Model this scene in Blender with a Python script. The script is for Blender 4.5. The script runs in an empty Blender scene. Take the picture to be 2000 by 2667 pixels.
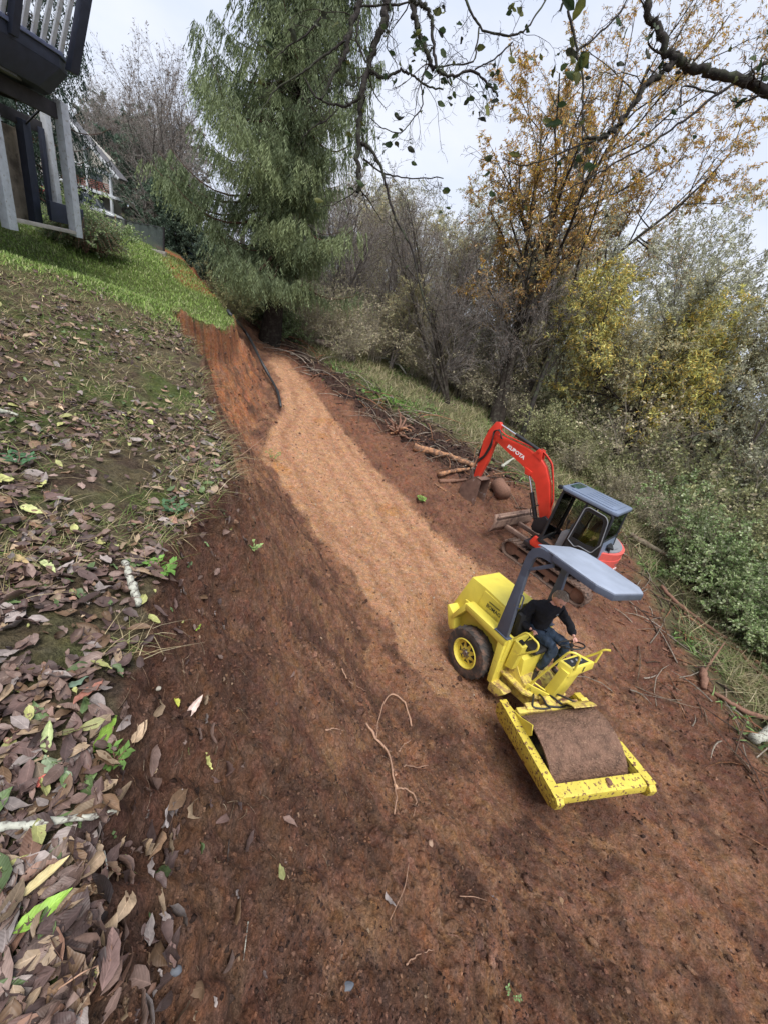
import bpy, bmesh, math, random
import numpy as np
from mathutils import Vector, Matrix
C = bpy.context.scene
col = C.collection
rng = np.random.default_rng(7)
random.seed(7)
# ------------------------------------------------------------------ camera
F_ = 1000.0
U = np.array([570., 1726., 1000.]); U /= np.linalg.norm(U)
_f = np.array([0, 0, -1.]); Fh = _f - (_f @ U) * U; Fh /= np.linalg.norm(Fh)
MC = np.array([np.cross(Fh, U), Fh, U])          # world = MC @ camera axes
CZ = 6.0
cd = bpy.data.cameras.new('camera'); cam = bpy.data.objects.new('camera', cd); col.objects.link(cam)
cd.sensor_fit = 'HORIZONTAL'; cd.sensor_width = 36; cd.lens = 18; cd.clip_start = 0.05; cd.clip_end = 3000
mw = Matrix([[*MC[0], 0], [*MC[1], 0], [*MC[2], CZ], [0, 0, 0, 1]]); cam.matrix_world = mw
C.camera = cam
# ------------------------------------------------------------------ sky, sun, exposure
w = bpy.data.worlds.new("World"); C.world = w; w.use_nodes = True
nt = w.node_tree; nt.nodes.clear()
N = nt.nodes.new; L = nt.links.new
SUN_EL, SUN_ROT = math.radians(70), math.radians(165)
sky = N('ShaderNodeTexSky'); sky.sky_type = 'NISHITA'; sky.sun_disc = False; sky.sun_elevation = SUN_EL; sky.sun_rotation = SUN_ROT
sky.dust_density = 2.0
sc = N('ShaderNodeVectorMath'); sc.operation = 'SCALE'; sc.inputs['Scale'].default_value = 0.11; L(sky.outputs[0], sc.inputs[0])
tc = N('ShaderNodeTexCoord'); mp = N('ShaderNodeMapping'); mp.inputs['Scale'].default_value = (1.2, 1.2, 3.0); L(tc.outputs['Generated'], mp.inputs[0])
nz = N('ShaderNodeTexNoise'); nz.inputs['Scale'].default_value = 1.6; nz.inputs['Detail'].default_value = 6; nz.inputs['Roughness'].default_value = .55; L(mp.outputs[0], nz.inputs[0])
rp = N('ShaderNodeValToRGB'); rp.color_ramp.elements[0].position = .30; rp.color_ramp.elements[0].color = (.45, .51, .65, 1)
rp.color_ramp.elements[1].position = .62; rp.color_ramp.elements[1].color = (.60, .62, .69, 1); L(nz.outputs[0], rp.inputs[0])
mx = N('ShaderNodeMixRGB'); mx.inputs[0].default_value = .88; L(sc.outputs[0], mx.inputs[1]); L(rp.outputs[0], mx.inputs[2])
bg = N('ShaderNodeBackground'); bg.inputs[1].default_value = 1.0; L(mx.outputs[0], bg.inputs[0])
ou = N('ShaderNodeOutputWorld'); L(bg.outputs[0], ou.inputs[0])
sl = bpy.data.lights.new('sun', 'SUN'); sl.energy = 2.4; sl.angle = math.radians(30); sl.color = (1, .97, .92)
so = bpy.data.objects.new('sun', sl); col.objects.link(so)
sdv = Vector((math.sin(SUN_ROT) * math.cos(SUN_EL), math.cos(SUN_ROT) * math.cos(SUN_EL), math.sin(SUN_EL)))
so.rotation_euler = sdv.to_track_quat('Z', 'Y').to_euler()
C.view_settings.view_transform = 'Standard'; C.view_settings.look = 'None'; C.view_settings.gamma = 1; C.view_settings.exposure = 0.72
C.cycles.max_bounces = 5; C.cycles.transparent_max_bounces = 8
# ------------------------------------------------------------------ helpers
def ray(px, py):
    return MC @ np.array([(px - 1000) / F_, (1333.5 - py) / F_, -1.])
def un(px, py, Z):
    return ray(px, py) * Z + np.array([0, 0, CZ])
def tag(o, label=None, cat=None, group=None, kind=None):
    if label: o['label'] = label
    if cat: o['category'] = cat
    if group: o['group'] = group
    if kind: o['kind'] = kind
    return o
def empty(name, loc=(0, 0, 0), R=None, label=None, cat=None, group=None):
    o = bpy.data.objects.new(name, None); col.objects.link(o); o.empty_display_size = .1
    if R is None: o.location = loc
    else:
        R = np.array(R); o.matrix_world = Matrix([[*R[0], loc[0]], [*R[1], loc[1]], [*R[2], loc[2]], [0, 0, 0, 1]])
    return tag(o, label, cat, group)
def mesh_np(name, V, Fq=None, Ft=None, mat=None, parent=None, colr=None, uv=None, smooth=True, mi=None):
    V = np.asarray(V, np.float32).reshape(-1, 3)
    loops = []; starts = []; tot = []
    n = 0
    for F, k in ((Fq, 4), (Ft, 3)):
        if F is None or len(F) == 0: continue
        F = np.asarray(F, np.int32).reshape(-1, k)
        loops.append(F.ravel()); starts.append(n + np.arange(len(F)) * k); n += F.size
        tot.append(np.full(len(F), k))
    lp = np.concatenate(loops); st = np.concatenate(starts); tt = np.concatenate(tot)
    me = bpy.data.meshes.new(name)
    me.vertices.add(len(V)); me.vertices.foreach_set('co', V.ravel())
    me.loops.add(len(lp)); me.loops.foreach_set('vertex_index', lp.astype(np.int32))
    me.polygons.add(len(st)); me.polygons.foreach_set('loop_start', st.astype(np.int32))
    try: me.polygons.foreach_set('loop_total', tt.astype(np.int32))
    except Exception: pass
    if mi is not None: me.polygons.foreach_set('material_index', np.asarray(mi, np.int32))
    me.update(calc_edges=True)
    if smooth: me.polygons.foreach_set('use_smooth', np.ones(len(st), bool))
    if colr is not None:
        a = me.color_attributes.new('Col', 'FLOAT_COLOR', 'POINT')
        c4 = np.ones((len(V), 4), np.float32); c4[:, :colr.shape[1]] = colr; a.data.foreach_set('color', c4.ravel())
    if uv is not None:
        u = me.uv_layers.new(name='UVMap'); u.data.foreach_set('uv', np.asarray(uv, np.float32)[lp].ravel())
    for m in (mat if isinstance(mat, (list, tuple)) else [mat]):
        if m is not None: me.materials.append(m)
    o = bpy.data.objects.new(name, me); col.objects.link(o)
    if parent is not None: o.parent = parent
    return o
# ------------------------------------------------------------------ noise (numpy)
_tab = rng.random((256, 256)).astype(np.float64) * 2 * np.pi
def pn(x, y):
    x = np.asarray(x, float); y = np.asarray(y, float)
    xi = np.floor(x).astype(int); yi = np.floor(y).astype(int); xf = x - xi; yf = y - yi
    def g(i, j, dx, dy):
        a = _tab[i & 255, j & 255]; return np.cos(a) * dx + np.sin(a) * dy
    u = xf * xf * xf * (xf * (xf * 6 - 15) + 10); v = yf * yf * yf * (yf * (yf * 6 - 15) + 10)
    a = g(xi, yi, xf, yf); b = g(xi + 1, yi, xf - 1, yf); c = g(xi, yi + 1, xf, yf - 1); d = g(xi + 1, yi + 1, xf - 1, yf - 1)
    return (a + (b - a) * u + (c - a) * v + (a - b - c + d) * u * v) * 1.5
def fbm(x, y, o=4, ga=.5):
    r = 0; a = 1.; t = 0
    for i in range(o):
        r = r + a * pn(x * 2 ** i + 17.3 * i, y * 2 ** i - 9.1 * i); t += a; a *= ga
    return r / t
def sst(a, b, x):
    t = np.clip((np.asarray(x, float) - a) / (b - a), 0, 1); return t * t * (3 - 2 * t)
_jit = rng.random((256, 256, 3))
def lumps(x, y):
    """rounded clods on a jittered grid: returns 0..1 dome height"""
    xi = np.floor(x).astype(int); yi = np.floor(y).astype(int); best = np.zeros(np.shape(x))
    for i in (-1, 0, 1):
        for j in (-1, 0, 1):
            J = _jit[(xi + i) & 255, (yi + j) & 255]
            dx = x - (xi + i + J[..., 0]); dy = y - (yi + j + J[..., 1]); r = .18 + .55 * J[..., 2] ** 2
            h = np.sqrt(np.maximum(0, 1 - (dx * dx + dy * dy) / (r * r))) * r
            best = np.maximum(best, h)
    return best
# ------------------------------------------------------------------ terrain: s runs along the cut track (away), d downhill across it
def SD(x, y): return -.72 * x + .694 * y, .694 * x + .72 * y
def XY(s, d): return -.72 * s + .694 * d, .694 * s + .72 * d
#      s    up_z  lip_d lip_z  toe_d toe_z out_d out_z  edge_d edge_z
ST = np.array([
 [-30, 7.0, -6.0, 6.0, 2.0, 2.6, 6.0, 2.4, 10., 2.0],
 [-8., 7.0, -3.0, 5.0, 3.0, 1.7, 6.6, 1.35, 9.0, 1.1],
 [-2.4, 6.8, -1.2, 4.6, 4.1, .95, 6.7, .80, 9.0, .85],
 [0., 6.7, -.16, 4.46, 3.6, .72, 8.6, .50, 11., .90],
 [1.1, 6.7, .01, 4.37, 3.5, .45, 8.6, .50, 12.2, 1.05],
 [2., 6.7, .47, 4.25, 3.6, .34, 8.3, .55, 13.3, 1.20],
 [2.9, 6.7, .94, 4.17, 3.9, .36, 8.1, .58, 13.4, 1.25],
 [4., 6.8, 1.37, 4.09, 4.2, .50, 7.9, .62, 13.2, 1.4],
 [6.4, 6.9, 1.88, 4.19, 4.2, .80, 7.65, .95, 12.6, 1.6],
 [8.2, 6.4, 2.02, 4.33, 4.2, 1.1, 7.55, 1.2, 12.3, 1.7],
 [9.8, 5.7, 2.10, 4.46, 4.1, 1.45, 7.6, 1.45, 12.0, 1.85],
 [11.2, 5.35, 3.10, 4.08, 5.0, 1.60, 7.7, 1.6, 11.8, 1.9],
 [12.2, 5.3, 4.0, 3.72, 5.55, 1.75, 7.8, 1.75, 11.5, 1.95],
 [14.3, 5.3, 5.1, 3.72, 6.3, 2.0, 8.0, 2.0, 10.8, 2.05],
 [16.5, 5.4, 4.9, 4.2, 7.0, 2.15, 8.2, 2.15, 10.0, 2.2],
 [19., 5.5, 5.0, 4.4, 8.1, 2.35, 8.8, 2.35, 9.6, 2.4],
 [26., 5.2, 6.0, 4.6, 9.6, 2.7, 10.5, 2.7, 11.5, 2.7],
 [40., 5.0, 7.0, 4.6, 14., 3.2, 16., 3.2, 18., 3.2],
 [80., 7., 10., 5.5, 30., 4., 32., 4., 34., 4.]])
STEEP = np.array([[-30, .1], [0, .06], [5, .06], [8, .12], [9.5, .3], [13, .34], [15, .25], [20, .1], [80, 0]])
def smoothi(s, xs, ys):
    r = 0
    for o, wt in ((-.5, .2), (0, .6), (.5, .2)): r = r + wt * np.interp(s + o, xs, ys)
    return r
def prof(s):
    return [smoothi(s, ST[:, 0], ST[:, k]) for k in range(1, 10)]
def Hbase(x, y):
    s, d = SD(x, y)
    wob = .15 * pn(s * 1.3, 3.3) + .09 * pn(s * 3.7, 7.7) + .05 * pn(s * 9.1, 2.2)
    upz, ld, lz, td, tz, od, oz, ed, ez = prof(s)
    ld = ld + wob * sst(8, .5, np.abs(s - 4)) ; td = td + .18 * pn(s * .9, 11.)
    st = np.interp(s, STEEP[:, 0], STEEP[:, 1])
    lzu = lz + .10 * (ld + 1.2)                     # gentle rise above the lip
    k1d = ld - 1.6; k1z = lz + .26
    k0z = upz
    b1d = ld + .10 + .12 * (td - ld) * (1 - 1.2 * st); b1z = lz - (lz - tz) * (.06 + .10 + st * .9)
    b2d = ld + .62 * (td - ld); b2z = lz - (lz - tz) * (.64 + st * .45)
    D = [np.full_like(s, -300.), np.full_like(s, -14.), k1d, ld, b1d, b2d, td, od, ed, ed + 6, np.full_like(s, 300.)]
    Zk = [k0z + 14., k0z, k1z, lz, b1z, b2z, tz, oz, ez, ez + .1, ez + 2.]
    z = np.array(Zk[0], float) * np.ones_like(s)
    for i in range(len(D) - 1):
        t = np.clip((d - D[i]) / np.maximum(D[i + 1] - D[i], 1e-3), 0, 1)
        if i in (5, 6): t = t * .5 + .5 * t * t * (3 - 2 * t)
        z = np.where(d >= D[i], Zk[i] + (Zk[i + 1] - Zk[i]) * t, z)
    return z, s, d, (ld, td, od, ed, b1d)
# ------------------------------------------------------------------ machine poses (rotation columns = forward, left, up)
RA, TA = np.array([[.61, .7874, -.0885], [-.7798, .6164, .1092], [.1405, .0024, .9901]]), np.array([2.867, 5.724, .274])
RB, TB = np.array([[.2769, .9342, -.2249], [-.9521, .2983, .067], [.1297, .1955, .9721]]), np.array([3.84, 3.786, .575])
RT, TT = np.array([[-.7178, -.6962, -.0102], [.6951, -.7174, .0463], [-.0396, .0261, .9989]]), np.array([4.917, 9.159, .848])
RC = np.array([[-.7644, -.6446, -.0102], [.6436, -.764, .0463], [-.0377, .0288, .9989]])
PADS = [(RA, TA, .0, (0, 0), 1.0, 1.1), (RB, TB, -.12, (0, 0), .8, 1.0), (RT, TT, .02, (0, 0), 1.6, 1.5)]
def pads(x, y, z):
    ws = 0; wm = 0
    for R, T, off, c, r0, r1 in PADS:
        o = T + R[:, 2] * off; n = R[:, 2]
        zp = o[2] - (n[0] * (x - o[0]) + n[1] * (y - o[1])) / n[2]
        r = np.hypot(x - o[0], y - o[1]); w = 1 - sst(r0, r0 + r1, r)
        z = z * (1 - w) + zp * w; wm = np.maximum(wm, w)
    return z, wm
def ruts(s, d, td, od):
    """two wheel ruts with lug pattern along the compacted track"""
    h = 0; m = 0
    for off, a in ((.95, 1.), (1.75, .7), (2.45, .9), (2.95, 1.)):
        c = td + off + .22 * np.sin(s * .55 + off) + .15 * pn(s * .5, off)
        q = np.abs(d - c); g = np.exp(-(q / .13) ** 2) * sst(2.6, 4.2, s) * (1 - sst(13, 17, s)) * a
        lug = np.sin((s * 1. + np.abs(d - c) * .9) * 2 * np.pi / .19)
        h = h - g * (.028 + .010 * np.clip(lug * 1.6, -1, 1)); m = np.maximum(m, g)
    return h, m
def masks(s, d, K):
    ld, td, od, ed, b1 = K
    wv = .25 * fbm(s * 1.1, d * 1.1, 3); wv2 = .3 * fbm(s * 2.3 + 40, d * 2.3, 3)
    dirt = sst(-.04, .04, d - ld)
    tin = td + np.interp(s, [-3, 1, 4, 5.2, 6.2, 8, 20], [1.4, 1.2, .5, .35, .25, .1, .1]) + .5 * sst(8.6, 10.5, s) * (1 - .4 * sst(14, 17, s)) + wv
    comp = sst(-.10, .10, d - tin) * (1 - sst(-.15, .15, d - od - wv2 * .8)) * sst(-.3, 3.6, s + 3 * wv) * (1 - sst(15, 18, s))
    brush = sst(-.5, .5, d - ed + wv2 * 2.4)
    mulch = sst(-.3, .4, d - (od + np.interp(s, [4, 8, 11, 15, 20], [3.2, 2.4, 1.5, .5, .1])) + wv2 * 1.6) * (1 - brush) * sst(5.5, 8, s)
    lawn = (1 - dirt) * sst(8.3, 9.6, s + .9 * (d - ld + 1.4) * .25 + wv * 2.) * (1 - sst(0, 1, d - ld + .0) * 0)
    return dirt, comp, brush, mulch, lawn
def H(x, y, det=True):
    x = np.asarray(x, float); y = np.asarray(y, float)
    z, s, d, K = Hbase(x, y)
    dirt, comp, brush, mulch, lawn = masks(s, d, K)
    far = 1 - sst(18, 40, np.hypot(x, y))
    bank = dirt * (1 - sst(-.2, .3, d - K[1]))
    z = z + far * bank * ((.20 + .16 * sst(7, 9, s)) * fbm(s * .8, d * .5, 2) + .15 * fbm(s * 2.2, d * .9, 4, .55))
    z = z + far * (1 - dirt) * (.035 * fbm(x * 1.5, y * 1.5, 3))
    z = z + brush * .12 * fbm(x * .5, y * .5, 3)
    # small lip of overhanging turf
    z = z + .05 * np.exp(-((d - K[0]) / .12) ** 2) * far * pn(s * 5, 1.)
    z, wp = pads(x, y, z)
    if det:
        rgh = dirt * (1 - brush) * (1 - .8 * comp) * (1 - .75 * wp)
        # gullies and clods
        z = z + rgh * far * (.10 * fbm(s * 2.6, d * 1.7, 3) + .075 * fbm(x * 6, y * 6, 5, .62) + .03 * (lumps(x * 4.1, y * 4.1) - .12) * sst(-.1, .3, pn(x * .7, y * .7)) * 2)
        z = z + rgh * far * (.085 * lumps(x * 9.3, y * 9.3) * sst(-.1, .4, fbm(x * 1.1 + 9, y * 1.1, 2) + .15) + .040 * lumps(x * 23., y * 23.) + .014 * lumps(x * 55., y * 55.))
        z = z + dirt * comp * far * (.010 * fbm(x * 6, y * 6, 3) + .008 * lumps(x * 25., y * 25.))
        z = z + mulch * far * (.28 * lumps(x * 2.1, y * 2.1) + .10 * lumps(x * 4.7, y * 4.7) + .05 * lumps(x * 9, y * 9))
        h, m = ruts(s, d, K[1], K[2]); z = z + h * dirt
        z = z - .035 * (1 - wp * 0) * dirt * (1 - sst(0, .5, np.abs(d - (K[1] + .55 + .05 * pn(s * 2, 5.))))) * np.exp(-((s - 2.2) / 1.8) ** 2)
        z = z + (1 - dirt) * far * .03 * fbm(x * 7, y * 7, 2)
    return z
def hz(x, y):
    r = H(np.array([x], float), np.array([y], float)); return float(r[0])
def hit(px, py, dmin=.5, dmax=60):
    """march the view ray of a photo pixel to the ground: gives the real place of a thing lying there"""
    r = ray(px, py); t = np.exp(np.linspace(math.log(dmin), math.log(dmax), 700))
    P = r[None, :] * t[:, None] + [0, 0, CZ]; g = H(P[:, 0], P[:, 1]); b = np.where(P[:, 2] < g)[0]
    k = b[0] if len(b) else len(t) - 1
    if k == 0: return P[0]
    a0 = P[k - 1, 2] - g[k - 1]; a1 = g[k] - P[k, 2]; q = a0 / (a0 + a1 + 1e-9)
    return P[k - 1] * (1 - q) + P[k] * q
def nrm(x, y, e=.06):
    zx = (H(np.asarray(x) + e, y, False) - H(np.asarray(x) - e, y, False)) / (2 * e); zy = (H(x, np.asarray(y) + e, False) - H(x, np.asarray(y) - e, False)) / (2 * e)
    n = np.stack([-zx, -zy, np.ones_like(zx)], -1); return n / np.linalg.norm(n, axis=-1, keepdims=True)
# ------------------------------------------------------------------ materials
def nodes(name):
    m = bpy.data.materials.new(name); m.use_nodes = True; t = m.node_tree; b = t.nodes['Principled BSDF']; return m, t, b
def mat(name, c, rough=.6, metal=0., var=.12, scale=6., bump=.0, bscale=40., c2=None, c2pos=(.5, .65), c2scale=9., spec=None, coat=0, alpha=None, detail=5, bdist=.01):
    """painted / organic surface: base colour with noise variation, an optional second colour in patches (rust, dirt) and a bump"""
    m, t, b = nodes(name); n = t.nodes.new; l = t.links.new
    co = n('ShaderNodeTexCoord'); no = n('ShaderNodeTexNoise'); no.inputs['Scale'].default_value = scale; no.inputs['Detail'].default_value = detail; l(co.outputs['Object'], no.inputs[0])
    r = n('ShaderNodeValToRGB'); r.color_ramp.elements[0].position = .3; r.color_ramp.elements[1].position = .7
    r.color_ramp.elements[0].color = (*[v * (1 - var) for v in c], 1); r.color_ramp.elements[1].color = (*[min(1, v * (1 + var)) for v in c], 1); l(no.outputs[0], r.inputs[0]); out = r.outputs[0]
    if c2 is not None:
        n2 = n('ShaderNodeTexNoise'); n2.inputs['Scale'].default_value = c2scale; n2.inputs['Detail'].default_value = 9; n2.inputs['Roughness'].default_value = .65; l(co.outputs['Object'], n2.inputs[0])
        r2 = n('ShaderNodeValToRGB'); r2.color_ramp.elements[0].position = c2pos[0]; r2.color_ramp.elements[1].position = c2pos[1]; r2.color_ramp.elements[0].color = (0, 0, 0, 1); r2.color_ramp.elements[1].color = (1, 1, 1, 1); l(n2.outputs[0], r2.inputs[0])
        mm = n('ShaderNodeMixRGB'); l(r2.outputs[0], mm.inputs[0]); l(out, mm.inputs[1]); mm.inputs[2].default_value = (*c2, 1); out = mm.outputs[0]
        mr = n('ShaderNodeMapRange'); l(r2.outputs[0], mr.inputs[0]); mr.inputs[3].default_value = rough; mr.inputs[4].default_value = .9; l(mr.outputs[0], b.inputs['Roughness'])
    l(out, b.inputs['Base Color'])
    if c2 is None: b.inputs['Roughness'].default_value = rough
    b.inputs['Metallic'].default_value = metal; b.inputs['Coat Weight'].default_value = coat
    if spec is not None: b.inputs['Specular IOR Level'].default_value = spec
    if alpha is not None: b.inputs['Alpha'].default_value = alpha
    if bump:
        n3 = n('ShaderNodeTexNoise'); n3.inputs['Scale'].default_value = bscale; n3.inputs['Detail'].default_value = 6; l(co.outputs['Object'], n3.inputs[0])
        bu = n('ShaderNodeBump'); bu.inputs['Strength'].default_value = bump; bu.inputs['Distance'].default_value = bdist; l(n3.outputs[0], bu.inputs['Height']); l(bu.outputs[0], b.inputs['Normal'])
    return m
def leafmat(name, rough=.55, trans=.25, var=.25):
    """leaves: colour stored per leaf in the mesh, light passing through"""
    m, t, b = nodes(name); n = t.nodes.new; l = t.links.new
    a = n('ShaderNodeVertexColor'); a.layer_name = 'Col'
    co = n('ShaderNodeTexCoord'); no = n('ShaderNodeTexNoise'); no.inputs['Scale'].default_value = 30; l(co.outputs['Object'], no.inputs[0])
    hs = n('ShaderNodeHueSaturation'); l(a.outputs[0], hs.inputs['Color']); mr = n('ShaderNodeMapRange'); mr.inputs[1].default_value = .3; mr.inputs[2].default_value = .7; mr.inputs[3].default_value = 1 - var; mr.inputs[4].default_value = 1 + var; l(no.outputs[0], mr.inputs[0]); l(mr.outputs[0], hs.inputs['Value'])
    l(hs.outputs[0], b.inputs['Base Color']); b.inputs['Roughness'].default_value = rough; b.inputs['Specular IOR Level'].default_value = .3
    tr = n('ShaderNodeBsdfTranslucent'); l(hs.outputs[0], tr.inputs[0]); ms = n('ShaderNodeMixShader'); ms.inputs[0].default_value = trans
    o = t.nodes['Material Output']; l(b.outputs[0], ms.inputs[1]); l(tr.outputs[0], ms.inputs[2]); l(ms.outputs[0], o.inputs[0]); return m
def groundmat():
    m, t, b = nodes('soil_and_turf'); n = t.nodes.new; l = t.links.new
    a = n('ShaderNodeVertexColor'); a.layer_name = 'Col'
    co = n('ShaderNodeTexCoord'); ge = n('ShaderNodeNewGeometry')
    def noise(s, d=6, r=.6):
        x = n('ShaderNodeTexNoise'); x.inputs['Scale'].default_value = s; x.inputs['Detail'].default_value = d; x.inputs['Roughness'].default_value = r; l(co.outputs['Object'], x.inputs[0]); return x.outputs[0]
    def mr(x, a0, a1, b0, b1):
        q = n('ShaderNodeMapRange'); q.inputs[1].default_value = a0; q.inputs[2].default_value = a1; q.inputs[3].default_value = b0; q.inputs[4].default_value = b1; l(x, q.inputs[0]); return q.outputs[0]
    def mul(x, y):
        q = n('ShaderNodeMath'); q.operation = 'MULTIPLY'; l(x, q.inputs[0]); l(y, q.inputs[1]); return q.outputs[0]
    v = mul(mul(mr(noise(9), .3, .7, .72, 1.28), mr(noise(45), .3, .7, .55, 1.45)), mr(noise(150, 3), .3, .7, .70, 1.30))
    hs = n('ShaderNodeHueSaturation'); l(a.outputs[0], hs.inputs['Color']); l(v, hs.inputs['Value']); l(mr(noise(5), .3, .7, .488, .512), hs.inputs['Hue']); l(mr(noise(14), .3, .7, .85, 1.15), hs.inputs['Saturation'])
    # pale grit and chips
    vo = n('ShaderNodeTexVoronoi'); vo.inputs['Scale'].default_value = 42; l(co.outputs['Object'], vo.inputs[0])
    g1 = mr(vo.outputs['Distance'], .10, .16, 1, 0); sep = n('ShaderNodeSeparateColor'); l(vo.outputs['Color'], sep.inputs[0]); g2 = mr(sep.outputs[0], .86, .9, 0, 1); g = mul(mul(g1, g2), mr(a.outputs['Alpha'], 0, 1, 0, .75))
    mx = n('ShaderNodeMixRGB'); l(g, mx.inputs[0]); l(hs.outputs[0], mx.inputs[1]); mx.inputs[2].default_value = (.42, .27, .17, 1)
    l(mx.outputs[0], b.inputs['Base Color']); b.inputs['Roughness'].default_value = .92; b.inputs['Specular IOR Level'].default_value = .15
    bu = n('ShaderNodeBump'); bu.inputs['Strength'].default_value = 1.; bu.inputs['Distance'].default_value = .05
    a0 = n('ShaderNodeMath'); a0.operation = 'ADD'; l(noise(28, 8, .7), a0.inputs[0]); l(mr(noise(9, 8, .75), 0, 1, 0, 2.2), a0.inputs[1]); ad = n('ShaderNodeMath'); ad.operation = 'ADD'; l(a0.outputs[0], ad.inputs[0]); l(mul(noise(110, 4), mr(noise(9), 0, 1, .5, .5)), ad.inputs[1]); l(ad.outputs[0], bu.inputs['Height']); l(bu.outputs[0], b.inputs['Normal'])
    return m
M_ground = groundmat()
# ------------------------------------------------------------------ ground sheet (polar grid round the viewer's side of the slope, fine where the photo looks)
def build_ground():
    rr = [0.]; r = .25
    while r < 3.0: rr.append(r); r += max(.012, r * .0065)
    while r < 14: rr.append(r); r *= 1.0062
    while r < 45: rr.append(r); r *= 1.011
    while r < 900: rr.append(r); r *= 1.13
    rr = np.array(rr)
    fine = np.radians(np.linspace(-72, 84, 1050)); coarse = np.radians(np.linspace(84, 288, 70))[1:-1]
    th = np.concatenate([fine, coarse]); nt_, nr = len(th), len(rr)
    X = rr[:, None] * np.sin(th)[None]; Y = -.35 + rr[:, None] * np.cos(th)[None]
    x, y = X.ravel(), Y.ravel(); z, s, d, K = Hbase(x, y); z = H(x, y)
    dirt, comp, brush, mulch, lawn = masks(s, d, K)
    def lerp(c, n_, m): return c * (1 - m[:, None]) + np.array(n_) * m[:, None]
    n1 = fbm(x * 1.2, y * 1.2, 4); n2 = fbm(x * 4 + 50, y * 4, 3); n3 = fbm(s * .6, d * 3.0 + 8, 3)
    c = np.tile(np.array([.160, .130, .075]), (len(x), 1))
    c = lerp(c, (.115, .080, .055), sst(-.1, .35, n2))
    c = lerp(c, (.090, .150, .030), sst(-.05, .35, n1) * .6)
    c = lerp(c, (.12, .15, .045), lawn)
    c = lerp(c, (.310, .160, .098), dirt); n4 = fbm(x * 2.2 + 9, y * 2.2, 4, .65)
    td, ld, od = K[1], K[0], K[2]
    c = lerp(c, (.130, .068, .050), dirt * sst(-.12, .25, n1) * .7); c = lerp(c, (.45, .245, .135), dirt * sst(.05, .35, n4) * .55); c = lerp(c, (.105, .058, .042), dirt * sst(.05, .3, -n4) * .55)
    c = lerp(c, (.38, .19, .105), dirt * sst(.05, .45, n3) * .6)
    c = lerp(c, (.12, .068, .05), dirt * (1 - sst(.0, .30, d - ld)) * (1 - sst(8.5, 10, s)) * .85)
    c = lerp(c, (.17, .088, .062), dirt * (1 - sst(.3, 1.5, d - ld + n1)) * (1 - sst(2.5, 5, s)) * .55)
    bank = dirt * (1 - sst(-.5, .2, d - td))
    c = lerp(c, (.46, .19, .09), bank * sst(7.5, 9, s) * (1 - sst(14, 17, s)) * sst(-.25, .2, n2) * .85)
    c = lerp(c, (.57, .315, .18), comp * .95)
    c = lerp(c, (.52, .24, .09), comp * sst(.32, .5, fbm(x * .9 + 31, y * .9, 2)) * .6)
    outr = dirt * sst(0, .3, d - od) * (1 - brush)
    c = lerp(c, (.19, .090, .060), outr * .6)
    c = lerp(c, (.290, .125, .070), outr * sst(5, 8, s) * sst(-.2, .3, n2) * (1 - sst(.6, 1.6, d - od)) * .8)
    c = lerp(c, (.050, .030, .026), mulch * .9)
    c = lerp(c, (.155, .145, .075), brush); c = lerp(c, (.085, .080, .045), brush * sst(-.1, .3, n1) * .7)
    gp = np.exp(-((s - 13.2) / 1.6) ** 2 - ((d - 11.6) / .9) ** 2)
    c = lerp(c, (.12, .24, .04), np.clip(gp * 1.6, 0, 1) * sst(-.3, .1, n2))
    ml = sst(1.0, 2.6, s) * 0
    far = sst(22, 30, np.hypot(x, y)); c = lerp(c, (.09, .10, .05), far)
    # orange strip of fill beyond the fence
    rh, rm = ruts(s, d, td, od); lugm = .5 + .5 * np.sin((s + np.abs(d - td) * .9) * 2 * np.pi / .19); c = lerp(c, (.30, .145, .085), dirt * comp * np.clip(rm * (.85 + .15 * lugm), 0, 1) * .5)
    c = lerp(c, (.36, .18, .105), comp * sst(.1, .45, fbm(s * .7, d * 1.6 + 30, 3)) * .35)
    fs = sst(15.6, 16.6, s) * (1 - sst(24, 26, s)) * sst(-1.3, -1.0, d - ld) * (1 - sst(.6, 1.0, d - ld)); c = lerp(c, (.36, .13, .06), fs * .9)
    alpha = np.clip(dirt * (1 - brush) + .2, 0, 1)
    V = np.stack([x, y, z], 1)
    i = np.arange(nr - 1)[:, None]; j = np.arange(nt_)[None]; jn = (j + 1) % nt_
    Q = np.stack([i * nt_ + j, (i + 1) * nt_ + j, (i + 1) * nt_ + jn, i * nt_ + jn], -1).reshape(-1, 4)[:, ::-1]
    Q = Q[nt_:]  # replace the centre fan by triangles
    V = np.vstack([V[:1], V[nt_:]]); c = np.vstack([c[:1], c[nt_:]]); alpha = np.concatenate([alpha[:1], alpha[nt_:]])
    Q = Q - (nt_ - 1)
    k = np.arange(nt_); T = np.stack([np.zeros(nt_, int), 1 + (k + 1) % nt_, 1 + k], -1)
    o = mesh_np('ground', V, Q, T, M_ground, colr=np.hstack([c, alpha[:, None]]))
    tag(o, kind='structure'); return o
build_ground()
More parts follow.
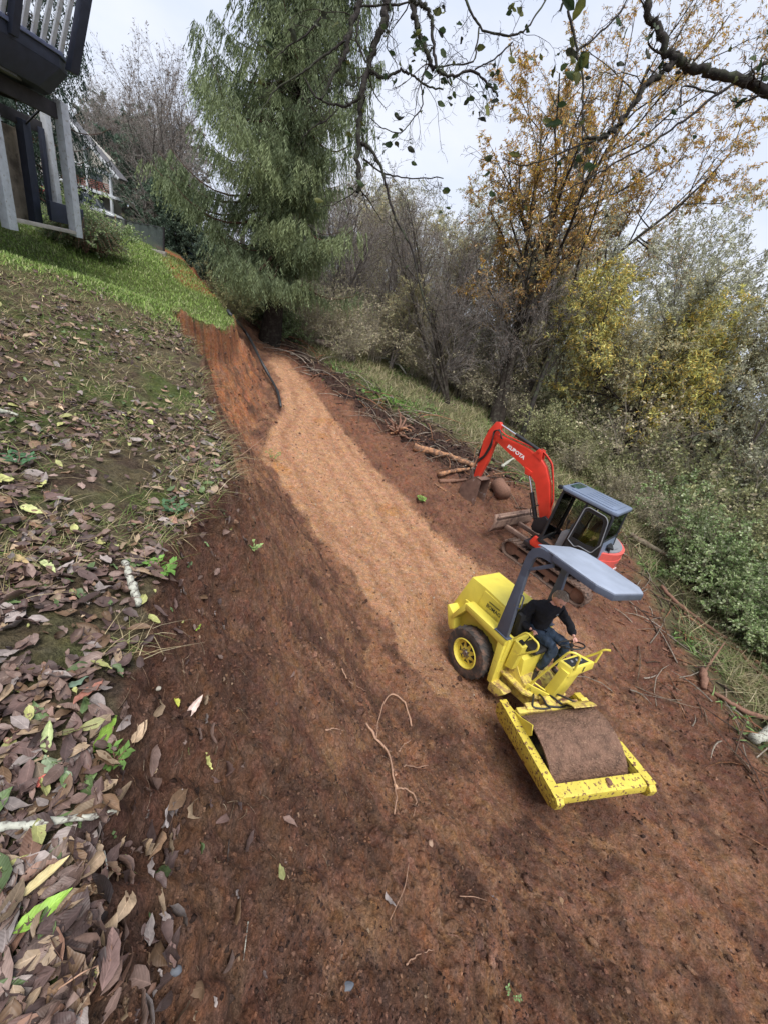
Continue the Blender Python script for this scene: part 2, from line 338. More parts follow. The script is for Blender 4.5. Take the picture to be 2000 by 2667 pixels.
# ------------------------------------------------------------------ mesh tools for built things
class MB:
    def __init__(self): self.b = bmesh.new()
    def _bev(self, verts, w, seg=2):
        if w <= 0: return
        es = set(); vs = set(verts)
        for v in verts:
            for e in v.link_edges:
                if e.other_vert(v) in vs: es.add(e)
        bmesh.ops.bevel(self.b, geom=list(es), offset=w, segments=seg, affect='EDGES', profile=.6, clamp_overlap=True)
    def box(self, c, size, bev=.006, R=None):
        m = Matrix.Translation(c) @ (Matrix(R).to_4x4() if R is not None else Matrix.Identity(4)) @ Matrix.Diagonal((*size, 1))
        r = bmesh.ops.create_cube(self.b, size=1, matrix=m); self._bev(r['verts'], bev); return self
    def prism(self, pts, a0, a1, axis='y', bev=.006):
        """polygon pts given in the other two axes, extruded from a0 to a1"""
        def P(p, a): return {'y': (p[0], a, p[1]), 'x': (a, p[0], p[1]), 'z': (p[0], p[1], a)}[axis]
        v0 = [self.b.verts.new(P(p, a0)) for p in pts]; v1 = [self.b.verts.new(P(p, a1)) for p in pts]; n = len(pts)
        self.b.faces.new(v0); self.b.faces.new(v1[::-1])
        for i in range(n): self.b.faces.new((v0[i], v1[i], v1[(i + 1) % n], v0[(i + 1) % n]))
        self._bev(v0 + v1, bev); return self
    def hull(self, P0, P1, bev=.006):
        """skewed prism between two matching 3D polygons"""
        v0 = [self.b.verts.new(p) for p in P0]; v1 = [self.b.verts.new(p) for p in P1]; n = len(P0)
        self.b.faces.new(v0); self.b.faces.new(v1[::-1])
        for i in range(n): self.b.faces.new((v0[i], v1[i], v1[(i + 1) % n], v0[(i + 1) % n]))
        self._bev(v0 + v1, bev); return self
    def tube(self, pts, r, n=10, closed=False, flat=None, caps=True):
        P = [Vector(p) for p in pts]; k = len(P); rr = r if hasattr(r, '__len__') else [r] * k
        rings = []; up = None
        for i in range(k):
            a = P[i - 1] if (i > 0 or closed) else P[i]; c = P[(i + 1) % k] if (i < k - 1 or closed) else P[i]
            t = (c - a)
            t = t.normalized() if t.length > 1e-9 else Vector((0, 0, 1))
            if up is None: up = Vector((0, 0, 1)) if abs(t.z) < .9 else Vector((1, 0, 0))
            s = t.cross(up).normalized(); up = s.cross(t).normalized()
            rings.append([self.b.verts.new(P[i] + (s * math.cos(2 * math.pi * j / n) + up * math.sin(2 * math.pi * j / n) * (flat or 1)) * rr[i]) for j in range(n)])
        m = k if closed else k - 1
        for i in range(m):
            A, B = rings[i], rings[(i + 1) % k]
            for j in range(n): self.b.faces.new((A[j], A[(j + 1) % n], B[(j + 1) % n], B[j]))
        if not closed and caps: self.b.faces.new(rings[0][::-1]); self.b.faces.new(rings[-1])
        return self
    def lathe(self, prof, c=(0, 0, 0), axis='y', n=40):
        """profile (radius, along) turned round an axis through c"""
        rings = []
        for r, a in prof:
            ring = []
            for j in range(n):
                t = 2 * math.pi * j / n; u, v = r * math.cos(t), r * math.sin(t)
                p = {'y': (u, a, v), 'x': (a, u, v), 'z': (u, v, a)}[axis]
                ring.append(self.b.verts.new((p[0] + c[0], p[1] + c[1], p[2] + c[2])))
            rings.append(ring)
        for A, B in zip(rings, rings[1:]):
            for j in range(n): self.b.faces.new((A[j], A[(j + 1) % n], B[(j + 1) % n], B[j]))
        
        if prof[0][0] < .03: self.b.faces.new(rings[0])
        if prof[-1][0] < .03: self.b.faces.new(rings[-1][::-1])
        return self
    def arc(self, pts, rad=.05, n=5):
        """round the corners of a polyline"""
        P = [Vector(p) for p in pts]; out = [P[0]]
        for i in range(1, len(P) - 1):
            a = (P[i - 1] - P[i]); c = (P[i + 1] - P[i]); ra = min(rad, a.length * .45, c.length * .45)
            p0 = P[i] + a.normalized() * ra; p1 = P[i] + c.normalized() * ra
            for k in range(n + 1):
                t = k / n; out.append(p0 * (1 - t) ** 2 + P[i] * 2 * t * (1 - t) + p1 * t * t)
        out.append(P[-1]); return out
    def build(self, name, m, parent=None, smooth=True, ang=35):
        bmesh.ops.recalc_face_normals(self.b, faces=self.b.faces)
        me = bpy.data.meshes.new(name); self.b.to_mesh(me); self.b.free()
        for mm in (m if isinstance(m, (list, tuple)) else [m]): me.materials.append(mm)
        if smooth:
            for p in me.polygons: p.use_smooth = True
            me.set_sharp_from_angle(angle=math.radians(ang))
        o = bpy.data.objects.new(name, me); col.objects.link(o)
        if parent is not None: o.parent = parent
        return o
def lettering(name, txt, size, m, parent, R, loc, depth=.0015, sx=1., bold=.0):
    cu = bpy.data.curves.new(name, 'FONT'); cu.body = txt; cu.size = size; cu.extrude = depth; cu.offset = bold; cu.align_x = 'CENTER'; cu.align_y = 'CENTER'
    t = bpy.data.objects.new(name, cu); col.objects.link(t); dg = bpy.context.evaluated_depsgraph_get(); me = bpy.data.meshes.new_from_object(t.evaluated_get(dg)); bpy.data.objects.remove(t)
    me.materials.clear(); me.materials.append(m); o = bpy.data.objects.new(name, me); col.objects.link(o); o.parent = parent
    R = np.array(R, float); R[:, 0] *= sx; o.matrix_local = Matrix([[*R[0], loc[0]], [*R[1], loc[1]], [*R[2], loc[2]], [0, 0, 0, 1]]); return o
MUD = (.20, .105, .068)
M_yel = mat('yellow_paint', (.78, .66, .10), .42, var=.06, c2=(.45, .33, .10), c2pos=(.62, .82), c2scale=5, bump=.12, bscale=25, coat=.15)
M_yelworn = mat('worn_yellow_paint', (.62, .50, .07), .6, var=.15, c2=(.16, .075, .045), c2pos=(.55, .58), c2scale=20, bump=.5, bscale=18)
M_yelmud = mat('muddy_yellow_paint', (.70, .57, .12), .6, var=.12, c2=(.28, .16, .09), c2pos=(.45, .62), c2scale=9, bump=.4, bscale=30)
M_rops = mat('slate_grey_paint', (.085, .100, .135), .45, var=.12, c2=(.20, .15, .11), c2pos=(.64, .74), c2scale=10, bump=.15)
M_roof = mat('weathered_grey_roof', (.30, .34, .42), .5, var=.12, scale=3, c2=(.22, .16, .11), c2pos=(.66, .75), c2scale=14, bump=.15)
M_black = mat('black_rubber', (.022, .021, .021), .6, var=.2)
M_blk = mat('black_plastic', (.018, .019, .021), .42, var=.2)
M_tyre = mat('muddy_tyre', (.050, .044, .040), .8, var=.3, c2=(.17, .10, .07), c2pos=(.48, .62), c2scale=5, bump=.5, bscale=35)
M_tread = mat('mud_caked_tread', (.16, .095, .065), .92, var=.25, c2=(.06, .04, .033), c2pos=(.5, .66), c2scale=7, bump=.9, bscale=35)
M_drum = mat('soil_coated_drum', (.165, .092, .062), .85, var=.40, scale=9, c2=(.30, .19, .12), c2pos=(.57, .62), c2scale=55, bump=1., bscale=24, bdist=.05)
M_mud = mat('mud', MUD, .95, var=.3, bump=1., bscale=30)
M_red = mat('red_paint', (.66, .045, .025), .38, var=.08, c2=(.30, .10, .06), c2pos=(.68, .8), c2scale=8, bump=.08, coat=.2)
M_redf = mat('faded_red_paint', (.72, .12, .10), .45, var=.08, c2=(.40, .14, .10), c2pos=(.66, .8), c2scale=6, coat=.1)
M_cab = mat('cab_black_paint', (.020, .022, .027), .42, var=.25, c2=(.10, .07, .05), c2pos=(.66, .8), c2scale=7)
M_cabroof = mat('blue_grey_cab_roof', (.16, .20, .28), .42, var=.1, scale=3, c2=(.25, .24, .22), c2pos=(.66, .8), c2scale=9)
M_chrome = mat('chrome_rod', (.75, .76, .78), .15, 1., var=.03)
M_steel = mat('bare_steel', (.28, .27, .27), .4, .8, var=.2, c2=(.14, .08, .055), c2pos=(.5, .62), c2scale=7)
M_track = mat('muddy_rubber_track', (.15, .095, .07), .92, var=.25, c2=(.045, .036, .032), c2pos=(.5, .64), c2scale=6, bump=.8, bscale=30)
M_grey = mat('grey_plastic', (.22, .23, .25), .55, var=.1)
M_white = mat('white_lettering', (.8, .8, .8), .5, var=.03)
M_whited = mat('dulled_white_lettering', (.75, .62, .60), .5, var=.03)
M_decal = mat('black_lettering', (.03, .03, .035), .5, var=.03)
M_ydecal = mat('yellow_reflector', (.85, .55, .05), .35, var=.05)
M_faint = mat('faded_decal', (.55, .48, .12), .5, var=.05)
def glassmat(name='tinted_glass', tint=(.55, .60, .56), a=.45):
    m, t, b = nodes(name); n = t.nodes.new; l = t.links.new
    g = n('ShaderNodeBsdfGlossy'); g.inputs['Roughness'].default_value = .04; g.inputs[0].default_value = (.9, .95, 1, 1)
    tr = n('ShaderNodeBsdfTransparent'); tr.inputs[0].default_value = (*tint, 1)
    fr = n('ShaderNodeFresnel'); fr.inputs[0].default_value = 1.45; ms = n('ShaderNodeMixShader'); l(fr.outputs[0], ms.inputs[0]); l(tr.outputs[0], ms.inputs[1]); l(g.outputs[0], ms.inputs[2]); l(ms.outputs[0], t.nodes['Material Output'].inputs[0]); t.nodes.remove(b); return m
M_glass = glassmat()
# ------------------------------------------------------------------ yellow single drum roller (two bodies joined at the pivot, one thing)
ROL = empty('road_roller', TA, RA, 'yellow single drum soil compactor with grey canopy driving down the track', 'road roller')
_inv = np.eye(4); _inv[:3, :3] = RA; _inv[:3, 3] = TA; _inv = np.linalg.inv(_inv)
_fb = np.eye(4); _fb[:3, :3] = RB; _fb[:3, 3] = TB
FM = Matrix((_inv @ _fb).tolist())                      # front body in the rear body's axes
def part(o, front=False):
    if front: o.matrix_local = FM
    return o
# engine hood: tapered box with a wider shoulder box
m = MB()
m.hull([(-.91, -.40, .82), (.27, -.40, 1.0), (.27, -.38, 1.645), (-.31, -.345, 1.655), (-.69, -.345, 1.655)],
       [(-.91, .44, .82), (.27, .44, 1.0), (.27, .40, 1.645), (-.31, .40, 1.655), (-.69, .42, 1.655)], .012)
m.hull([(-.33, -.43, 1.0), (.272, -.43, 1.0), (.272, -.395, 1.60), (-.30, -.37, 1.61)], [(-.33, .47, 1.0), (.272, .47, 1.0), (.272, .42, 1.60), (-.30, .42, 1.61)], .01)
hood = m.build('engine_hood', M_yel, ROL)
m = MB(); m.box((.04, -.4265, 1.19), (.24, .012, .018), .004).box((-.09, -.428, 1.215), (.02, .014, .05), .004).box((.19, -.434, 1.17), (.022, .02, .13), .005).box((.17, -.44, 1.235), (.09, .02, .022), .004); m.build('hood_handle', M_blk, hood)
m = MB()
for k in range(12): m.box((-.085 + k * .022, -.416, 1.515 - k * .0), (.014, .006, .028), .001)
m.build('hood_vent', M_decal, hood)
nrmv = Vector((0, -1, .058)).normalized(); RL = np.array([[1, 0, 0], [0, .058, -1], [0, 1, .058]]).astype(float)
lettering('brand_lettering', 'BOMAG', .098, M_decal, hood, RL, (.045, -.4185, 1.425), sx=1.0, bold=.0012)
lettering('faded_lettering', 'BW 142', .085, M_faint, hood, RL, (.04, -.4265, 1.32), bold=.001)
# fenders: flat band over each wheel, sloping tail, vertical front panel; the inner wall closes the arch
def fender(sg):
    y0, y1 = sg * .44, sg * .66
    m = MB()
    m.prism([(-.38, 1.19), (-.38, 1.31), (.63, 1.31), (.63, 1.17), (.50, 1.17)][::1], y0, y1, 'y', .008)
    m.prism([(-.56, .82), (-.62, .87), (-.40, 1.31), (-.34, 1.19)], y0, y1, 'y', .006)
    m.prism([(.50, 1.172), (.632, 1.17), (.68, .36), (.58, .36)], y0, y1, 'y', .008)
    m.prism([(-.60, .50), (-.60, 1.2), (.60, 1.28), (.66, .40), (.30, .40), (.1, .55)], sg * .40, sg * .44, 'y', 0)
    for x, z in ((-.30, 1.312), (.15, 1.312)): m.lathe([(.0, -.004), (.011, 0), (.011, .005), (.0, .006)], (x, sg * .61, z), 'z', 8)
    for x, z in ((.668, 1.02), (.675, .86), (.68, .62)):
        m.lathe([(.001, -.004), (.012, 0), (.012, .006), (.0, .008)], (x - .012, sg * .59, z), 'x', 8)
    m.build('fender', M_yel, ROL)
fender(-1); fender(1)
# counterweight / rear bumper
m = MB(); m.prism([(-.50, .60), (-.56, .84), (-.62, .87), (-.80, .97), (-.84, .93), (-.66, .58), (-.58, .52)], -.62, .62, 'y', .012); m.build('counterweight', M_yel, ROL)
m = MB(); m.prism([(-.7, .35), (-.7, .8), (.75, .95), (.95, .72), (1.25, .6), (1.25, .34), (.6, .28)], -.38, .38, 'y', .01); m.build('chassis', M_yelmud, ROL)
# wheels
def wheel(sg):
    e = bpy.data.objects.new('wheel', None); col.objects.link(e); e.parent = ROL; e.location = (.02, sg * .60, .48)
    R0 = .50; prof = []
    m = MB(); m.lathe([(.27, -.13), (.30, -.15), (.40, -.155), (.455, -.145), (.475, -.10), (.48, 0), (.475, .10), (.455, .145), (.40, .155), (.30, .15), (.27, .13), (.26, 0)], (0, 0, 0), 'y', 56)
    # diagonal lugs
    for k in range(20):
        for h in (-1, 1):
            a0 = 2 * math.pi * (k + (.25 if h > 0 else -.25)) / 20; a1 = a0 + .22
            pts = []
            for (aa, yy, rr_) in ((a0, h * .012, .475), (a0 + .075, h * .012, .475), (a1 + .075, h * .150, .44), (a1, h * .150, .44)):
                pts.append((aa, yy, rr_))
            P0 = [(math.cos(a) * r_, y_, math.sin(a) * r_) for a, y_, r_ in pts]; P1 = [(math.cos(a) * (r_ + .028), y_, math.sin(a) * (r_ + .028)) for a, y_, r_ in pts]
            m.hull(P0, P1, .006)
    m.build('tyre', M_tyre, e)
    o = sg; m = MB()
    m.lathe([(.275, o * .13), (.290, o * .150), (.270, o * .160), (.25, o * .135), (.245, o * .05), (.24, o * .03), (.235, -o * .1), (.275, -o * .12)], (0, 0, 0), 'y', 48)
    rim = m.build('rim', M_yel, e)
    # solid disc; raised black triangles on it paint the shade of eight openings
    b = MB(); bm = b.b; y = o * .075; ri = .07; ro_ = .245; SEG = 64
    def yy_(r): return y + o * .035 * (1 - sst(.09, .20, r))
    c0 = bm.verts.new((0, y + o * .035, 0)); prev = None
    rs = [ri, .12, .17, .21, ro_]; G = [[bm.verts.new((r * math.cos(2 * math.pi * k / SEG), float(yy_(r)), r * math.sin(2 * math.pi * k / SEG))) for k in range(SEG)] for r in rs]
    for k in range(SEG):
        k2 = (k + 1) % SEG; bm.faces.new((c0, G[0][k], G[0][k2]))
        for i in range(4): bm.faces.new((G[i][k], G[i + 1][k], G[i + 1][k2], G[i][k2]))
    b.build('wheel_disc', M_yel, e)
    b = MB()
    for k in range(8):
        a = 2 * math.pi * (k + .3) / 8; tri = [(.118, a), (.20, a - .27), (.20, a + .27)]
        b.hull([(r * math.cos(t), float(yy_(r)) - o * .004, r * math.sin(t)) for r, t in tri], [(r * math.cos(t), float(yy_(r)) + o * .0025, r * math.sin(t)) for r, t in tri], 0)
    b.build('rim_painted_shade', M_black, e, smooth=False)['label'] = 'black triangles painted for the shade of openings round the yellow wheel disc'
    m = MB(); m.lathe([(.0, o * .14), (.05, o * .14), (.062, o * .12), (.068, o * .085), (.105, o * .10), (.105, o * .06)], (0, 0, 0), 'y', 24)
    for k in range(8):
        a = 2 * math.pi * k / 8; m.lathe([(.001, o * .135), (.013, o * .132), (.013, o * .09)], (.085 * math.cos(a), 0, .085 * math.sin(a)), 'y', 6)
    m.build('hub', M_steel, e)
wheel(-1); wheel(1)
m = MB(); m.lathe([(.07, -.5), (.09, -.3), (.15, -.12), (.15, .12), (.09, .3), (.07, .5)], (.02, 0, .48), 'y', 20); m.build('axle', M_mud, ROL)
# roll-over frame and canopy (the far side sits lower: the frame is racked)
def zc(y): return 2.975 - (y + .6) * .15
m = MB()
for y, zo in ((-.60, 0), (.60, 0)):
    zt = zc(y)
    m.hull([(.37, y - .04, 1.33), (.61, y - .04, 1.33), (.505, y - .04, zt - .48), (.385, y - .04, zt - .48)], [(.37, y + .04, 1.33), (.61, y + .04, 1.33), (.505, y + .04, zt - .48), (.385, y + .04, zt - .48)], .008)
    # bent head of the post
    oc = [(.385, zt - .48), (.385, zt - .2), (.40, zt - .08), (.45, zt + .02), (.53, zt + .075), (.62, zt + .09), (.82, zt + .085)]
    ic = [(.505, zt - .48), (.505, zt - .24), (.515, zt - .15), (.55, zt - .08), (.62, zt - .045), (.70, zt - .035), (.82, zt - .035)]
    for i in range(len(oc) - 1):
        q = [oc[i], oc[i + 1], ic[i + 1], ic[i]]
        m.prism(q, y - .04, y + .04, 'y', 0)
    m.hull([(.47, y - .025, zt - .40), (.47, y - .025, zt - .34), (.82, y - .025, zt - .03), (.85, y - .025, zt - .09)], [(.47, y + .025, zt - .40), (.47, y + .025, zt - .34), (.82, y + .025, zt - .03), (.85, y + .025, zt - .09)], .004)
    m.box((.50, y, 1.328), (.30, .13, .016), .003)
m.hull([(.40, -.6, zc(-.6) - .12), (.50, -.6, zc(-.6) - .12), (.50, -.6, zc(-.6) - .02), (.40, -.6, zc(-.6) - .02)], [(.40, .6, zc(.6) - .12), (.50, .6, zc(.6) - .12), (.50, .6, zc(.6) - .02), (.40, .6, zc(.6) - .02)], .006)
rops = m.build('rollover_frame', M_rops, ROL)
m = MB()
cx = [(.42, -.0), (.62, .085), (.80, .085), (1.66, .03), (1.76, -.01)]
out = [(.80, -.66), (1.50, -.66), (1.70, -.52), (1.735, .33), (1.60, .50), (1.0, .53), (.62, .53), (.42, .46), (.42, -.50), (.60, -.60)]
def top(x, y): return zc(y) + np.interp(x, [.40, .60, .80, 1.2, 1.80], [.06, .10, .105, .085, .03])
m.hull([(x, y, top(x, y) - .012) for x, y in out], [(x, y, top(x, y) + .012) for x, y in out], .004)
cano = m.build('canopy_roof', M_roof, ROL)
m = MB()
rim_ = [(.80, -.665), (1.51, -.665), (1.71, -.525), (1.745, .335), (1.61, .51), (1.0, .54)]
for (x0, y0), (x1, y1) in zip(rim_, rim_[1:]):
    d = Vector((x1 - x0, y1 - y0)).normalized() * .002; nx, ny = -(y1 - y0), (x1 - x0); q = math.hypot(nx, ny); nx, ny = nx / q * .03, ny / q * .03
    P = [(x0, y0), (x1, y1), (x1 + nx, y1 + ny), (x0 + nx, y0 + ny)]
    m.hull([(x, y, top(x, y) - .10) for x, y in P], [(x, y, top(x, y) - .013) for x, y in P], .003)
m.build('canopy_rim', M_rops, ROL)
m = MB()
for sg, zz in ((-1, 2.05), (1, 1.9)):
    m = MB(); q = MB.arc(m, [(.50, sg * .60, zz + .12), (.60, sg * .60, zz + .12), (.62, sg * .60, zz - .12), (.52, sg * .60, zz - .13)], .05); m.tube(q, .012, 8); m.build('grab_handle', M_rops, rops)
# operator platform
m = MB()
m.prism([(.60, -.50), (.60, .50), (1.16, .50), (1.50, .22), (1.50, -.22), (1.16, -.50)], .57, .61, 'z', .006)
m.prism([(.62, .30), (.62, .57), (1.16, .57), (1.48, .57), (1.40, .48), (1.1, .40), (.95, .28)], -.34, .34, 'y', .01)
m.build('platform', M_yelmud, ROL)
m = MB()                                          # checker plate pattern
for i in range(24):
    for j in range(32):
        x = .64 + i * .034; y = -.49 + j * .031
        if x > 1.13 and abs(y) > .48 - (x - 1.13): continue
        m.box((x, y, .612), (.022, .007, .006), 0, Matrix.Rotation(math.radians(45 if (i + j) % 2 else -45), 3, 'Z'))
m.build('checker_plate', M_yelmud, ROL, smooth=False)
m = MB(); m.prism([(.66, .22), (.64, .40), (.90, .44), (.98, .42), (.86, .24)], -.66, -.46, 'y', .008); m.build('step', M_yelmud, ROL)
# seat pedestal with side boxes, seat
m = MB()
m.hull([(.60, -.36, .612), (.98, -.36, .612), (.90, -.36, 1.02), (.60, -.36, 1.10)], [(.60, .36, .612), (.98, .36, .612), (.90, .36, 1.02), (.60, .36, 1.10)], .015)
m.hull([(.69, -.50, .75), (.84, -.50, .80), (.86, -.50, 1.30), (.69, -.50, 1.32)], [(.69, -.36, .75), (.84, -.36, .80), (.86, -.36, 1.30), (.69, -.36, 1.32)], .01)
m.hull([(.52, -.6, .42), (.66, -.6, .42), (.66, -.6, 1.29), (.6, -.6, 1.29)], [(.52, .6, .42), (.66, .6, .42), (.66, .6, 1.29), (.6, .6, 1.29)], .01)
m.build('seat_pedestal', M_yel, ROL)
m = MB(); m.prism([(.50, 1.02), (.94, 1.10), (.98, 1.16), (.94, 1.20), (.56, 1.14), (.48, 1.10)], -.20, .28, 'y', .03); m.prism([(.40, 1.12), (.52, 1.10), (.46, 1.58), (.36, 1.58)], -.19, .27, 'y', .035); m.build('seat', M_black, ROL)
m = MB(); m.tube(m.arc([(.68, -.55, 1.35), (.84, -.55, 1.64), (1.10, -.55, 1.62), (1.12, -.55, 1.50), (.86, -.55, 1.16)], .07), .017, 10); m.build('side_guard', M_yel, ROL)
m = MB(); m.tube([(.80, -.44, 1.30), (.84, -.43, 1.44), (.86, -.42, 1.52)], .010, 8); m.lathe([(.001, -.03), (.02, -.02), (.024, 0), (.018, .02), (.001, .03)], (.865, -.42, 1.53), 'z', 10)
m.tube([(.76, -.43, 1.30), (.77, -.43, 1.38)], .008, 8); m.box((.78, -.43, 1.33), (.09, .06, .05), .008); m.build('control_lever', M_blk, ROL)
# console
m = MB()
m.hull([(1.30, -.20, .61), (1.47, -.20, .61), (1.54, -.20, 1.30), (1.40, -.20, 1.30)], [(1.30, .24, .61), (1.47, .24, .61), (1.54, .26, 1.30), (1.40, .26, 1.30)], .01)
m.hull([(1.34, -.20, 1.26), (1.47, -.20, 1.20), (1.56, -.15, 1.22), (1.545, -.15, 1.385), (1.33, -.19, 1.385)], [(1.34, .26, 1.26), (1.47, .26, 1.22), (1.60, .43, 1.25), (1.585, .43, 1.385), (1.35, .33, 1.385)], .012)
con = m.build('console', M_yel, ROL)
m = MB(); m.hull([(1.36, -.13, 1.386), (1.51, -.11, 1.386), (1.54, .32, 1.386), (1.39, .26, 1.386)], [(1.36, -.13, 1.390), (1.51, -.11, 1.390), (1.54, .32, 1.390), (1.39, .26, 1.390)], 0); m.build('console_panel', M_blk, con)
m = MB()
for x, y in ((1.43, .0), (1.44, .12), (1.46, .2)):
    m = MB(); m.lathe([(.001, .012), (.022, .010), (.024, 0)], (x, y, 1.391), 'z', 14); m.build('gauge', M_grey, con)
m = MB(); m.prism([(-.016, -.05), (.016, -.05), (.03, -.03), (.005, 0), (.03, .03), (.016, .05), (-.016, .05)], 0, .003, 'x', 0); dd = m.build('console_mark', M_decal, con); dd.matrix_local = Matrix.Translation((1.578, .16, 1.31)) @ Matrix.Rotation(math.radians(4), 4, 'Z')
m = MB(); m.tube(m.arc([(1.10, -.30, .60), (1.44, -.28, 1.70), (1.57, -.17, 1.70), (1.565, -.12, 1.38)], .10), .018, 10)
m.tube(m.arc([(1.40, .42, 1.30), (1.56, .45, 1.56), (1.60, .46, 1.66), (1.68, .50, 1.70)], .06), .018, 10); m.tube([(1.585, .44, 1.38), (1.59, .455, 1.60)], .018, 10); m.tube([(1.18, -.30, .78), (1.46, -.12, .70)], .014, 8)
m.build('hand_rail', M_yel, ROL)
m = MB(); m.hull([(1.12, -.40, .60), (1.44, -.20, .60), (1.46, -.20, .74), (1.13, -.40, .74)], [(1.11, -.38, .60), (1.43, -.18, .60), (1.45, -.18, .74), (1.12, -.38, .74)], .004)
side = m.build('toe_board', M_yel, ROL)
m = MB(); m.tube([(0, .035, 0), (-.035, -.025, 0), (.035, -.025, 0)], .003, 6, closed=True); m.box((0, 0, 0), (.004, .022, .002), 0); tri = m.build('warning_triangle', M_decal, side)
tri.matrix_local = Matrix([[.848, 0, .53, 1.185], [.53, 0, -.848, -.368], [0, 1, 0, .665], [0, 0, 0, 1]])
# steering wheel
m = MB(); cw = Vector((1.22, .25, 1.475)); ax = Vector((-.45, 0, .9)).normalized(); e1 = Vector((0, 1, 0)); e2 = ax.cross(e1)
m.tube([cw + (e1 * math.cos(t) + e2 * math.sin(t)) * .20 for t in np.linspace(0, 2 * math.pi, 33)[:-1]], .014, 8, closed=True)
for t in (0.5, 2.6, 4.7): m.tube([cw, cw + (e1 * math.cos(t) + e2 * math.sin(t)) * .195], .010, 6)
m.tube([cw - ax * .02, cw + ax * .02], .035, 12); m.tube([cw, cw - ax * .25], .02, 10)
m.build('steering_wheel', M_black, ROL)
# --- front body
m = MB()
for sg in (-1, 1):
    ya, yb = (sg * .76 - .09 * (sg > 0), sg * .66 - .09 * (sg > 0))
    m.prism([(-.86, .30), (-.88, .46), (-.80, .63), (-.60, .66), (.76, .79), (.82, .74), (.80, .62), (.70, .52), (-.70, .27)], min(ya, yb), max(ya, yb), 'y', .008)
    m.prism([(-.80, .632), (-.60, .662), (.76, .792), (.76, .804), (-.62, .675), (-.81, .645)], sg * .57 if sg > 0 else -.775, sg * .57 + .115 if sg > 0 else -.655, 'y', .002)
m.prism([(.60, .80), (.76, .775), (.77, .655), (.62, .64)], -.655, .565, 'y', .010)
m.prism([(-.62, .62), (-.48, .64), (-.48, .42), (-.62, .42)], -.655, .565, 'y', .010)
for x, z in ((-.80, .36), (-.74, .47), (-.3, .43), (.0, .50), (.5, .58), (.72, .70), (.70, .60)):
    m.lathe([(.001, -.004), (.016, -.003), (.022, .002), (.022, .006)], (x, -.768, z), 'y', 12)
fr = part(m.build('drum_frame', M_yelworn, ROL), True)
m = MB(); m.prism([(-.66, .64), (-.36, .78), (-.10, .97), (-.06, .80), (-.12, .70), (-.30, .64)], -.655, -.640, 'y', .003); part(m.build('side_plate', M_yel, ROL), True)
m = MB(); R_ = .555
m.lathe([(.50, -.52), (.545, -.60), (R_, -.595), (R_, .595), (.545, .60), (.50, .52), (.42, .5), (.0, .5), (.0, -.40), (.50, -.40)][:0] or [(.0, -.42), (.50, -.42), (.535, -.60), (R_, -.595), (R_, -.3), (R_, 0), (R_, .3), (R_, .53), (.535, .535), (.50, .40), (.0, .40)], (0, 0, .42), 'y', 96)
drum = part(m.build('drum', M_drum, ROL, ang=50), True); drum.matrix_local = FM @ Matrix.Translation((0, 0, .42)) @ Matrix.Rotation(math.radians(4.5), 4, 'X') @ Matrix.Translation((0, 0, -.42))
m = MB(); m.lathe([(.0, -.66), (.10, -.66), (.12, -.60), (.28, -.5), (.30, -.43), (.0, -.43)], (0, 0, .42), 'y', 30); m.box((.05, -.56, .5), (.5, .03, .14), .01); m.box((-.1, -.57, .38), (.12, .03, .5), .01)
part(m.build('drum_bearing', mat('grimy_shaded_yellow', (.20, .16, .05), .8, var=.4, c2=(.05, .035, .03), c2pos=(.42, .55), c2scale=6), ROL), True)  # bearing colour darkened for the shade inside the drum, plus grime patches
m = MB(); m.box((-.52, 0, .72), (.10, 1.25, .05), .008).box((-.56, -.35, .74), (.12, .24, .06), .01).box((-.55, .3, .74), (.10, .3, .05), .01).box((-.50, .52, .80), (.14, .12, .06), .01)
m.box((-.62, -.02, .66), (.22, .20, .16), .015); part(m.build('scraper_bar', M_yelmud, ROL), True)
m = MB(); m.prism([(-.50, .80), (-.43, .90), (-.34, .965), (-.27, 1.0), (-.28, 1.008), (-.355, .975), (-.445, .91), (-.515, .81)], .12, .50, 'y', 0); part(m.build('scraper_blade', M_yelmud, ROL), True)
for k in range(4):
    m = MB(); y0 = -.42 + k * .26; pts = [(-1.0, -.05 + k * .03, .52), (-.82, y0 * .4, .66 + .01 * k), (-.66, y0 * .7, .77), (-.52, y0 + .03, .77), (-.49, y0 + .22, .755), (-.50, y0 + .34, .74)]; m.tube(m.arc(pts, .08), .017, 8)
    part(m.build('hydraulic_hose', M_black, ROL), True)
m = MB(); m.box((-.90, 0, .42), (.5, .30, .22), .02); m.lathe([(.0, .2), (.12, .2), (.12, .66), (.0, .66)], (-1.1, 0, 0), 'z', 20); part(m.build('pivot_joint', M_mud, ROL), True)
m = MB(); m.b.faces; m.lathe([(.001, 0), (.05, .0), (.045, .02), (.02, .035), (.001, .038)], (0, 0, 0), 'z', 9); cl = part(m.build('mud_clod', M_mud, ROL), True); cl.matrix_local = FM @ Matrix.Translation((.66, .06, .79)) @ Matrix.Diagonal((1, .8, 1.2, 1))
# ------------------------------------------------------------------ red compact tracked excavator
EXC = empty('excavator', TT, RT, 'red compact tracked excavator with black cab and raised boom standing beside the track', 'excavator')
_it = Matrix([[*RT[0], TT[0]], [*RT[1], TT[1]], [*RT[2], TT[2]], [0, 0, 0, 1]]).inverted()
UM = _it @ Matrix([[*RC[0], TT[0]], [*RC[1], TT[1]], [*RC[2], TT[2]], [0, 0, 0, 1]])
def up(o): o.matrix_local = UM; return o
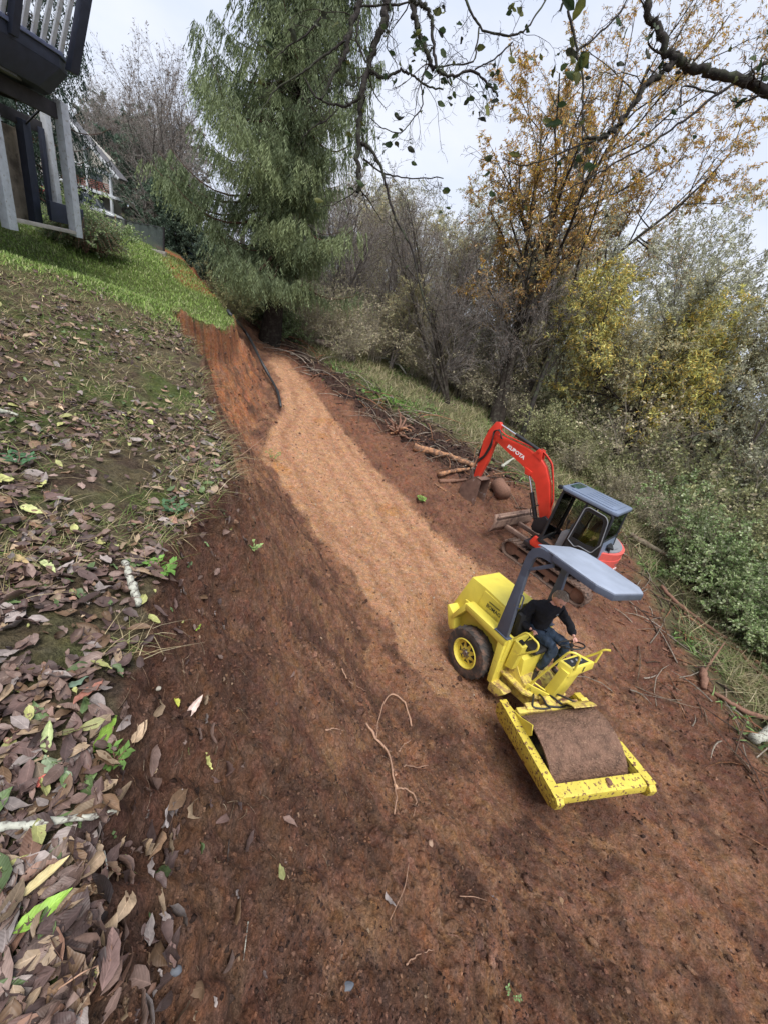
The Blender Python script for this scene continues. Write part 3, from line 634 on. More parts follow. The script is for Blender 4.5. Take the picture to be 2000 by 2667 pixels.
# tracks
def track(sg):
    e = bpy.data.objects.new('crawler_track', None); col.objects.link(e); e.parent = EXC; e.location = (0, sg * .80, 0)
    n = 150; L0, r = 1.0, .235; P = []
    per = 4 * L0 + 2 * math.pi * r
    def pos(u):
        u = u % per
        if u < 2 * L0: return Vector((-L0 + u, 0, .02 + 2 * r)), Vector((1, 0, 0))
        u -= 2 * L0
        if u < math.pi * r: a = u / r; return Vector((L0 + r * math.sin(a), 0, .02 + r + r * math.cos(a))), Vector((math.cos(a), 0, -math.sin(a)))
        u -= math.pi * r
        if u < 2 * L0: return Vector((L0 - u, 0, .02)), Vector((-1, 0, 0))
        u -= 2 * L0; a = u / r; return Vector((-L0 - r * math.sin(a), 0, .02 + r - r * math.cos(a))), Vector((-math.cos(a), 0, math.sin(a)))
    m = MB(); b = m.b; rings = []
    for i in range(n):
        p, t = pos(per * i / n); nn = Vector((-t.z, 0, t.x)); 
        nn = nn if nn.dot(p - Vector((p.x if abs(p.x) < L0 else math.copysign(L0, p.x), 0, .02 + r))) > 0 else -nn
        rings.append([b.verts.new(p + nn * o_ + Vector((0, y, 0))) for o_, y in ((0, -.18), (.0, .18), (-.035, .18), (-.035, -.18))])
    for i in range(n):
        A, B = rings[i], rings[(i + 1) % n]
        for j in range(4): b.faces.new((A[j], A[(j + 1) % 4], B[(j + 1) % 4], B[j]))
    K = 44
    for k in range(K):
        p, t = pos(per * k / K); cen = Vector((p.x if abs(p.x) < L0 else math.copysign(L0, p.x), 0, .02 + r)); nn = (p - cen); nn.y = 0; nn.normalize()
        R = Matrix((t, Vector((0, 1, 0)), nn)).transposed()
        for yy, rot in ((-.09, .22), (.09, -.22)): m.box(p + nn * .012 + Vector((0, yy, 0)), (.055, .18, .032), .006, R @ Matrix.Rotation(rot, 3, 'Z'))
    m.build('rubber_belt', M_track, e)
    m = MB(); m.box((0, 0, .26), (1.7, .20, .16), .02)
    m.build('track_frame', M_mud, e)
    for x, rr in ((-1.0, .19), (1.0, .19)):
        m = MB(); m.lathe([(.0, -.10), (.05, -.10), (rr, -.07), (rr, .07), (.05, .10), (.0, .10)], (x, 0, .255), 'y', 20); m.build('sprocket', M_mud, e)
    for x in (-.6, -.2, .2, .6):
        m = MB(); m.lathe([(.0, -.10), (.075, -.10), (.075, .10), (.0, .10)], (x, 0, .12), 'y', 14); m.build('track_roller', M_mud, e)
track(1); track(-1)
m = MB(); m.box((0, 0, .40), (1.2, 1.3, .20), .04); m.lathe([(.0, .48), (.40, .48), (.42, .62), (.0, .62)], (0, 0, 0), 'z', 28); m.build('undercarriage', M_mud, EXC)
m = MB(); m.prism([(1.74, .32), (1.66, .50), (1.66, .70), (1.76, .87), (1.80, .86), (1.71, .69), (1.71, .50), (1.79, .32)], -1.02, 1.02, 'y', .006)
m.box((1.66, 0, .84), (.05, 2.0, .05), .006); m.box((1.25, -.35, .48), (.95, .12, .12), .02).box((1.25, .35, .48), (.95, .12, .12), .02); m.build('dozer_blade', mat('muddy_blade', (.26, .17, .13), .8, var=.25, bump=.4, c2=(.10, .06, .05), c2scale=4), EXC)
# upper structure: floor, red shell, rounded counterweight
def ringsec(r, a0, a1, n=16): return [(r * math.cos(t), r * math.sin(t)) for t in np.linspace(a0, a1, n)]
m = MB(); m.prism([(.78, -.70), (.80, .95), (.0, 1.0)] + ringsec(1.06, math.radians(112), math.radians(248), 20) + [(.0, -.95)], .62, .74, 'z', .02); up(m.build('deck_plate', M_cab, EXC))
m = MB(); m.prism([(.60, .72), (.66, .80), (.60, 1.00), (.40, .98), (-.10, .90), (-.60, .92), (-.62, .72)], .90, .985, 'y', .02)
up(m.build('side_skirt', M_red, EXC))
m = MB()
o_ = ringsec(1.13, math.radians(131), math.radians(236), 22); i_ = ringsec(.86, math.radians(236), math.radians(131), 22)
m.prism(o_ + i_, .60, 1.40, 'z', .05)
o2 = ringsec(1.14, math.radians(142), math.radians(226), 18); i2 = ringsec(1.0, math.radians(226), math.radians(142), 18); m.prism(o2 + i2, .66, 1.22, 'z', .015)
cw = up(m.build('counterweight', M_redf, EXC))
m = MB(); m.prism(ringsec(1.06, math.radians(133), math.radians(234), 22) + [(-.5, -.9), (-.45, .84)], 1.30, 1.43, 'z', .03)
m.prism(ringsec(.98, math.radians(140), math.radians(225), 20) + [(-.5, -.75), (-.6, .7)], 1.42, 1.46, 'z', .02); up(m.build('engine_cover', M_grey, EXC))
m = MB(); m.prism(ringsec(.98, math.radians(133), math.radians(236), 18) + ringsec(.80, math.radians(236), math.radians(133), 18), .50, .585, 'z', .01); up(m.build('counterweight_foot', M_grey, EXC))
m = MB(); m.box((-.86, .40, 1.54), (.14, .34, .05), .015, Matrix.Rotation(.4, 3, 'Z')); m.tube([(-.80, .28, 1.38), (-.86, .34, 1.56)], .03, 8); m.tube([(-.92, .50, 1.38), (-.88, .46, 1.56)], .03, 8); up(m.build('cover_handle', M_blk, EXC))
def on_cw(ang, r, z):
    a = math.radians(ang); n_ = np.array([math.cos(a), math.sin(a), 0]); u_ = np.array([0, 0, 1.]); r_ = np.cross(u_, n_); return np.stack([r_, u_, n_], 1), n_ * r + [0, 0, z]
R_, p_ = on_cw(178, 1.147, .92); lettering('brand_lettering', 'KUBOTA', .115, M_whited, cw, R_, p_, bold=.004, depth=.008)
R_, p_ = on_cw(176, 1.138, 1.10); m = MB(); m.box((0, 0, 0), (.14, .035, .01), .002); q = m.build('badge', M_steel, cw); q.matrix_local = Matrix([[*R_[0], p_[0]], [*R_[1], p_[1]], [*R_[2], p_[2]], [0, 0, 0, 1]])
R_, p_ = on_cw(206, 1.138, 1.12); m = MB(); m.lathe([(.05, 0), (.065, .006), (.05, .012), (.0, .008)], (0, 0, 0), 'z', 20); q = m.build('latch', M_grey, cw); q.matrix_local = Matrix([[*R_[0], p_[0]], [*R_[1], p_[1]], [*R_[2], p_[2]], [0, 0, 0, 1]])
R_, p_ = on_cw(135.5, 1.138, 1.20); m = MB(); m.box((0, 0, 0), (.13, .07, .01), .002); q = m.build('reflector', M_ydecal, cw); q.matrix_local = Matrix([[*R_[0], p_[0]], [*R_[1], p_[1]], [*R_[2], p_[2]], [0, 0, 0, 1]])
# cab: pillars, roof, glass, open door folded back along the side
CB = {'fl': (.50, .98), 'fr': (.50, -.07), 'rl': (-.70, .98), 'rr': (-.72, -.07)}
m = MB()
fb, ft, rb, rt = .46, .50, -.84, -.70
def bar(a, b, w=.035, m_=None): (m_ or m).tube([a, b], w, 6)
cabframe = m
m.tube(m.arc([(fb + .02, .98, .96), (.44, .98, 1.1), (ft, .98, 2.36), (rt, .98, 2.36), (rt - .07, .98, 1.75), (rb, .98, 1.35)], .10), .035, 8)
m.tube(m.arc([(fb + .02, -.06, .96), (.44, -.06, 1.1), (ft, -.06, 2.36), (rt, -.06, 2.36), (rt - .07, -.06, 1.75), (rb, -.06, 1.35)], .10), .035, 8)
for (x, z) in ((.45, .98), (ft, 2.36), (rt, 2.36), (rt - .07, 1.70)): m.tube([(x, -.06, z), (x, .98, z)], .035, 8)
m.tube([(-.10, .98, 1.0), (-.10, .98, 2.36)], .03, 8); m.tube([(-.10, -.06, 1.0), (-.10, -.06, 2.36)], .025, 8)
m.prism([(.47, .92), (.47, 1.02), (-.10, .99), (-.84, 1.36), (-.84, .92)], .955, 1.0, 'y', .004)
m.prism([(.47, .92), (.47, 1.10), (-.10, 1.10), (-.84, 1.40), (-.84, .92)], -.09, -.05, 'y', .004)
cab = up(m.build('cab_frame', M_cab, EXC))
m = MB(); m.prism([(-.86, .92), (-.86, 1.36), (-.80, 1.66), (-.76, 1.70), (-.72, .92)], -.06, .98, 'y', .02); up(m.build('cab_back_panel', M_cabroof, EXC))
m = MB(); m.prism([(.56, -.12), (.58, -.06), (.58, .98), (.52, 1.04), (-.66, 1.04), (-.77, .97), (-.78, -.06), (-.72, -.13)], 2.37, 2.455, 'z', .035)
m.prism([(.38, .0), (.38, .93), (-.60, .94), (-.66, .85), (-.66, .08), (-.60, 0)], 2.45, 2.475, 'z', .012)
for k in range(4): m.box((-.25, .18 + k * .19, 2.478), (.62, .05, .014), .006)
roof = up(m.build('cab_roof', M_cabroof, EXC))
m = MB(); m.box((.40, .42, 2.478), (.20, .62, .008), .003); m.build('skylight', mat('dark_green_glass', (.03, .07, .06), .08, var=.1, spec=.8), roof)
for y in (-.02, .98):
    m = MB(); m.box((.60, y, 2.40), (.09, .13, .09), .012); m.lathe([(.0, .0), (.04, .0), (.04, .012), (.0, .014)], (.645, y, 2.40), 'x', 14); m.build('work_light', M_blk, roof)
m = MB(); m.hull([(.465, -.03, 1.05), (.465, .95, 1.05), (.50, .95, 2.33), (.50, -.03, 2.33)], [(.469, -.03, 1.05), (.469, .95, 1.05), (.504, .95, 2.33), (.504, -.03, 2.33)], 0); up(m.build('windscreen', M_glass, EXC, smooth=False))
m = MB(); m.hull([(-.785, -.03, 1.74), (-.785, .95, 1.74), (-.72, .95, 2.33), (-.72, -.03, 2.33)], [(-.781, -.03, 1.74), (-.781, .95, 1.74), (-.716, .95, 2.33), (-.716, -.03, 2.33)], 0); up(m.build('rear_window', M_glass, EXC, smooth=False))
m = MB(); m.box((.17, -.06, 1.72), (.48, .004, 1.16), 0); m.box((-.42, -.06, 1.86), (.52, .004, .88), 0); up(m.build('side_window', M_glass, EXC, smooth=False))
m = MB(); fr_ = [(-.14, 1.12), (-.10, 2.20), (-.16, 2.30), (-.60, 2.28), (-.68, 2.20), (-.88, 1.40), (-.80, 1.16), (-.5, 1.12)]
# door as a ring: outer outline and window opening
b = m.b; hol = [(-.19, 1.50), (-.17, 2.16), (-.21, 2.22), (-.56, 2.20), (-.61, 2.14), (-.74, 1.62), (-.70, 1.54), (-.5, 1.50)]
for y0, y1 in ((1.035, 1.075),):
    O0 = [b.verts.new((x, y0, z)) for x, z in fr_]; O1 = [b.verts.new((x, y1, z)) for x, z in fr_]; I0 = [b.verts.new((x, y0, z)) for x, z in hol]; I1 = [b.verts.new((x, y1, z)) for x, z in hol]
    for i in range(8):
        j = (i + 1) % 8; b.faces.new((O0[i], O0[j], I0[j], I0[i])); b.faces.new((O1[i], I1[i], I1[j], O1[j])); b.faces.new((O0[i], O1[i], O1[j], O0[j])); b.faces.new((I0[i], I0[j], I1[j], I1[i]))
door = up(m.build('cab_door', M_cab, EXC)); 
m = MB(); m.prism(hol, 1.052, 1.056, 'y', 0); g_ = m.build('door_glass', M_glass, door, smooth=False)
m = MB(); m.tube(m.arc([(-.14, 1.085, 1.40), (-.13, 1.085, 2.24), (-.20, 1.085, 2.31), (-.60, 1.085, 2.29), (-.69, 1.085, 2.2), (-.80, 1.085, 1.66)], .06), .012, 6); m.tube(m.arc([(-.16, 1.09, 1.40), (-.35, 1.10, 1.33), (-.42, 1.10, 1.40), (-.72, 1.10, 1.40), (-.80, 1.09, 1.66)], .05), .012, 6); m.build('door_seal', M_grey, door)
m = MB(); m.box((-.76, 1.085, 1.28), (.08, .02, .12), .01); m.build('door_latch', M_grey, door)
# inside the cab
m = MB(); m.prism([(-.02, .28), (-.02, .72), (-.48, .74), (-.50, .26)], 1.26, 1.38, 'z', .04); m.prism([(-.40, 1.36), (-.28, 1.36), (-.42, 2.02), (-.52, 2.02)], .28, .72, 'y', .05); up(m.build('operator_seat', M_blk, EXC))
m = MB(); m.prism([(.12, 1.0), (.16, 1.50), (.04, 1.62), (-.12, 1.56), (-.20, 1.0)], .06, .24, 'y', .03); m.prism([(.10, 1.0), (.12, 1.42), (.02, 1.54), (-.12, 1.48), (-.20, 1.0)], .76, .90, 'y', .03); up(m.build('control_console', M_grey, EXC))
for y in (.15, .83):
    m = MB(); m.tube([(.06, y, 1.5), (.09, y, 1.66)], .014, 8); m.lathe([(.001, -.06), (.026, -.04), (.03, 0), (.022, .05), (.001, .06)], (.095, y, 1.70), 'z', 10); up(m.build('joystick', M_blk, EXC))
m = MB(); m.box((.18, .46, .95), (.62, 1.0, .05), .01); up(m.build('cab_floor', M_mud, EXC))
for y in (.36, .56):
    m = MB(); m.tube([(.36, y, .98), (.34, y, 1.30)], .010, 6); m.box((.36, y, 1.0), (.12, .09, .02), .005); up(m.build('travel_lever', M_blk, EXC))
# boom, arm, bucket (swung straight ahead)
Y0 = -.15
def slab(pts, w, name, m_, bev=.012):
    m = MB(); m.prism(pts, Y0 - w, Y0 + w, 'y', bev); return up(m.build(name, m_, EXC))
m = MB(); m.prism([(.70, .74), (.72, 1.16), (.92, 1.24), (1.14, .98), (1.12, .76)], Y0 - .17, Y0 + .17, 'y', .02); m.lathe([(.0, .70), (.15, .70), (.15, 1.05), (.0, 1.05)], (.98, Y0, 0), 'z', 20); up(m.build('swing_bracket', M_cab, EXC))
bm_ = slab([(.84, 1.00), (.80, 1.15), (1.00, 1.62), (1.24, 2.07), (1.54, 2.42), (1.80, 2.58), (2.2, 2.655), (2.60, 2.665), (3.30, 2.665), (3.40, 2.60), (3.36, 2.52), (3.20, 2.46), (2.76, 2.33), (2.20, 2.19), (1.92, 2.10), (1.60, 1.92), (1.30, 1.48), (1.02, 1.04), (.94, .98)], .085, 'boom', M_red)
m = MB(); m.prism([(1.72, 2.50), (1.80, 2.78), (1.92, 2.79), (2.02, 2.60)], Y0 - .10, Y0 - .06, 'y', .006); m.prism([(1.72, 2.50), (1.80, 2.78), (1.92, 2.79), (2.02, 2.60)], Y0 + .06, Y0 + .10, 'y', .006); m.box((1.86, Y0, 2.68), (.12, .14, .1), .01); m.tube([(1.88, Y0 - .13, 2.72), (1.88, Y0 + .13, 2.72)], .035, 10)
m.prism([(1.80, 2.14), (1.84, 2.0), (1.98, 2.0), (2.06, 2.18)], Y0 - .11, Y0 - .05, 'y', .006); m.prism([(1.80, 2.14), (1.84, 2.0), (1.98, 2.0), (2.06, 2.18)], Y0 + .05, Y0 + .11, 'y', .006); m.box((1.9, Y0, 2.35), (.05, .16, .7), .01); up(m.build('boom_bracket', M_red, EXC))
lettering('brand_lettering', 'KUBOTA', .135, M_white, bm_, np.stack([[-.985, 0, -.17], [-.17, 0, .985], [0, 1, 0]], 1), (2.50, Y0 + .0865, 2.43), bold=.006, sx=1.15)
slab([(3.36, 3.0), (3.46, 2.97), (3.58, 2.70), (3.63, 2.30), (3.50, 1.58), (3.46, 1.02), (3.40, .98), (3.31, 1.02), (3.22, 1.80), (3.25, 2.30), (3.20, 2.60), (3.28, 2.94)], .075, 'dipper_arm', M_red)
def cylinder(a, b, f, r1, r2, name):
    a, b = Vector((a[0], Y0 + (a[2] if len(a) > 2 else 0), a[1])), Vector((b[0], Y0 + (b[2] if len(b) > 2 else 0), b[1])); c = a.lerp(b, f)
    m = MB(); m.tube([a, c], r1, 14); m.tube([c, c + (b - a).normalized() * .03], r1 * 1.12, 14); m.tube([a + Vector((0, -.05, 0)), a + Vector((0, .05, 0))], r1 * 1.05, 12); o = up(m.build(name, M_blk, EXC))
    m = MB(); m.tube([c, b], r2, 12); m.tube([b + Vector((0, -.05, 0)), b + Vector((0, .05, 0))], r1 * .95, 12); m.build('piston_rod', M_chrome, o)
cylinder((1.90, 2.73), (3.37, 2.94), .56, .052, .03, 'arm_cylinder')
cylinder((1.10, .90), (1.93, 2.07), .58, .062, .034, 'boom_cylinder')
cylinder((3.58, 2.62), (3.63, 1.36), .62, .048, .028, 'bucket_cylinder')
m = MB()
for y in (-.06, .06): m.prism([(3.60, 1.40), (3.66, 1.36), (3.58, .98), (3.50, 1.0)], Y0 + y - .012, Y0 + y + .012, 'y', .003); m.prism([(3.60, 1.40), (3.64, 1.34), (3.46, 1.10), (3.42, 1.14)], Y0 + y * 1.4 - .01, Y0 + y * 1.4 + .01, 'y', .003)
up(m.build('bucket_link', M_steel, EXC))
m = MB(); sh = [(3.06, 1.26), (3.25, 1.27), (3.45, 1.12), (3.60, .92), (3.66, .66), (3.57, .36), (3.36, .17), (3.10, .18), (2.93, .32)]
inn = [(x - (x - 3.2) * .05, z - (z - .7) * .05) for x, z in sh]
for i in range(len(sh) - 1): m.prism([sh[i], sh[i + 1], inn[i + 1], inn[i]], Y0 - .27, Y0 + .27, 'y', 0)
for y in (-.27, .255): m.prism([(x, z) for x, z in sh], Y0 + y, Y0 + y + .015, 'y', 0)
for y in (-.24, -.12, 0, .12, .24): m.hull([(2.95, Y0 + y - .03, .30), (2.95, Y0 + y + .03, .30), (2.97, Y0 + y + .03, .34), (2.97, Y0 + y - .03, .34)], [(2.84, Y0 + y - .012, .36), (2.84, Y0 + y + .012, .36), (2.845, Y0 + y + .012, .372), (2.845, Y0 + y - .012, .372)], 0)
for y in (-.08, .08): m.prism([(3.30, 1.28), (3.50, 1.12), (3.52, 1.0), (3.40, .96), (3.2, 1.2)], Y0 + y - .01, Y0 + y + .01, 'y', 0)
up(m.build('bucket', mat('muddy_bucket_steel', (.17, .10, .075), .8, var=.3, bump=.5, c2=(.33, .30, .28), c2pos=(.6, .68), c2scale=6), EXC))
for k in range(4):
    m = MB(); y = Y0 - .03 + .02 * k; o1 = .03 + .014 * k
    pts = [(.92, y - .05, 1.20), (1.00 - o1, y, 1.66), (1.24 - o1, y, 2.12), (1.50 - o1, y, 2.50 + o1), (1.76, y, 2.68 + o1), (2.3, y, 2.70 + o1 * .5), (3.05, y, 2.70 + o1 * .4), (3.25, y, 2.80), (3.34, y, 2.70), (3.30, y + .04, 2.35)]
    m.tube(m.arc(pts, .12, 4), .017, 7); up(m.build('hydraulic_hose', M_red if k % 2 else M_black, EXC))
for k in range(3):
    m = MB(); y = Y0 + .09 + .012 * k
    pts = [(3.10 - .03 * k, y, 2.60), (3.22, y + .02, 2.84 - .02 * k), (3.36 + .02 * k, y + .03, 2.72), (3.34 - .04 * k, y + .01, 2.30), (3.40 - .03 * k, y, 1.90), (3.54, y - .02, 1.72 - .06 * k)]
    m.tube(m.arc(pts, .12, 4), .014, 7); up(m.build('hydraulic_hose', M_black, EXC))
m = MB(); m.tube(m.arc([(1.02, Y0 + .12, 1.12), (1.25, Y0 + .16, 1.02), (1.38, Y0 + .16, 1.25), (1.22, Y0 + .10, 1.42)], .1), .014, 7); up(m.build('hydraulic_hose', M_black, EXC))
# ------------------------------------------------------------------ the operator
def skin(name, P, Ed, Rd, m, parent=None, sub=2, root=0):
    me = bpy.data.meshes.new(name); me.from_pydata([tuple(p) for p in P], Ed, []); o = bpy.data.objects.new(name, me); col.objects.link(o)
    md = o.modifiers.new('s', 'SKIN'); md.use_smooth_shade = True
    for i, r in enumerate(Rd):
        v = me.skin_vertices[0].data[i]; v.radius = r if hasattr(r, '__len__') else (r, r)
    for i in (root if hasattr(root, '__len__') else [root]): me.skin_vertices[0].data[i].use_root = True
    ms = o.modifiers.new('b', 'SUBSURF'); ms.levels = sub; ms.render_levels = sub
    dg = bpy.context.evaluated_depsgraph_get(); me2 = bpy.data.meshes.new_from_object(o.evaluated_get(dg)); bpy.data.objects.remove(o)
    me2.materials.clear(); me2.materials.append(m)
    for p in me2.polygons: p.use_smooth = True
    me2.name = name; o = bpy.data.objects.new(name, me2); col.objects.link(o)
    if parent is not None: o.parent = parent
    return o
def joinmesh(a, bs):
    """append the meshes bs to a (same axes), keeping one object"""
    bm = bmesh.new(); bm.from_mesh(a.data)
    for b in bs:
        off = len(a.data.materials); a.data.materials.append(b.data.materials[0]); n0 = len(bm.faces); bm.from_mesh(b.data); bm.faces.ensure_lookup_table()
        for f in bm.faces[n0:]: f.material_index = off
        bpy.data.objects.remove(b)
    bm.to_mesh(a.data); bm.free()
M_skin = mat('skin', (.74, .40, .31), .5, var=.10, scale=12)
M_eye = mat('eye_dark', (.05, .035, .03), .3)
M_lip = mat('lip', (.45, .16, .14), .5)
M_jack = mat('black_fleece', (.010, .010, .014), .92, var=.3, scale=30, bump=.35, bscale=60)
M_jean = mat('dark_blue_denim', (.032, .052, .085), .85, var=.28, scale=9, bump=.3, bscale=30, c2=(.07, .10, .15), c2pos=(.56, .72), c2scale=6)
M_boot = mat('brown_leather_boot', (.035, .025, .02), .6, var=.3, c2=(.12, .075, .05), c2scale=12)
M_hair = mat('greying_brown_hair', (.27, .205, .15), .65, var=.45, scale=45, c2=(.46, .42, .36), c2pos=(.52, .68), c2scale=30)
V3 = lambda *a: Vector(a)
J = dict(pel=V3(.60, .29, 1.27), wai=V3(.565, .285, 1.43), che=V3(.56, .28, 1.62), nb=V3(.60, .285, 1.80), ne=V3(.645, .29, 1.88), hd=V3(.685, .29, 2.02),
         sr=V3(.45, .085, 1.74), er=V3(.345, -.09, 1.40), wr=V3(.63, .0, 1.365), sl=V3(.70, .47, 1.78), el=V3(.90, .60, 1.56), wl=V3(1.13, .43, 1.525),
         hr=V3(.61, .19, 1.27), kr=V3(1.03, .18, 1.245), ar=V3(.99, .03, .74), hl=V3(.60, .39, 1.27), kl=V3(1.06, .49, 1.26), al=V3(1.04, .46, .74))
def lerp3(a, b, t): return J[a].lerp(J[b], t)
names = ['pel', 'wai', 'che', 'nb', 'ne', 'hd', 'sr', 'er', 'wr', 'sl', 'el', 'wl', 'hr', 'kr', 'ar', 'hl', 'kl', 'al']; ix = {n: i for i, n in enumerate(names)}
Ed = [(ix[a], ix[b]) for a, b in (('pel', 'wai'), ('wai', 'che'), ('che', 'nb'), ('nb', 'ne'), ('ne', 'hd'), ('nb', 'sr'), ('sr', 'er'), ('er', 'wr'), ('nb', 'sl'), ('sl', 'el'), ('el', 'wl'), ('pel', 'hr'), ('hr', 'kr'), ('kr', 'ar'), ('pel', 'hl'), ('hl', 'kl'), ('kl', 'al'))]
Rd = [.12, .12, .13, .07, .055, .05, .055, .042, .028, .055, .042, .028, .08, .058, .04, .08, .058, .04]
body = skin('person', [J[n] for n in names], Ed, Rd, M_skin, sub=1)
# head
def frame3(fwd, upv):
    f = Vector(fwd).normalized(); l = Vector(upv).cross(f).normalized(); return Matrix((f, l, f.cross(l))).transposed()
HF = frame3((.72, -.22, -.62), (.5, 0, .85))
HEADM = Matrix.Translation(J['hd'] + V3(.02, 0, .02)) @ HF.to_4x4() @ Matrix.Scale(1.28, 4)
def head_at():
    bm = bmesh.new(); bmesh.ops.create_uvsphere(bm, u_segments=28, v_segments=20, radius=1)
    for v in bm.verts:
        x, y, z = v.co
        w = .076 * (1 - .16 * sst(0, -1, z)); fx = .098 if x > 0 else .102; X, Y, Z = x * fx, y * w, z * .118
        if x > 0:
            X *= 1 - .10 * sst(.1, .9, z) * 1
            X += .010 * math.exp(-((z + .72) / .18) ** 2 - (y / .35) ** 2)           # chin
            X += .024 * math.exp(-((z + .10) / .17) ** 2 - (y / .13) ** 2) * sst(.3, .9, x) + .012 * math.exp(-((z + .22) / .10) ** 2 - (y / .17) ** 2)   # nose
            X -= .010 * (math.exp(-((z - .10) / .12) ** 2 - ((y - .36) / .2) ** 2) + math.exp(-((z - .10) / .12) ** 2 - ((y + .36) / .2) ** 2))     # eye sockets
            X += .006 * math.exp(-((z - .27) / .08) ** 2 - (y / .5) ** 2)            # brow
            X += .005 * math.exp(-((z + .47) / .06) ** 2 - (y / .25) ** 2)           # lips
        if z < -.5: Y *= .86; X -= .012
        v.co = (X, Y, Z)
    for sg in (-1, 1):
        r = bmesh.ops.create_uvsphere(bm, u_segments=10, v_segments=8, radius=1, matrix=Matrix.Translation((-.002, sg * .078, -.005)) @ Matrix.Diagonal((.022, .010, .034, 1)))
    me = bpy.data.meshes.new('head'); bm.to_mesh(me); bm.free(); me.materials.append(M_skin)
    for p in me.polygons: p.use_smooth = True
    me.transform(HEADM); o = bpy.data.objects.new('head', me); col.objects.link(o); return o
def small(c, s, m_, nm='f'):
    bm = bmesh.new(); bmesh.ops.create_uvsphere(bm, u_segments=10, v_segments=8, radius=1, matrix=HEADM @ Matrix.Translation(c) @ Matrix.Diagonal((*s, 1)))
    me = bpy.data.meshes.new(nm); bm.to_mesh(me); bm.free(); me.materials.append(m_)
    for p in me.polygons: p.use_smooth = True
    o = bpy.data.objects.new(nm, me); col.objects.link(o); return o
def hand(wr, dirv, palm, sg, curl, grip=.0):
    """palm and five separately skinned fingers; dirv points to the fingers, palm is the palm's facing, sg the thumb side"""
    d = Vector(dirv).normalized(); n = Vector(palm).normalized(); s = d.cross(n).normalized() * sg; n = s.cross(d).normalized() * sg
    n = n if n.dot(Vector(palm)) > 0 else -n
    out = [skin('hand', [wr, wr + d * .035, wr + d * .07 + s * .012, wr + d * .07 - s * .018, wr + d * .092], [(0, 1), (1, 2), (1, 3), (1, 4)], [(.026, .018), (.032, .017), (.022, .014), (.022, .014), (.026, .013)], M_skin, sub=2)]
    for k, (off, ln) in enumerate(((.028, .066), (.010, .074), (-.009, .069), (-.027, .054))):
        b = wr + d * (.085 - abs(off) * .25) + s * off; P = [b - d * .015]; a = .25; q = b
        for f, t in ((.0, 1), (.45, 1), (.30, 1), (.22, 1)):
            P.append(q); a += curl; q = q + (d * math.cos(a) + n * math.sin(a)) * ln * (f if f else .01) if f else q
        P.append(q)
        P2 = []
        for p in P:
            if not P2 or (p - P2[-1]).length > .004: P2.append(p)
        r = [.0095, .0098, .0092, .0085, .0075, .007][:len(P2)]
        out.append(skin('finger', P2, [(i, i + 1) for i in range(len(P2) - 1)], r, M_skin, sub=1))
    b = wr + d * .022 + s * .026; P = [b, b + d * .025 + s * .022 + n * .01, b + d * .052 + s * .026 + n * .024, b + d * .074 + s * .020 + n * .034]
    out.append(skin('thumb', P, [(0, 1), (1, 2), (2, 3)], [.013, .012, .0105, .009], M_skin, sub=1)); return out
pcs = [head_at()] + hand(J['wr'] + V3(.0, 0, .0), (.9, -.12, .02), (-.1, .1, -1), 1, .62) + hand(J['wl'], (.80, -.15, -.32), (-.35, -.1, -.9), -1, .70)
pcs += [small((.088, sg * .028, .012), (.006, .012, .005), M_eye) for sg in (-1, 1)] + [small((.090, 0, -.056), (.008, .022, .004), M_lip)] + [small((.093, sg * .028, .030), (.006, .017, .004), M_hair) for sg in (-1, 1)]
joinmesh(body, pcs)
PM = Matrix([[*RA[0], TA[0]], [*RA[1], TA[1]], [*RA[2], TA[2]], [0, 0, 0, 1]])
base = V3(.6, .29, 1.18); 
tag(body, 'person in black fleece jacket and dark jeans sitting on the yellow roller, looking down', 'person')
# clothes
P = [J['pel'] + V3(-.01, 0, -.0), J['wai'], J['che'], V3(.585, .28, 1.755), V3(.64, .288, 1.875)]; E2 = [(0, 1), (1, 2), (2, 3), (3, 4)]; R2 = [(.20, .17), (.195, .17), (.215, .175), (.16, .13), (.10, .092)]
def limb(pts, rads, st):
    i0 = len(P); 
    for p_, r_ in zip(pts, rads): P.append(p_); R2.append(r_)
    E2.append((st, i0)); E2.extend((i, i + 1) for i in range(i0, len(P) - 1))
limb([J['sr'], lerp3('sr', 'er', .5), J['er'], lerp3('er', 'wr', .5), lerp3('er', 'wr', .93)], [.105, .092, .084, .072, .056], 3)
limb([J['sl'], lerp3('sl', 'el', .5), J['el'], lerp3('el', 'wl', .5), lerp3('el', 'wl', .90)], [.105, .090, .080, .070, .056], 3)
jack = skin('fleece_jacket', P, E2, R2, M_jack, body, sub=3)
def wrinkle(o, amp, fr):
    for v in o.data.vertices:
        n = v.normal; c = v.co; v.co = c + n * amp * float(fbm(c.x * fr + c.z * 3 + 5, c.y * fr - c.z * fr, 3))
wrinkle(jack, .035, 9)
P = [J['pel'] + V3(-.02, 0, -.02)]; E2 = []; R2 = [(.17, .13)]
limb([J['hr'], lerp3('hr', 'kr', .5), J['kr'], lerp3('kr', 'ar', .4), lerp3('kr', 'ar', .93)], [(.12, .11), .105, .09, .08, .068], 0)
limb([J['hl'], lerp3('hl', 'kl', .5), J['kl'], lerp3('kl', 'al', .4), lerp3('kl', 'al', .93)], [(.12, .11), .105, .09, .08, .068], 0)
jean = skin('jeans', P, E2, R2, M_jean, body, sub=3); wrinkle(jean, .03, 10)
for a_, tv in (('ar', V3(.10, -.20, -.09)), ('al', V3(.22, .03, -.09))):
    q = J[a_]; skin('boot', [q + V3(0, 0, .05), q + V3(-.01, 0, -.045), q + tv * .55 + V3(0, 0, -.02), q + tv * 1.0 + V3(0, 0, .012)], [(0, 1), (1, 2), (2, 3)], [.055, (.05, .045), (.05, .038), (.042, .03)], M_boot, body, sub=2)
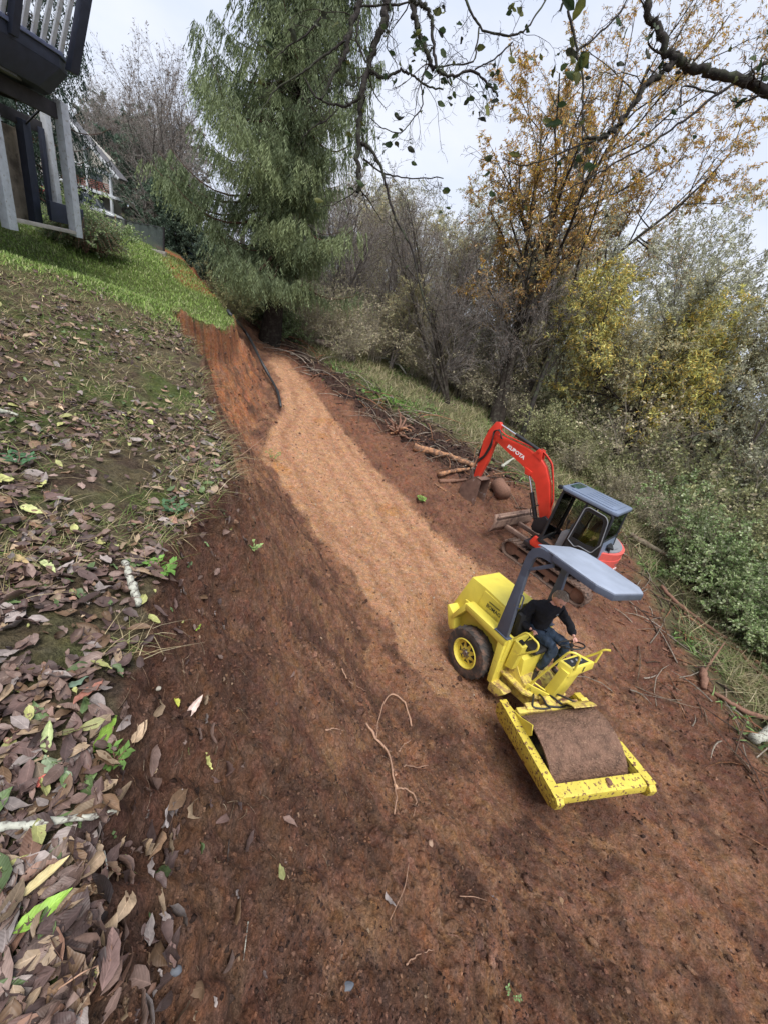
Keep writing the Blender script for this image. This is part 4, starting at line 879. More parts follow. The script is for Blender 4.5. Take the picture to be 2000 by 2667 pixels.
bm = bmesh.new(); bmesh.ops.create_uvsphere(bm, u_segments=48, v_segments=32, radius=1)
bmesh.ops.delete(bm, geom=[v for v in bm.verts if (v.co.z < -.35 + (.75 if v.co.x > .25 else 0) + .35 * max(0, v.co.x)) ], context='VERTS')
for v in bm.verts:
    x, y, z = v.co; k = 1 + .10 * float(fbm(x * 4 + z * 3, y * 4 + 2, 3)) + .05 * float(pn(x * 14, y * 14 + z * 9)); v.co = (x * .106 * k - .006, y * .083 * k, z * .127 * k + .004)
me = bpy.data.meshes.new('hair'); bm.to_mesh(me); bm.free(); me.materials.append(M_hair); me.transform(HEADM)
for p in me.polygons: p.use_smooth = True
hair = bpy.data.objects.new('hair', me); col.objects.link(hair); hair.parent = body
body.matrix_world = PM
m = MB(); m.prism([(-.035, 0), (-.033, .02), (-.018, .036), (0, .04), (.018, .036), (.033, .02), (.035, 0)], 0, .004, 'z', 0)
lg = m.build('chest_logo', mat('grey_embroidery', (.16, .18, .19), .7, var=.3, scale=60), jack)
from mathutils.bvhtree import BVHTree
bpy.context.view_layer.update()
bt = BVHTree.FromPolygons([v.co for v in jack.data.vertices], [p.vertices for p in jack.data.polygons])
def surf(bt_, Minv, px, py):
    o_ = Minv @ Vector((0, 0, CZ)); d_ = (Minv.to_3x3() @ Vector(ray(px, py))).normalized(); return bt_.ray_cast(o_, d_)
hp, hn, _, _ = surf(bt, PM.inverted(), 1330 + 685 / 5.72, 1500 + 590 / 5.72)
if hp is not None:
    z_ = Vector(hn).normalized(); y_ = (Vector((0, 0, 1)) - z_ * z_.z).normalized(); x_ = y_.cross(z_)
    lg.matrix_local = Matrix([[x_[i], y_[i], z_[i], hp[i] + z_[i] * .003] for i in range(3)] + [[0, 0, 0, 1]])
# ------------------------------------------------------------------ plant builders
M_clod = M_ground
def unit(v): return v / (np.linalg.norm(v, axis=-1, keepdims=True) + 1e-9)
def tubes(lines, k=4):
    """lines: list of (points n x 3, radii n) -> verts, quads"""
    Vs = []; Fs = []; off = 0
    by = {}
    for P, r in lines: by.setdefault(len(P), []).append((P, r))
    ang = np.arange(k) * 2 * np.pi / k
    for n, Ls in by.items():
        P = np.array([a for a, _ in Ls]); r = np.array([b for _, b in Ls]); T = np.zeros_like(P); T[:, 1:-1] = P[:, 2:] - P[:, :-2]; T[:, 0] = P[:, 1] - P[:, 0]; T[:, -1] = P[:, -1] - P[:, -2]; T = unit(T)
        ref = np.array([.37, .21, .9]); A = unit(np.cross(T, ref)); B = np.cross(T, A)
        V = P[:, :, None] + r[:, :, None, None] * (A[:, :, None] * np.cos(ang)[None, None, :, None] + B[:, :, None] * np.sin(ang)[None, None, :, None])
        m = len(Ls); Vs.append(V.reshape(-1, 3)); b = off + (np.arange(m) * n * k)[:, None, None] + (np.arange(n - 1) * k)[None, :, None]; j = np.arange(k)[None, None]; jn = (j + 1) % k
        Fs.append(np.stack([b + j, b + jn, b + k + jn, b + k + j], -1).reshape(-1, 4)); off += m * n * k
    return np.vstack(Vs), np.vstack(Fs)
def leaves(P, D, Nn, ln, wd, fold=.0):
    """one four-cornered leaf per point: P base, D direction, Nn face normal"""
    D = unit(D); S = unit(np.cross(D, Nn)); n = len(P); ln = np.broadcast_to(ln, n)[:, None]; wd = np.broadcast_to(wd, n)[:, None]
    up = np.cross(S, D)
    a = P; b = P + D * ln * .45 + S * wd * .5 + up * fold * wd; c = P + D * ln - up * fold * wd * .6; d = P + D * ln * .45 - S * wd * .5 + up * fold * wd
    V = np.stack([a, b, c, d], 1).reshape(-1, 3); F = np.arange(4 * n).reshape(-1, 4); return V, F
def pick(palette, n, w=None, jit=.18):
    pal = np.array(palette); i = rng.choice(len(pal), n, p=None if w is None else np.array(w) / np.sum(w)); return np.clip(pal[i] * (1 + jit * rng.standard_normal((n, 1))), .004, .95)
M_leaf = leafmat('foliage', .55, .3); M_leafdry = leafmat('dry_leaves', .7, .12, .3)
def barkmat(name, c, c2, s=14): return mat(name, c, .9, var=.3, scale=s, c2=c2, c2pos=(.48, .66), c2scale=6, bump=.7, bscale=22, spec=.1)
M_bark = barkmat('dark_bark', (.030, .024, .020), (.07, .065, .05)); M_barkg = barkmat('grey_bark', (.17, .15, .135), (.10, .085, .075)); M_barkr = barkmat('red_brown_bark', (.13, .075, .055), (.06, .05, .035)); M_moss = barkmat('mossy_bark', (.035, .030, .028), (.065, .075, .045), 30)
def grow(p, d, L, r, lev, cfg, out):
    n = cfg['seg'][lev]; P = [np.array(p, float)]; d = np.array(d, float); d /= np.linalg.norm(d); R = [r]; D = [d]
    for i in range(n):
        d = d + rng.standard_normal(3) * cfg['wob'][lev] + np.array([0, 0, cfg['trop'][lev]]); d /= np.linalg.norm(d); P.append(P[-1] + d * L / n); R.append(r * (1 - (i + 1) / n * (1 - cfg['tap'][lev]))); D.append(d)
    out[lev].append((np.array(P), np.array(R)))
    if lev + 1 < len(cfg['seg']):
        for k in range(cfg['kids'][lev]):
            t = cfg['from'][lev] + (1 - cfg['from'][lev]) * ((k + rng.random()) / cfg['kids'][lev]); q = t * n; i = min(int(q), n - 1); b = P[i] + (P[i + 1] - P[i]) * (q - i)
            a = rng.standard_normal(3); a -= a @ D[i] * D[i]; a /= np.linalg.norm(a); sp = cfg['spread'][lev] * (.7 + .6 * rng.random()); nd = D[i] * math.cos(sp) + a * math.sin(sp)
            grow(b, nd, L * cfg['lr'][lev] * (.6 + .6 * rng.random()) * (1 - .45 * t), max(R[i] * cfg['rr'][lev], cfg.get('rmin', .006)), lev + 1, cfg, out)
def leafset(lines, per, ln, wd, pal, wts=None, hang=.35, keep=None, cl=.0):
    if not lines: return None
    P = []; D = []
    for Q, r in lines:
        m = rng.poisson(per)
        if m == 0: continue
        t = rng.random(m) ** .8 * (len(Q) - 1); i = np.minimum(t.astype(int), len(Q) - 2); P.append(Q[i] + (Q[i + 1] - Q[i]) * (t - i)[:, None]); D.append(Q[i + 1] - Q[i])
    P = np.vstack(P); D = unit(np.vstack(D)); n = len(P)
    if keep is not None:
        k = keep(P); P, D = P[k], D[k]; n = len(P)
    D = D * .6 + rng.standard_normal((n, 3)) * .6 - np.array([0, 0, hang]); N_ = rng.standard_normal((n, 3)) + [0, 0, .6]
    V, F = leaves(P, D, N_, ln * (.6 + .7 * rng.random(n)), wd * (.6 + .7 * rng.random(n)), .15)
    c = pick(pal, n, wts)
    if cl:
        f = fbm(P[:, 0] * .9 + P[:, 2] * .7, P[:, 1] * .9 - P[:, 2] * .5, 2)[:, None]; c = np.clip(c * (1 + cl * f * 2), .004, .9)
    return V, F, np.repeat(c, 4, 0)
def assemble(root, parts_, names=('trunk', 'crown')):
    pass
CFG_W = dict(seg=[9, 7, 6, 5], wob=[.07, .12, .16, .2], trop=[.02, .05, .03, -.03], tap=[.35, .3, .3, .4], kids=[11, 10, 8], **{'from': [.25, .15, .1]}, spread=[.6, .6, .65], lr=[.62, .55, .5], rr=[.5, .5, .5])
def tree_obj(root, out, barkm, leafargs=None, crown_mat=None, split=2, k0=8, name2='crown', twigc=(.10, .085, .075)):
    """trunk = thick limbs; crown = twigs and leaves in one mesh"""
    V, F = tubes([l for lv in out[:split] for l in lv], k0); t = mesh_np('trunk', V, F, mat=barkm, parent=root)
    tw = [l for lv in out[split:] for l in lv]; Vs, Fs, Cs = [], [], []; off = 0
    if tw:
        V, F = tubes(tw, 3); Vs.append(V); Fs.append(F); Cs.append(np.tile(np.array(twigc), (len(V), 1)) * (1 + .25 * rng.standard_normal((len(V), 1)).clip(-1.5, 1.5))); off += len(V)
    if leafargs:
        for la in leafargs:
            r = leafset(out[-1] + (out[-2] if la.pop('two', 0) else []), **la)
            if r: Vs.append(r[0]); Fs.append(r[1] + off); Cs.append(r[2]); off += len(r[0])
    if Vs:
        V = np.vstack(Vs); c = mesh_np(name2, V, np.vstack(Fs), mat=M_leaf, parent=root, colr=np.vstack(Cs), smooth=False)
    return root
def new(nl=4): return [[] for _ in range(nl)]
def path(pts, n=10):
    """photo pixels with distances -> smooth world polyline"""
    W = np.array([un(*p) for p in pts]); t = np.arange(len(W)); q = np.linspace(0, len(W) - 1, n); P = np.stack([np.interp(q, t, W[:, i]) for i in range(3)], 1); P[1:-1] = .25 * P[:-2] + .5 * P[1:-1] + .25 * P[2:]; return P
def along(P, R, lev, cfg, out, kids, L, t0=.3, spread=.7, rr=.5):
    out[lev].append((P, R)); n = len(P) - 1
    for k in range(kids):
        t = t0 + (1 - t0) * (k + rng.random()) / kids; q = t * n; i = min(int(q), n - 1); b = P[i] + (P[i + 1] - P[i]) * (q - i); D = unit(P[i + 1] - P[i]); a = rng.standard_normal(3); a -= a @ D * D; a /= np.linalg.norm(a); sp = spread * (.7 + .6 * rng.random())
        grow(b, D * math.cos(sp) + a * math.sin(sp) + np.array([0, 0, .15]), L * (.6 + .6 * rng.random()) * (1 - .3 * t), max(R[i] * rr, .012), lev + 1, cfg, out)
OLIVE = [(.15, .155, .075), (.20, .19, .10), (.11, .125, .06), (.24, .19, .08)]; YEL = [(.55, .40, .06), (.60, .32, .05), (.42, .40, .07), (.30, .33, .07)]; ORA = [(.60, .34, .12), (.50, .31, .16), (.64, .42, .12), (.38, .30, .14)]
GREY = [(.17, .175, .12), (.22, .21, .15), (.13, .14, .085)]
def zat(s, d): x, y = XY(s, d); return x, y, hz(x, y)
# ------------------------------------------------------------------ western red cedar
def hanging(root_name, base, H0, z0, rfun, nb, ns, pal, label, cat, group=None, seed=3, droop=1., keepf=None, lean=(0, 0), tr=.55, spr=(.45, 1.1), lf=(.17, .045), dens=9, flat=False):
    global rng
    old = rng; rng = np.random.default_rng(seed)
    root = empty(root_name, base, label=label, cat=cat, group=group)
    zz = np.linspace(-.3, H0, 16); P = np.stack([lean[0] * zz + .05 * np.sin(zz), lean[1] * zz, zz], 1); R = tr * (1 - zz / H0 * .9).clip(.05) * (1 + .45 * np.exp(-zz.clip(0) / .6))
    V, F = tubes([(P, R)] + [(P + np.array([math.cos(a) * .28, math.sin(a) * .28, 0]) * (tr / .55), R * .5) for a in (1, 3.2, 5)], 14); mesh_np('trunk', V, F, mat=M_bark, parent=root)
    L = []; SP = []; SD_ = []; SL = []; SB = []
    for k in range(nb):
        z = z0 + (H0 - z0) * ((k + rng.random()) / nb) ** 1.0; a = rng.random() * 2 * np.pi; ln = rfun(z, a)
        if ln < .2: continue
        t = np.linspace(0, 1, 9); dr = -.30 * ln * np.sin(t * np.pi * .75) * droop + .14 * ln * t ** 3; dirv = np.array([math.cos(a), math.sin(a), 0]); sd = np.array([-math.sin(a), math.cos(a), 0]); bend = rng.normal() * .15
        B = np.stack([lean[0] * z, lean[1] * z, z]) + dirv * (t * ln)[:, None] + sd * (bend * ln * t * t)[:, None] + np.array([0, 0, 1]) * (dr - .02)[:, None]; L.append((B, .06 * (1 - t * .9) * (ln / 4.)))
        m = int(ns * ln); tt = rng.random(m) ** .7 * 8 * .999; i = tt.astype(int); q = B[i] + (B[i + 1] - B[i]) * (tt - i)[:, None]
        side = rng.choice([-1, 1], m) * rng.random(m) * (.45 + .9 * (1 - (tt / 8 - .45) ** 2)) * .55; q = q + sd * side[:, None] + np.array([0, 0, -.12]) * (side[:, None] ** 2)
        SP.append(q); SD_.append(np.tile(dirv, (m, 1)) * .25 + sd * side[:, None] * .6); SL.append(spr[0] + (spr[1] - spr[0]) * rng.random(m)); SB.append(np.tile(rng.random(), m))
    V, F = tubes(L, 5); mesh_np('limbs', V, F, mat=M_barkr, parent=root)
    q = np.vstack(SP); dd = np.vstack(SD_); sl = np.concatenate(SL); sb = np.concatenate(SB); n = len(q); Vs = []; Fs = []; Cs = []; off = 0
    base_c = np.array(pal)[0] + (np.array(pal)[1] - np.array(pal)[0]) * (sb * .8 + rng.random(n) * .2)[:, None]
    for j in range(dens):
        u = (j + .2) / dens; o = dd * (u * sl)[:, None] + np.array([0, 0, -1.]) * (sl * u ** 1.2)[:, None] * (0.35 if flat else 1.); p = q + o; s_ = 1 if j % 2 else -1
        lat = unit(np.cross(dd + 1e-3, [0, 0, 1.])) * s_ + rng.standard_normal((n, 3)) * .35; D = lat * .55 + (dd * (2.0 if flat else .5)) + np.array([0, 0, -.35 if flat else -.9]); Nn = rng.standard_normal((n, 3))
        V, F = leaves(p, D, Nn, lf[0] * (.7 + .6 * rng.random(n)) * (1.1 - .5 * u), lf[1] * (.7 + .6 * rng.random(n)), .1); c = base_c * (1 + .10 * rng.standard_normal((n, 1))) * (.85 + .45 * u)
        Vs.append(V); Fs.append(F + off); Cs.append(np.repeat(c, 4, 0)); off += len(V)
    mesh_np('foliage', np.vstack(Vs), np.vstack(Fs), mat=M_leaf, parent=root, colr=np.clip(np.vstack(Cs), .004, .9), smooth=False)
    rng = old; return root
bx_, by_, bz_ = un(702, 895, 18.6)
def cedar_r(z, a):
    r = np.interp(z, [1.8, 3.5, 6, 10, 16, 22, 28], [3.2, 4.4, 4.8, 4.1, 3.4, 2.5, .6]) * (.30 + .70 * rng.random() ** .5) * 1.04 * (1 - .17 * math.cos(a)); return r * (.78 + .22 * math.sin(a * 3 + z * 1.7) + .12 * rng.normal())
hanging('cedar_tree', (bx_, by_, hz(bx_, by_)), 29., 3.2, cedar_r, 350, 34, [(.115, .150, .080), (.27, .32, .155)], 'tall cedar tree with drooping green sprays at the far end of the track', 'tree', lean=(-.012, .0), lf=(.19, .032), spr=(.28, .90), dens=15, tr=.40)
# ------------------------------------------------------------------ willow wood beyond the track
def at_d(px, py, d, z=1.9):
    """photo pixel -> point on the view ray that stands over forest-floor distance d"""
    r = ray(px, py); k = d / (.694 * r[0] + .72 * r[1]); return np.array([0, 0, CZ]) + r * k, k
# big leaning willow behind the excavator (two stems), autumn leaves
W_ = []
Zb = 15.2
root = empty('willow_tree', hit(1285, 1105), label='tall leaning willow with dark forked trunk and sparse orange leaves behind the excavator', cat='tree'); b0 = np.array(root.location)
def rel(P, b): return P - b
out = new(); cfg = dict(CFG_W)
Z = np.linalg.norm(b0[:2]) ; Zp = float((b0 - [0, 0, CZ]) @ (MC @ np.array([0, 0, -1.])))
def P_(pts, dz=0, n=12): return rel(path([(x, y, Zp + k) for x, y, k in pts], n), b0)
A = P_([(1283, 1120, 0), (1305, 1010, 0), (1340, 900, 0), (1385, 790, .3), (1410, 690, .6), (1445, 600, 1.), (1490, 530, 1.3), (1560, 430, 1.5), (1640, 300, 1.6), (1690, 170, 1.6)]); along(A, np.linspace(.25, .06, len(A)) * (1 + .5 * np.exp(-np.arange(len(A)) * 1.)), 0, cfg, out, 26, 6.4, .3, 1.0)
A = P_([(1300, 1110, -.2), (1320, 1000, -.2), (1338, 900, -.1), (1350, 830, 0), (1362, 740, .1), (1368, 640, .2), (1400, 480, .2), (1410, 330, 0)]); along(A, np.linspace(.20, .045, len(A)), 0, cfg, out, 22, 5.8, .3, 1.0)
A = P_([(1340, 1100, .3), (1400, 960, .4), (1440, 880, .5), (1480, 800, .6), (1560, 700, .8), (1650, 620, 1.), (1800, 520, 1.2), (1900, 400, 1.3)]); along(A, np.linspace(.15, .04, len(A)), 0, cfg, out, 22, 5.8, .3, 1.0)
tree_obj(root, out, M_bark, [dict(per=9, ln=.17, wd=.045, pal=ORA + OLIVE[1:2], hang=.6, cl=.3), dict(per=6, ln=.17, wd=.05, pal=YEL[:2], hang=.5, keep=lambda P: fbm(P[:, 0] * .35 + 3, P[:, 2] * .35 + P[:, 1] * .3, 2) > .05)])
# slim bare forked tree left of it
def slim(base_px, stems, label, group=None, Z=None, leaf=None, r0=.09, bark=None, kids=9, kl=2.6):
    root = empty('young_tree', hit(*base_px) if Z is None else tuple(un(*base_px, Z)), label=label, cat='tree', group=group); b = np.array(root.location); zp = float((b - [0, 0, CZ]) @ (MC @ np.array([0, 0, -1.]))); o = new()
    for st in stems:
        A = path([(x, y, zp + (k[0] if k else 0)) for x, y, *k in st], 10) - b; A[0, 2] -= .1; along(A, np.linspace(r0, r0 * .2, 10), 0, cfg, o, kids, kl, .25, .5)
    tree_obj(root, o, bark or M_bark, leaf, twigc=(.16, .14, .125)); return root
slim((1168, 1052), [[(1168, 1055), (1130, 960), (1095, 860), (1078, 780), (1045, 700), (1015, 560)], [(1168, 1055), (1150, 960), (1125, 860), (1110, 760), (1085, 640), (1060, 520)], [(1170, 1055), (1148, 900), (1120, 800), (1090, 730), (1075, 600)]], 'slim bare tree with three dark stems leaning left at the wood edge', Zp, leaf=[dict(per=.5, ln=.10, wd=.04, pal=OLIVE)]) if False else slim((1168, 1052), [[(1168, 1055), (1130, 960), (1095, 860), (1078, 780), (1045, 700), (1015, 560)], [(1168, 1055), (1150, 960), (1125, 860), (1110, 760), (1085, 640), (1060, 520)], [(1170, 1055), (1148, 900), (1120, 800), (1090, 730), (1075, 600)]], 'slim bare tree with three dark stems leaning left at the wood edge', leaf=[dict(per=.5, ln=.10, wd=.04, pal=OLIVE)])
slim((1195, 1040), [[(1195, 1042), (1215, 960), (1235, 900), (1240, 820), (1255, 700)], [(1190, 1042), (1196, 960), (1205, 880), (1190, 760)]], 'thin dark sapling between the bare tree and the big willow', leaf=[dict(per=2, ln=.11, wd=.04, pal=OLIVE)], r0=.05, kids=7, kl=1.6)
slim((1355, 1150), [[(1355, 1152), (1385, 1050), (1420, 960), (1450, 880), (1465, 800)]], 'mossy leaning stem just right of the big forked willow', leaf=[dict(per=3, ln=.13, wd=.04, pal=OLIVE)], r0=.14, kids=6, kl=2.2, bark=M_moss)
# yellow leaved willow on the right with low dark limbs
root = slim((1560, 1235), [[(1560, 1240), (1580, 1200), (1620, 1150), (1670, 1080), (1710, 1010), (1760, 940), (1790, 860)], [(1590, 1195), (1640, 1165), (1700, 1110), (1780, 1060), (1850, 980), (1880, 900)], [(1660, 1090), (1625, 1050), (1560, 1000), (1540, 900), (1560, 820)]], 'low willow with bright yellow leaves and dark sprawling limbs right of the excavator',
            leaf=[dict(per=9, ln=.19, wd=.05, pal=[(.68, .56, .16), (.72, .50, .13), (.58, .56, .19), (.36, .38, .15), (.30, .30, .14)], hang=.4, cl=.45)], r0=.12, kids=17, kl=3.6)
# backdrop trees: four kinds grown once, then copied
def kind(name, seed, h, pal, per, bark, ln=.14, wd=.05, twig=(.32, .29, .25), stems=3, lean=.12, cfg_=None, r0=.13):
    global rng
    old = rng; rng = np.random.default_rng(seed); root = empty(name); o = new(); c = dict(cfg_ or CFG_W)
    for k in range(stems):
        d = np.array([rng.normal() * lean, rng.normal() * lean, 1.]); p = np.array([rng.normal() * .2, rng.normal() * .2, -.2]); n = 10; P = [p]
        for i in range(n - 1): d = unit(d + rng.standard_normal(3) * .06 + [0, 0, .02]); P.append(P[-1] + d * h * .78 / (n - 1))
        along(np.array(P), np.linspace(r0, .03, n), 0, c, o, 12, h * .42, .10, .8)
    tree_obj(root, o, bark, [dict(per=per, ln=ln, wd=wd, pal=pal, hang=.3, cl=.35)], twigc=twig); rng = old; return root
K_ol = kind('willow_tree', 11, 10., [(.47, .45, .26), (.55, .51, .31), (.36, .37, .21), (.58, .46, .24)], 8, M_barkg); K_gr = kind('willow_tree', 12, 11., [(.50, .50, .36), (.57, .56, .42), (.40, .42, .29)], 8, M_barkg, ln=.13); K_ye = kind('willow_tree', 13, 9., [(.54, .46, .16), (.62, .45, .13), (.40, .39, .16)], 9, M_bark); K_ba = kind('bare_tree', 14, 11., [(.20, .15, .12), (.16, .13, .11)], 1.0, M_barkg, twig=(.43, .39, .36), stems=5)
def copy_tree(o, loc, rz, sc_, label=None, group=None, cat='tree'):
    c = o.copy(); col.objects.link(c); c.location = loc; c.rotation_euler = (0, 0, rz); c.scale = (sc_,) * 3; tag(c, label, cat, group)
    for ch in o.children:
        d = ch.copy(); col.objects.link(d); d.parent = c
        for g in ch.children: e = g.copy(); col.objects.link(e); e.parent = d
    return c
bg_l = {0: ('olive green willow', 'olive willows in the wood'), 1: ('grey green feathery willow', 'grey willows in the wood'), 2: ('yellowing willow', 'yellowing willows in the wood'), 3: ('bare pale grey tree', 'bare trees in the wood')}
kinds = [K_ol, K_gr, K_ye, K_ba]; used = [False] * 4
#  (s, d, kind, scale)
def where(base, s_, d_, deep, q_=None):
    lm = next(t for lim, t in ((-2.2, 'at the right edge of the photo'), (1.2, 'behind the long fallen branch'), (4, 'behind the excavator cab'), (6.6, 'behind the excavator boom'), (9.3, 'near the big forked willow'), (11.8, 'behind the slim bare tree'), (15, 'behind the brush pile'), (19, 'between brush pile and cedar'), (25, 'just past the cedar'), (999, 'far beyond the cedar')) if s_ < lim)
    base = base.replace('tangle', 'tangle') if q_ is None else ('tall ' if q_ >= 1.2 else 'small ' if q_ <= .72 else '') + base
    rw = ('front row' if d_ < 15.4 else 'second row' if d_ < 18.5 else 'back row') if not deep else ('front row' if d_ < 17.5 else 'middle row' if d_ < 22 else 'back row')
    return base + ', ' + rw + ' ' + lm
spots = [(-8, 17, 1, .8), (-5, 15.5, 0, .45), (-6, 22, 1, 1.), (-2.5, 19.5, 0, .8), (-1.0, 24, 1, 1.), (1.2, 21.5, 1, .75), (3.5, 24, 0, .95), (5.2, 23.5, 1, .8), (7.5, 24, 1, 1.), (8.4, 20.5, 0, .7), (9.6, 22.5, 2, .75), (11.8, 19.6, 0, .5), (12, 24, 1, 1.), (12.6, 18.6, 3, .7), (14.5, 21, 0, .85), (14.6, 16., 3, .55), (16.5, 24.5, 1, 1.), (17, 18.5, 3, .75), (17.6, 15, 0, .5), (19.5, 21, 0, .85), (20, 16.5, 3, .7), (21, 27, 1, 1.05), (23, 19, 3, .85), (23.5, 14.6, 3, .7), (26, 22, 0, .95), (27, 16.5, 3, .85), (30, 19.5, 0, .9), (31, 14.5, 3, .8), (34, 24, 1, 1.), (36, 17, 3, 1.), (40, 21, 0, 1.), (46, 17, 3, 1.1), (10, 30, 1, 1.2), (1, 30, 1, 1.15), (-6, 29, 1, 1.1), (20, 34, 0, 1.2), (30, 30, 1, 1.2), (42, 30, 0, 1.3), (-11, 20, 1, 1.), (-13, 27, 1, 1.2)]
bgx = {(-5, 15.5): 'small olive willow at the right edge, nearest the brush', (11.8, 19.6): 'small olive willow just left of the big forked willow', (14.6, 16.): 'small bare pale tree behind the brush pile', (17.6, 15): 'small olive willow beside the far fallen log'}
for i, (s_, d_, k, q) in enumerate(spots):
    x, y, z = zat(s_, d_); rz = i * 2.4; lab, gp = where(bg_l[k][0], s_, d_, 1, q * (.98 if k < 2 else 1)), bg_l[k][1]
    if (s_, d_) in bgx: lab, gp = bgx[(s_, d_)], None
    if not used[k]: o = kinds[k]; used[k] = True; o.location = (x, y, z - .1); o.rotation_euler = (0, 0, rz); o.scale = (q,) * 3; tag(o, lab, 'tree', gp)
    else: copy_tree(kinds[k], (x, y, z - .1), rz, q, lab, gp)

# ------------------------------------------------------------------ undergrowth: tangled shrubs, one of each kind then copies
def shrub(name, seed, h, n, pal, per, twig, ln=.09, wd=.05, arch=.12, r0=.014):
    global rng
    old = rng; rng = np.random.default_rng(seed); root = empty(name); o = new(3); c = dict(seg=[8, 6, 5], wob=[.12, .18, .2], trop=[-arch * .6, -.03, -.05], tap=[.3, .3, .4], kids=[7, 6], **{'from': [.25, .1]}, spread=[.7, .7], lr=[.5, .45], rr=[.6, .6], rmin=.004)
    for k in range(n):
        a = rng.random() * 6.28; t = .15 + .55 * rng.random(); grow([rng.normal() * .25, rng.normal() * .25, -.05], [math.cos(a) * t, math.sin(a) * t, 1], h * (.6 + .6 * rng.random()), r0, 0, c, o)
    V, F = tubes(o[0], 4); mesh_np('stems', V, F, mat=M_clod, parent=root, colr=np.hstack([np.tile(np.array(twig), (len(V), 1)) * (1 + .2 * rng.standard_normal((len(V), 1)).clip(-1.5, 1.5)), np.zeros((len(V), 1))]))
    tw = o[1] + o[2]; V, F = tubes(tw, 3); cc = np.tile(np.array(twig), (len(V), 1)); r = leafset(tw, per, ln, wd, pal, hang=.1, cl=.3); mesh_np('foliage', np.vstack([V, r[0]]), np.vstack([F, r[1] + len(V)]), mat=M_leaf, parent=root, colr=np.vstack([cc, r[2]]), smooth=False); rng = old; return root
S_g = shrub('shrub', 21, 1.7, 26, [(.28, .38, .16), (.36, .43, .21), (.20, .29, .11), (.42, .46, .29)], 7, (.22, .18, .14), ln=.075, wd=.055); S_b = shrub('shrub', 22, 2.6, 30, [(.54, .47, .32), (.42, .36, .24), (.36, .36, .20)], 2.2, (.46, .40, .33)); S_o = shrub('shrub', 23, 2.3, 24, [(.36, .37, .19), (.44, .42, .22), (.27, .30, .14)], 6, (.22, .19, .15))
sl_ = {0: ('leafy green shrub', 'green shrubs in the undergrowth'), 1: ('tangle of pale bare stems', 'bare bramble tangles'), 2: ('olive shrub', 'olive shrubs in the undergrowth')}; S_ = [S_g, S_b, S_o]; us = [False] * 3
rs = np.random.default_rng(5)
sp_ = [(.4, 13.6, 0, 1.15), (-.7, 12.6, 0, 1.), (-1.6, 12.0, 0, .9), (-2.6, 11.4, 0, .9), (-.6, 14.2, 0, 1.2), (-2.2, 13.2, 0, 1.1), (-3.8, 12.2, 0, 1.1), (1.2, 14.8, 0, 1.1), (-3.6, 14.2, 0, 1.3), (1.8, 14.9, 1, .7), (2.9, 15.4, 1, .7), (3.9, 15.6, 1, .9), (4.4, 14.6, 1, .8), (5.4, 15.2, 2, .9), (6.4, 14.8, 1, .9), (7.2, 15.6, 2, 1.), (2.0, 16.4, 0, 1.2), (.4, 16.2, 2, 1.2), (-1.6, 15.8, 2, 1.2), (-3.4, 16.2, 1, 1.2), (4.2, 16.8, 2, 1.2), (9.0, 15.4, 1, 1.), (10.4, 14.4, 1, .8), (11.6, 14.8, 1, 1.), (12.8, 14.4, 1, .9), (14.2, 14, 1, .9), (15.4, 13.2, 1, .9), (16.6, 12.6, 1, .9), (17.6, 11.8, 1, .8), (18.8, 12.4, 1, 1.), (20, 11.2, 1, .9), (21, 12.6, 1, 1.1), (13.4, 16, 1, 1.1), (11, 16.6, 2, 1.1), (8.2, 17, 2, 1.2), (6, 17.6, 2, 1.2), (16, 15, 1, 1.1), (18.4, 14.4, 1, 1.2), (21.5, 14.6, 1, 1.2), (23.5, 11.6, 1, 1.), (24.5, 13.5, 1, 1.3), (27, 12, 2, 1.3), (-5.4, 12.6, 2, 1.2), (-5.6, 15, 2, 1.4), (20.2, 9.6, 0, .9), (21.6, 8.6, 0, 1.1), (22.4, 10, 2, 1.2), (19.6, 6.6, 0, .8), (20.6, 6.8, 2, .9), (18.4, 6.4, 2, .6), (2.6, 19, 2, 1.5), (0, 19, 1, 1.6), (5, 19.5, 1, 1.5), (9, 20, 2, 1.6), (13, 19.6, 1, 1.6), (16, 20, 2, 1.6), (-3, 19, 2, 1.6), (20, 18.5, 1, 1.6), (24, 17, 1, 1.6)]
for i, (s_, d_, k, q) in enumerate(sp_):
    d_ += .9 * (s_ < 3) + (3.4 if 7 < s_ < 17 and d_ < 16.7 else 2.0 if 3 < s_ <= 7 and d_ < 17 else 0); q *= (.62 if 2.5 < s_ < 8 and d_ < 19 else .8 if 7 < s_ < 14 else 1.); x, y, z = zat(s_, d_); lab, gp = where(sl_[k][0], s_, d_, 0, q), sl_[k][1]
    if not us[k]: o = S_[k]; us[k] = True; o.location = (x, y, z - .05); o.scale = (q,) * 3; tag(o, lab, 'shrub', gp)
    else: copy_tree(S_[k], (x, y, z - .05), i * 1.9, q, lab, gp, 'shrub')
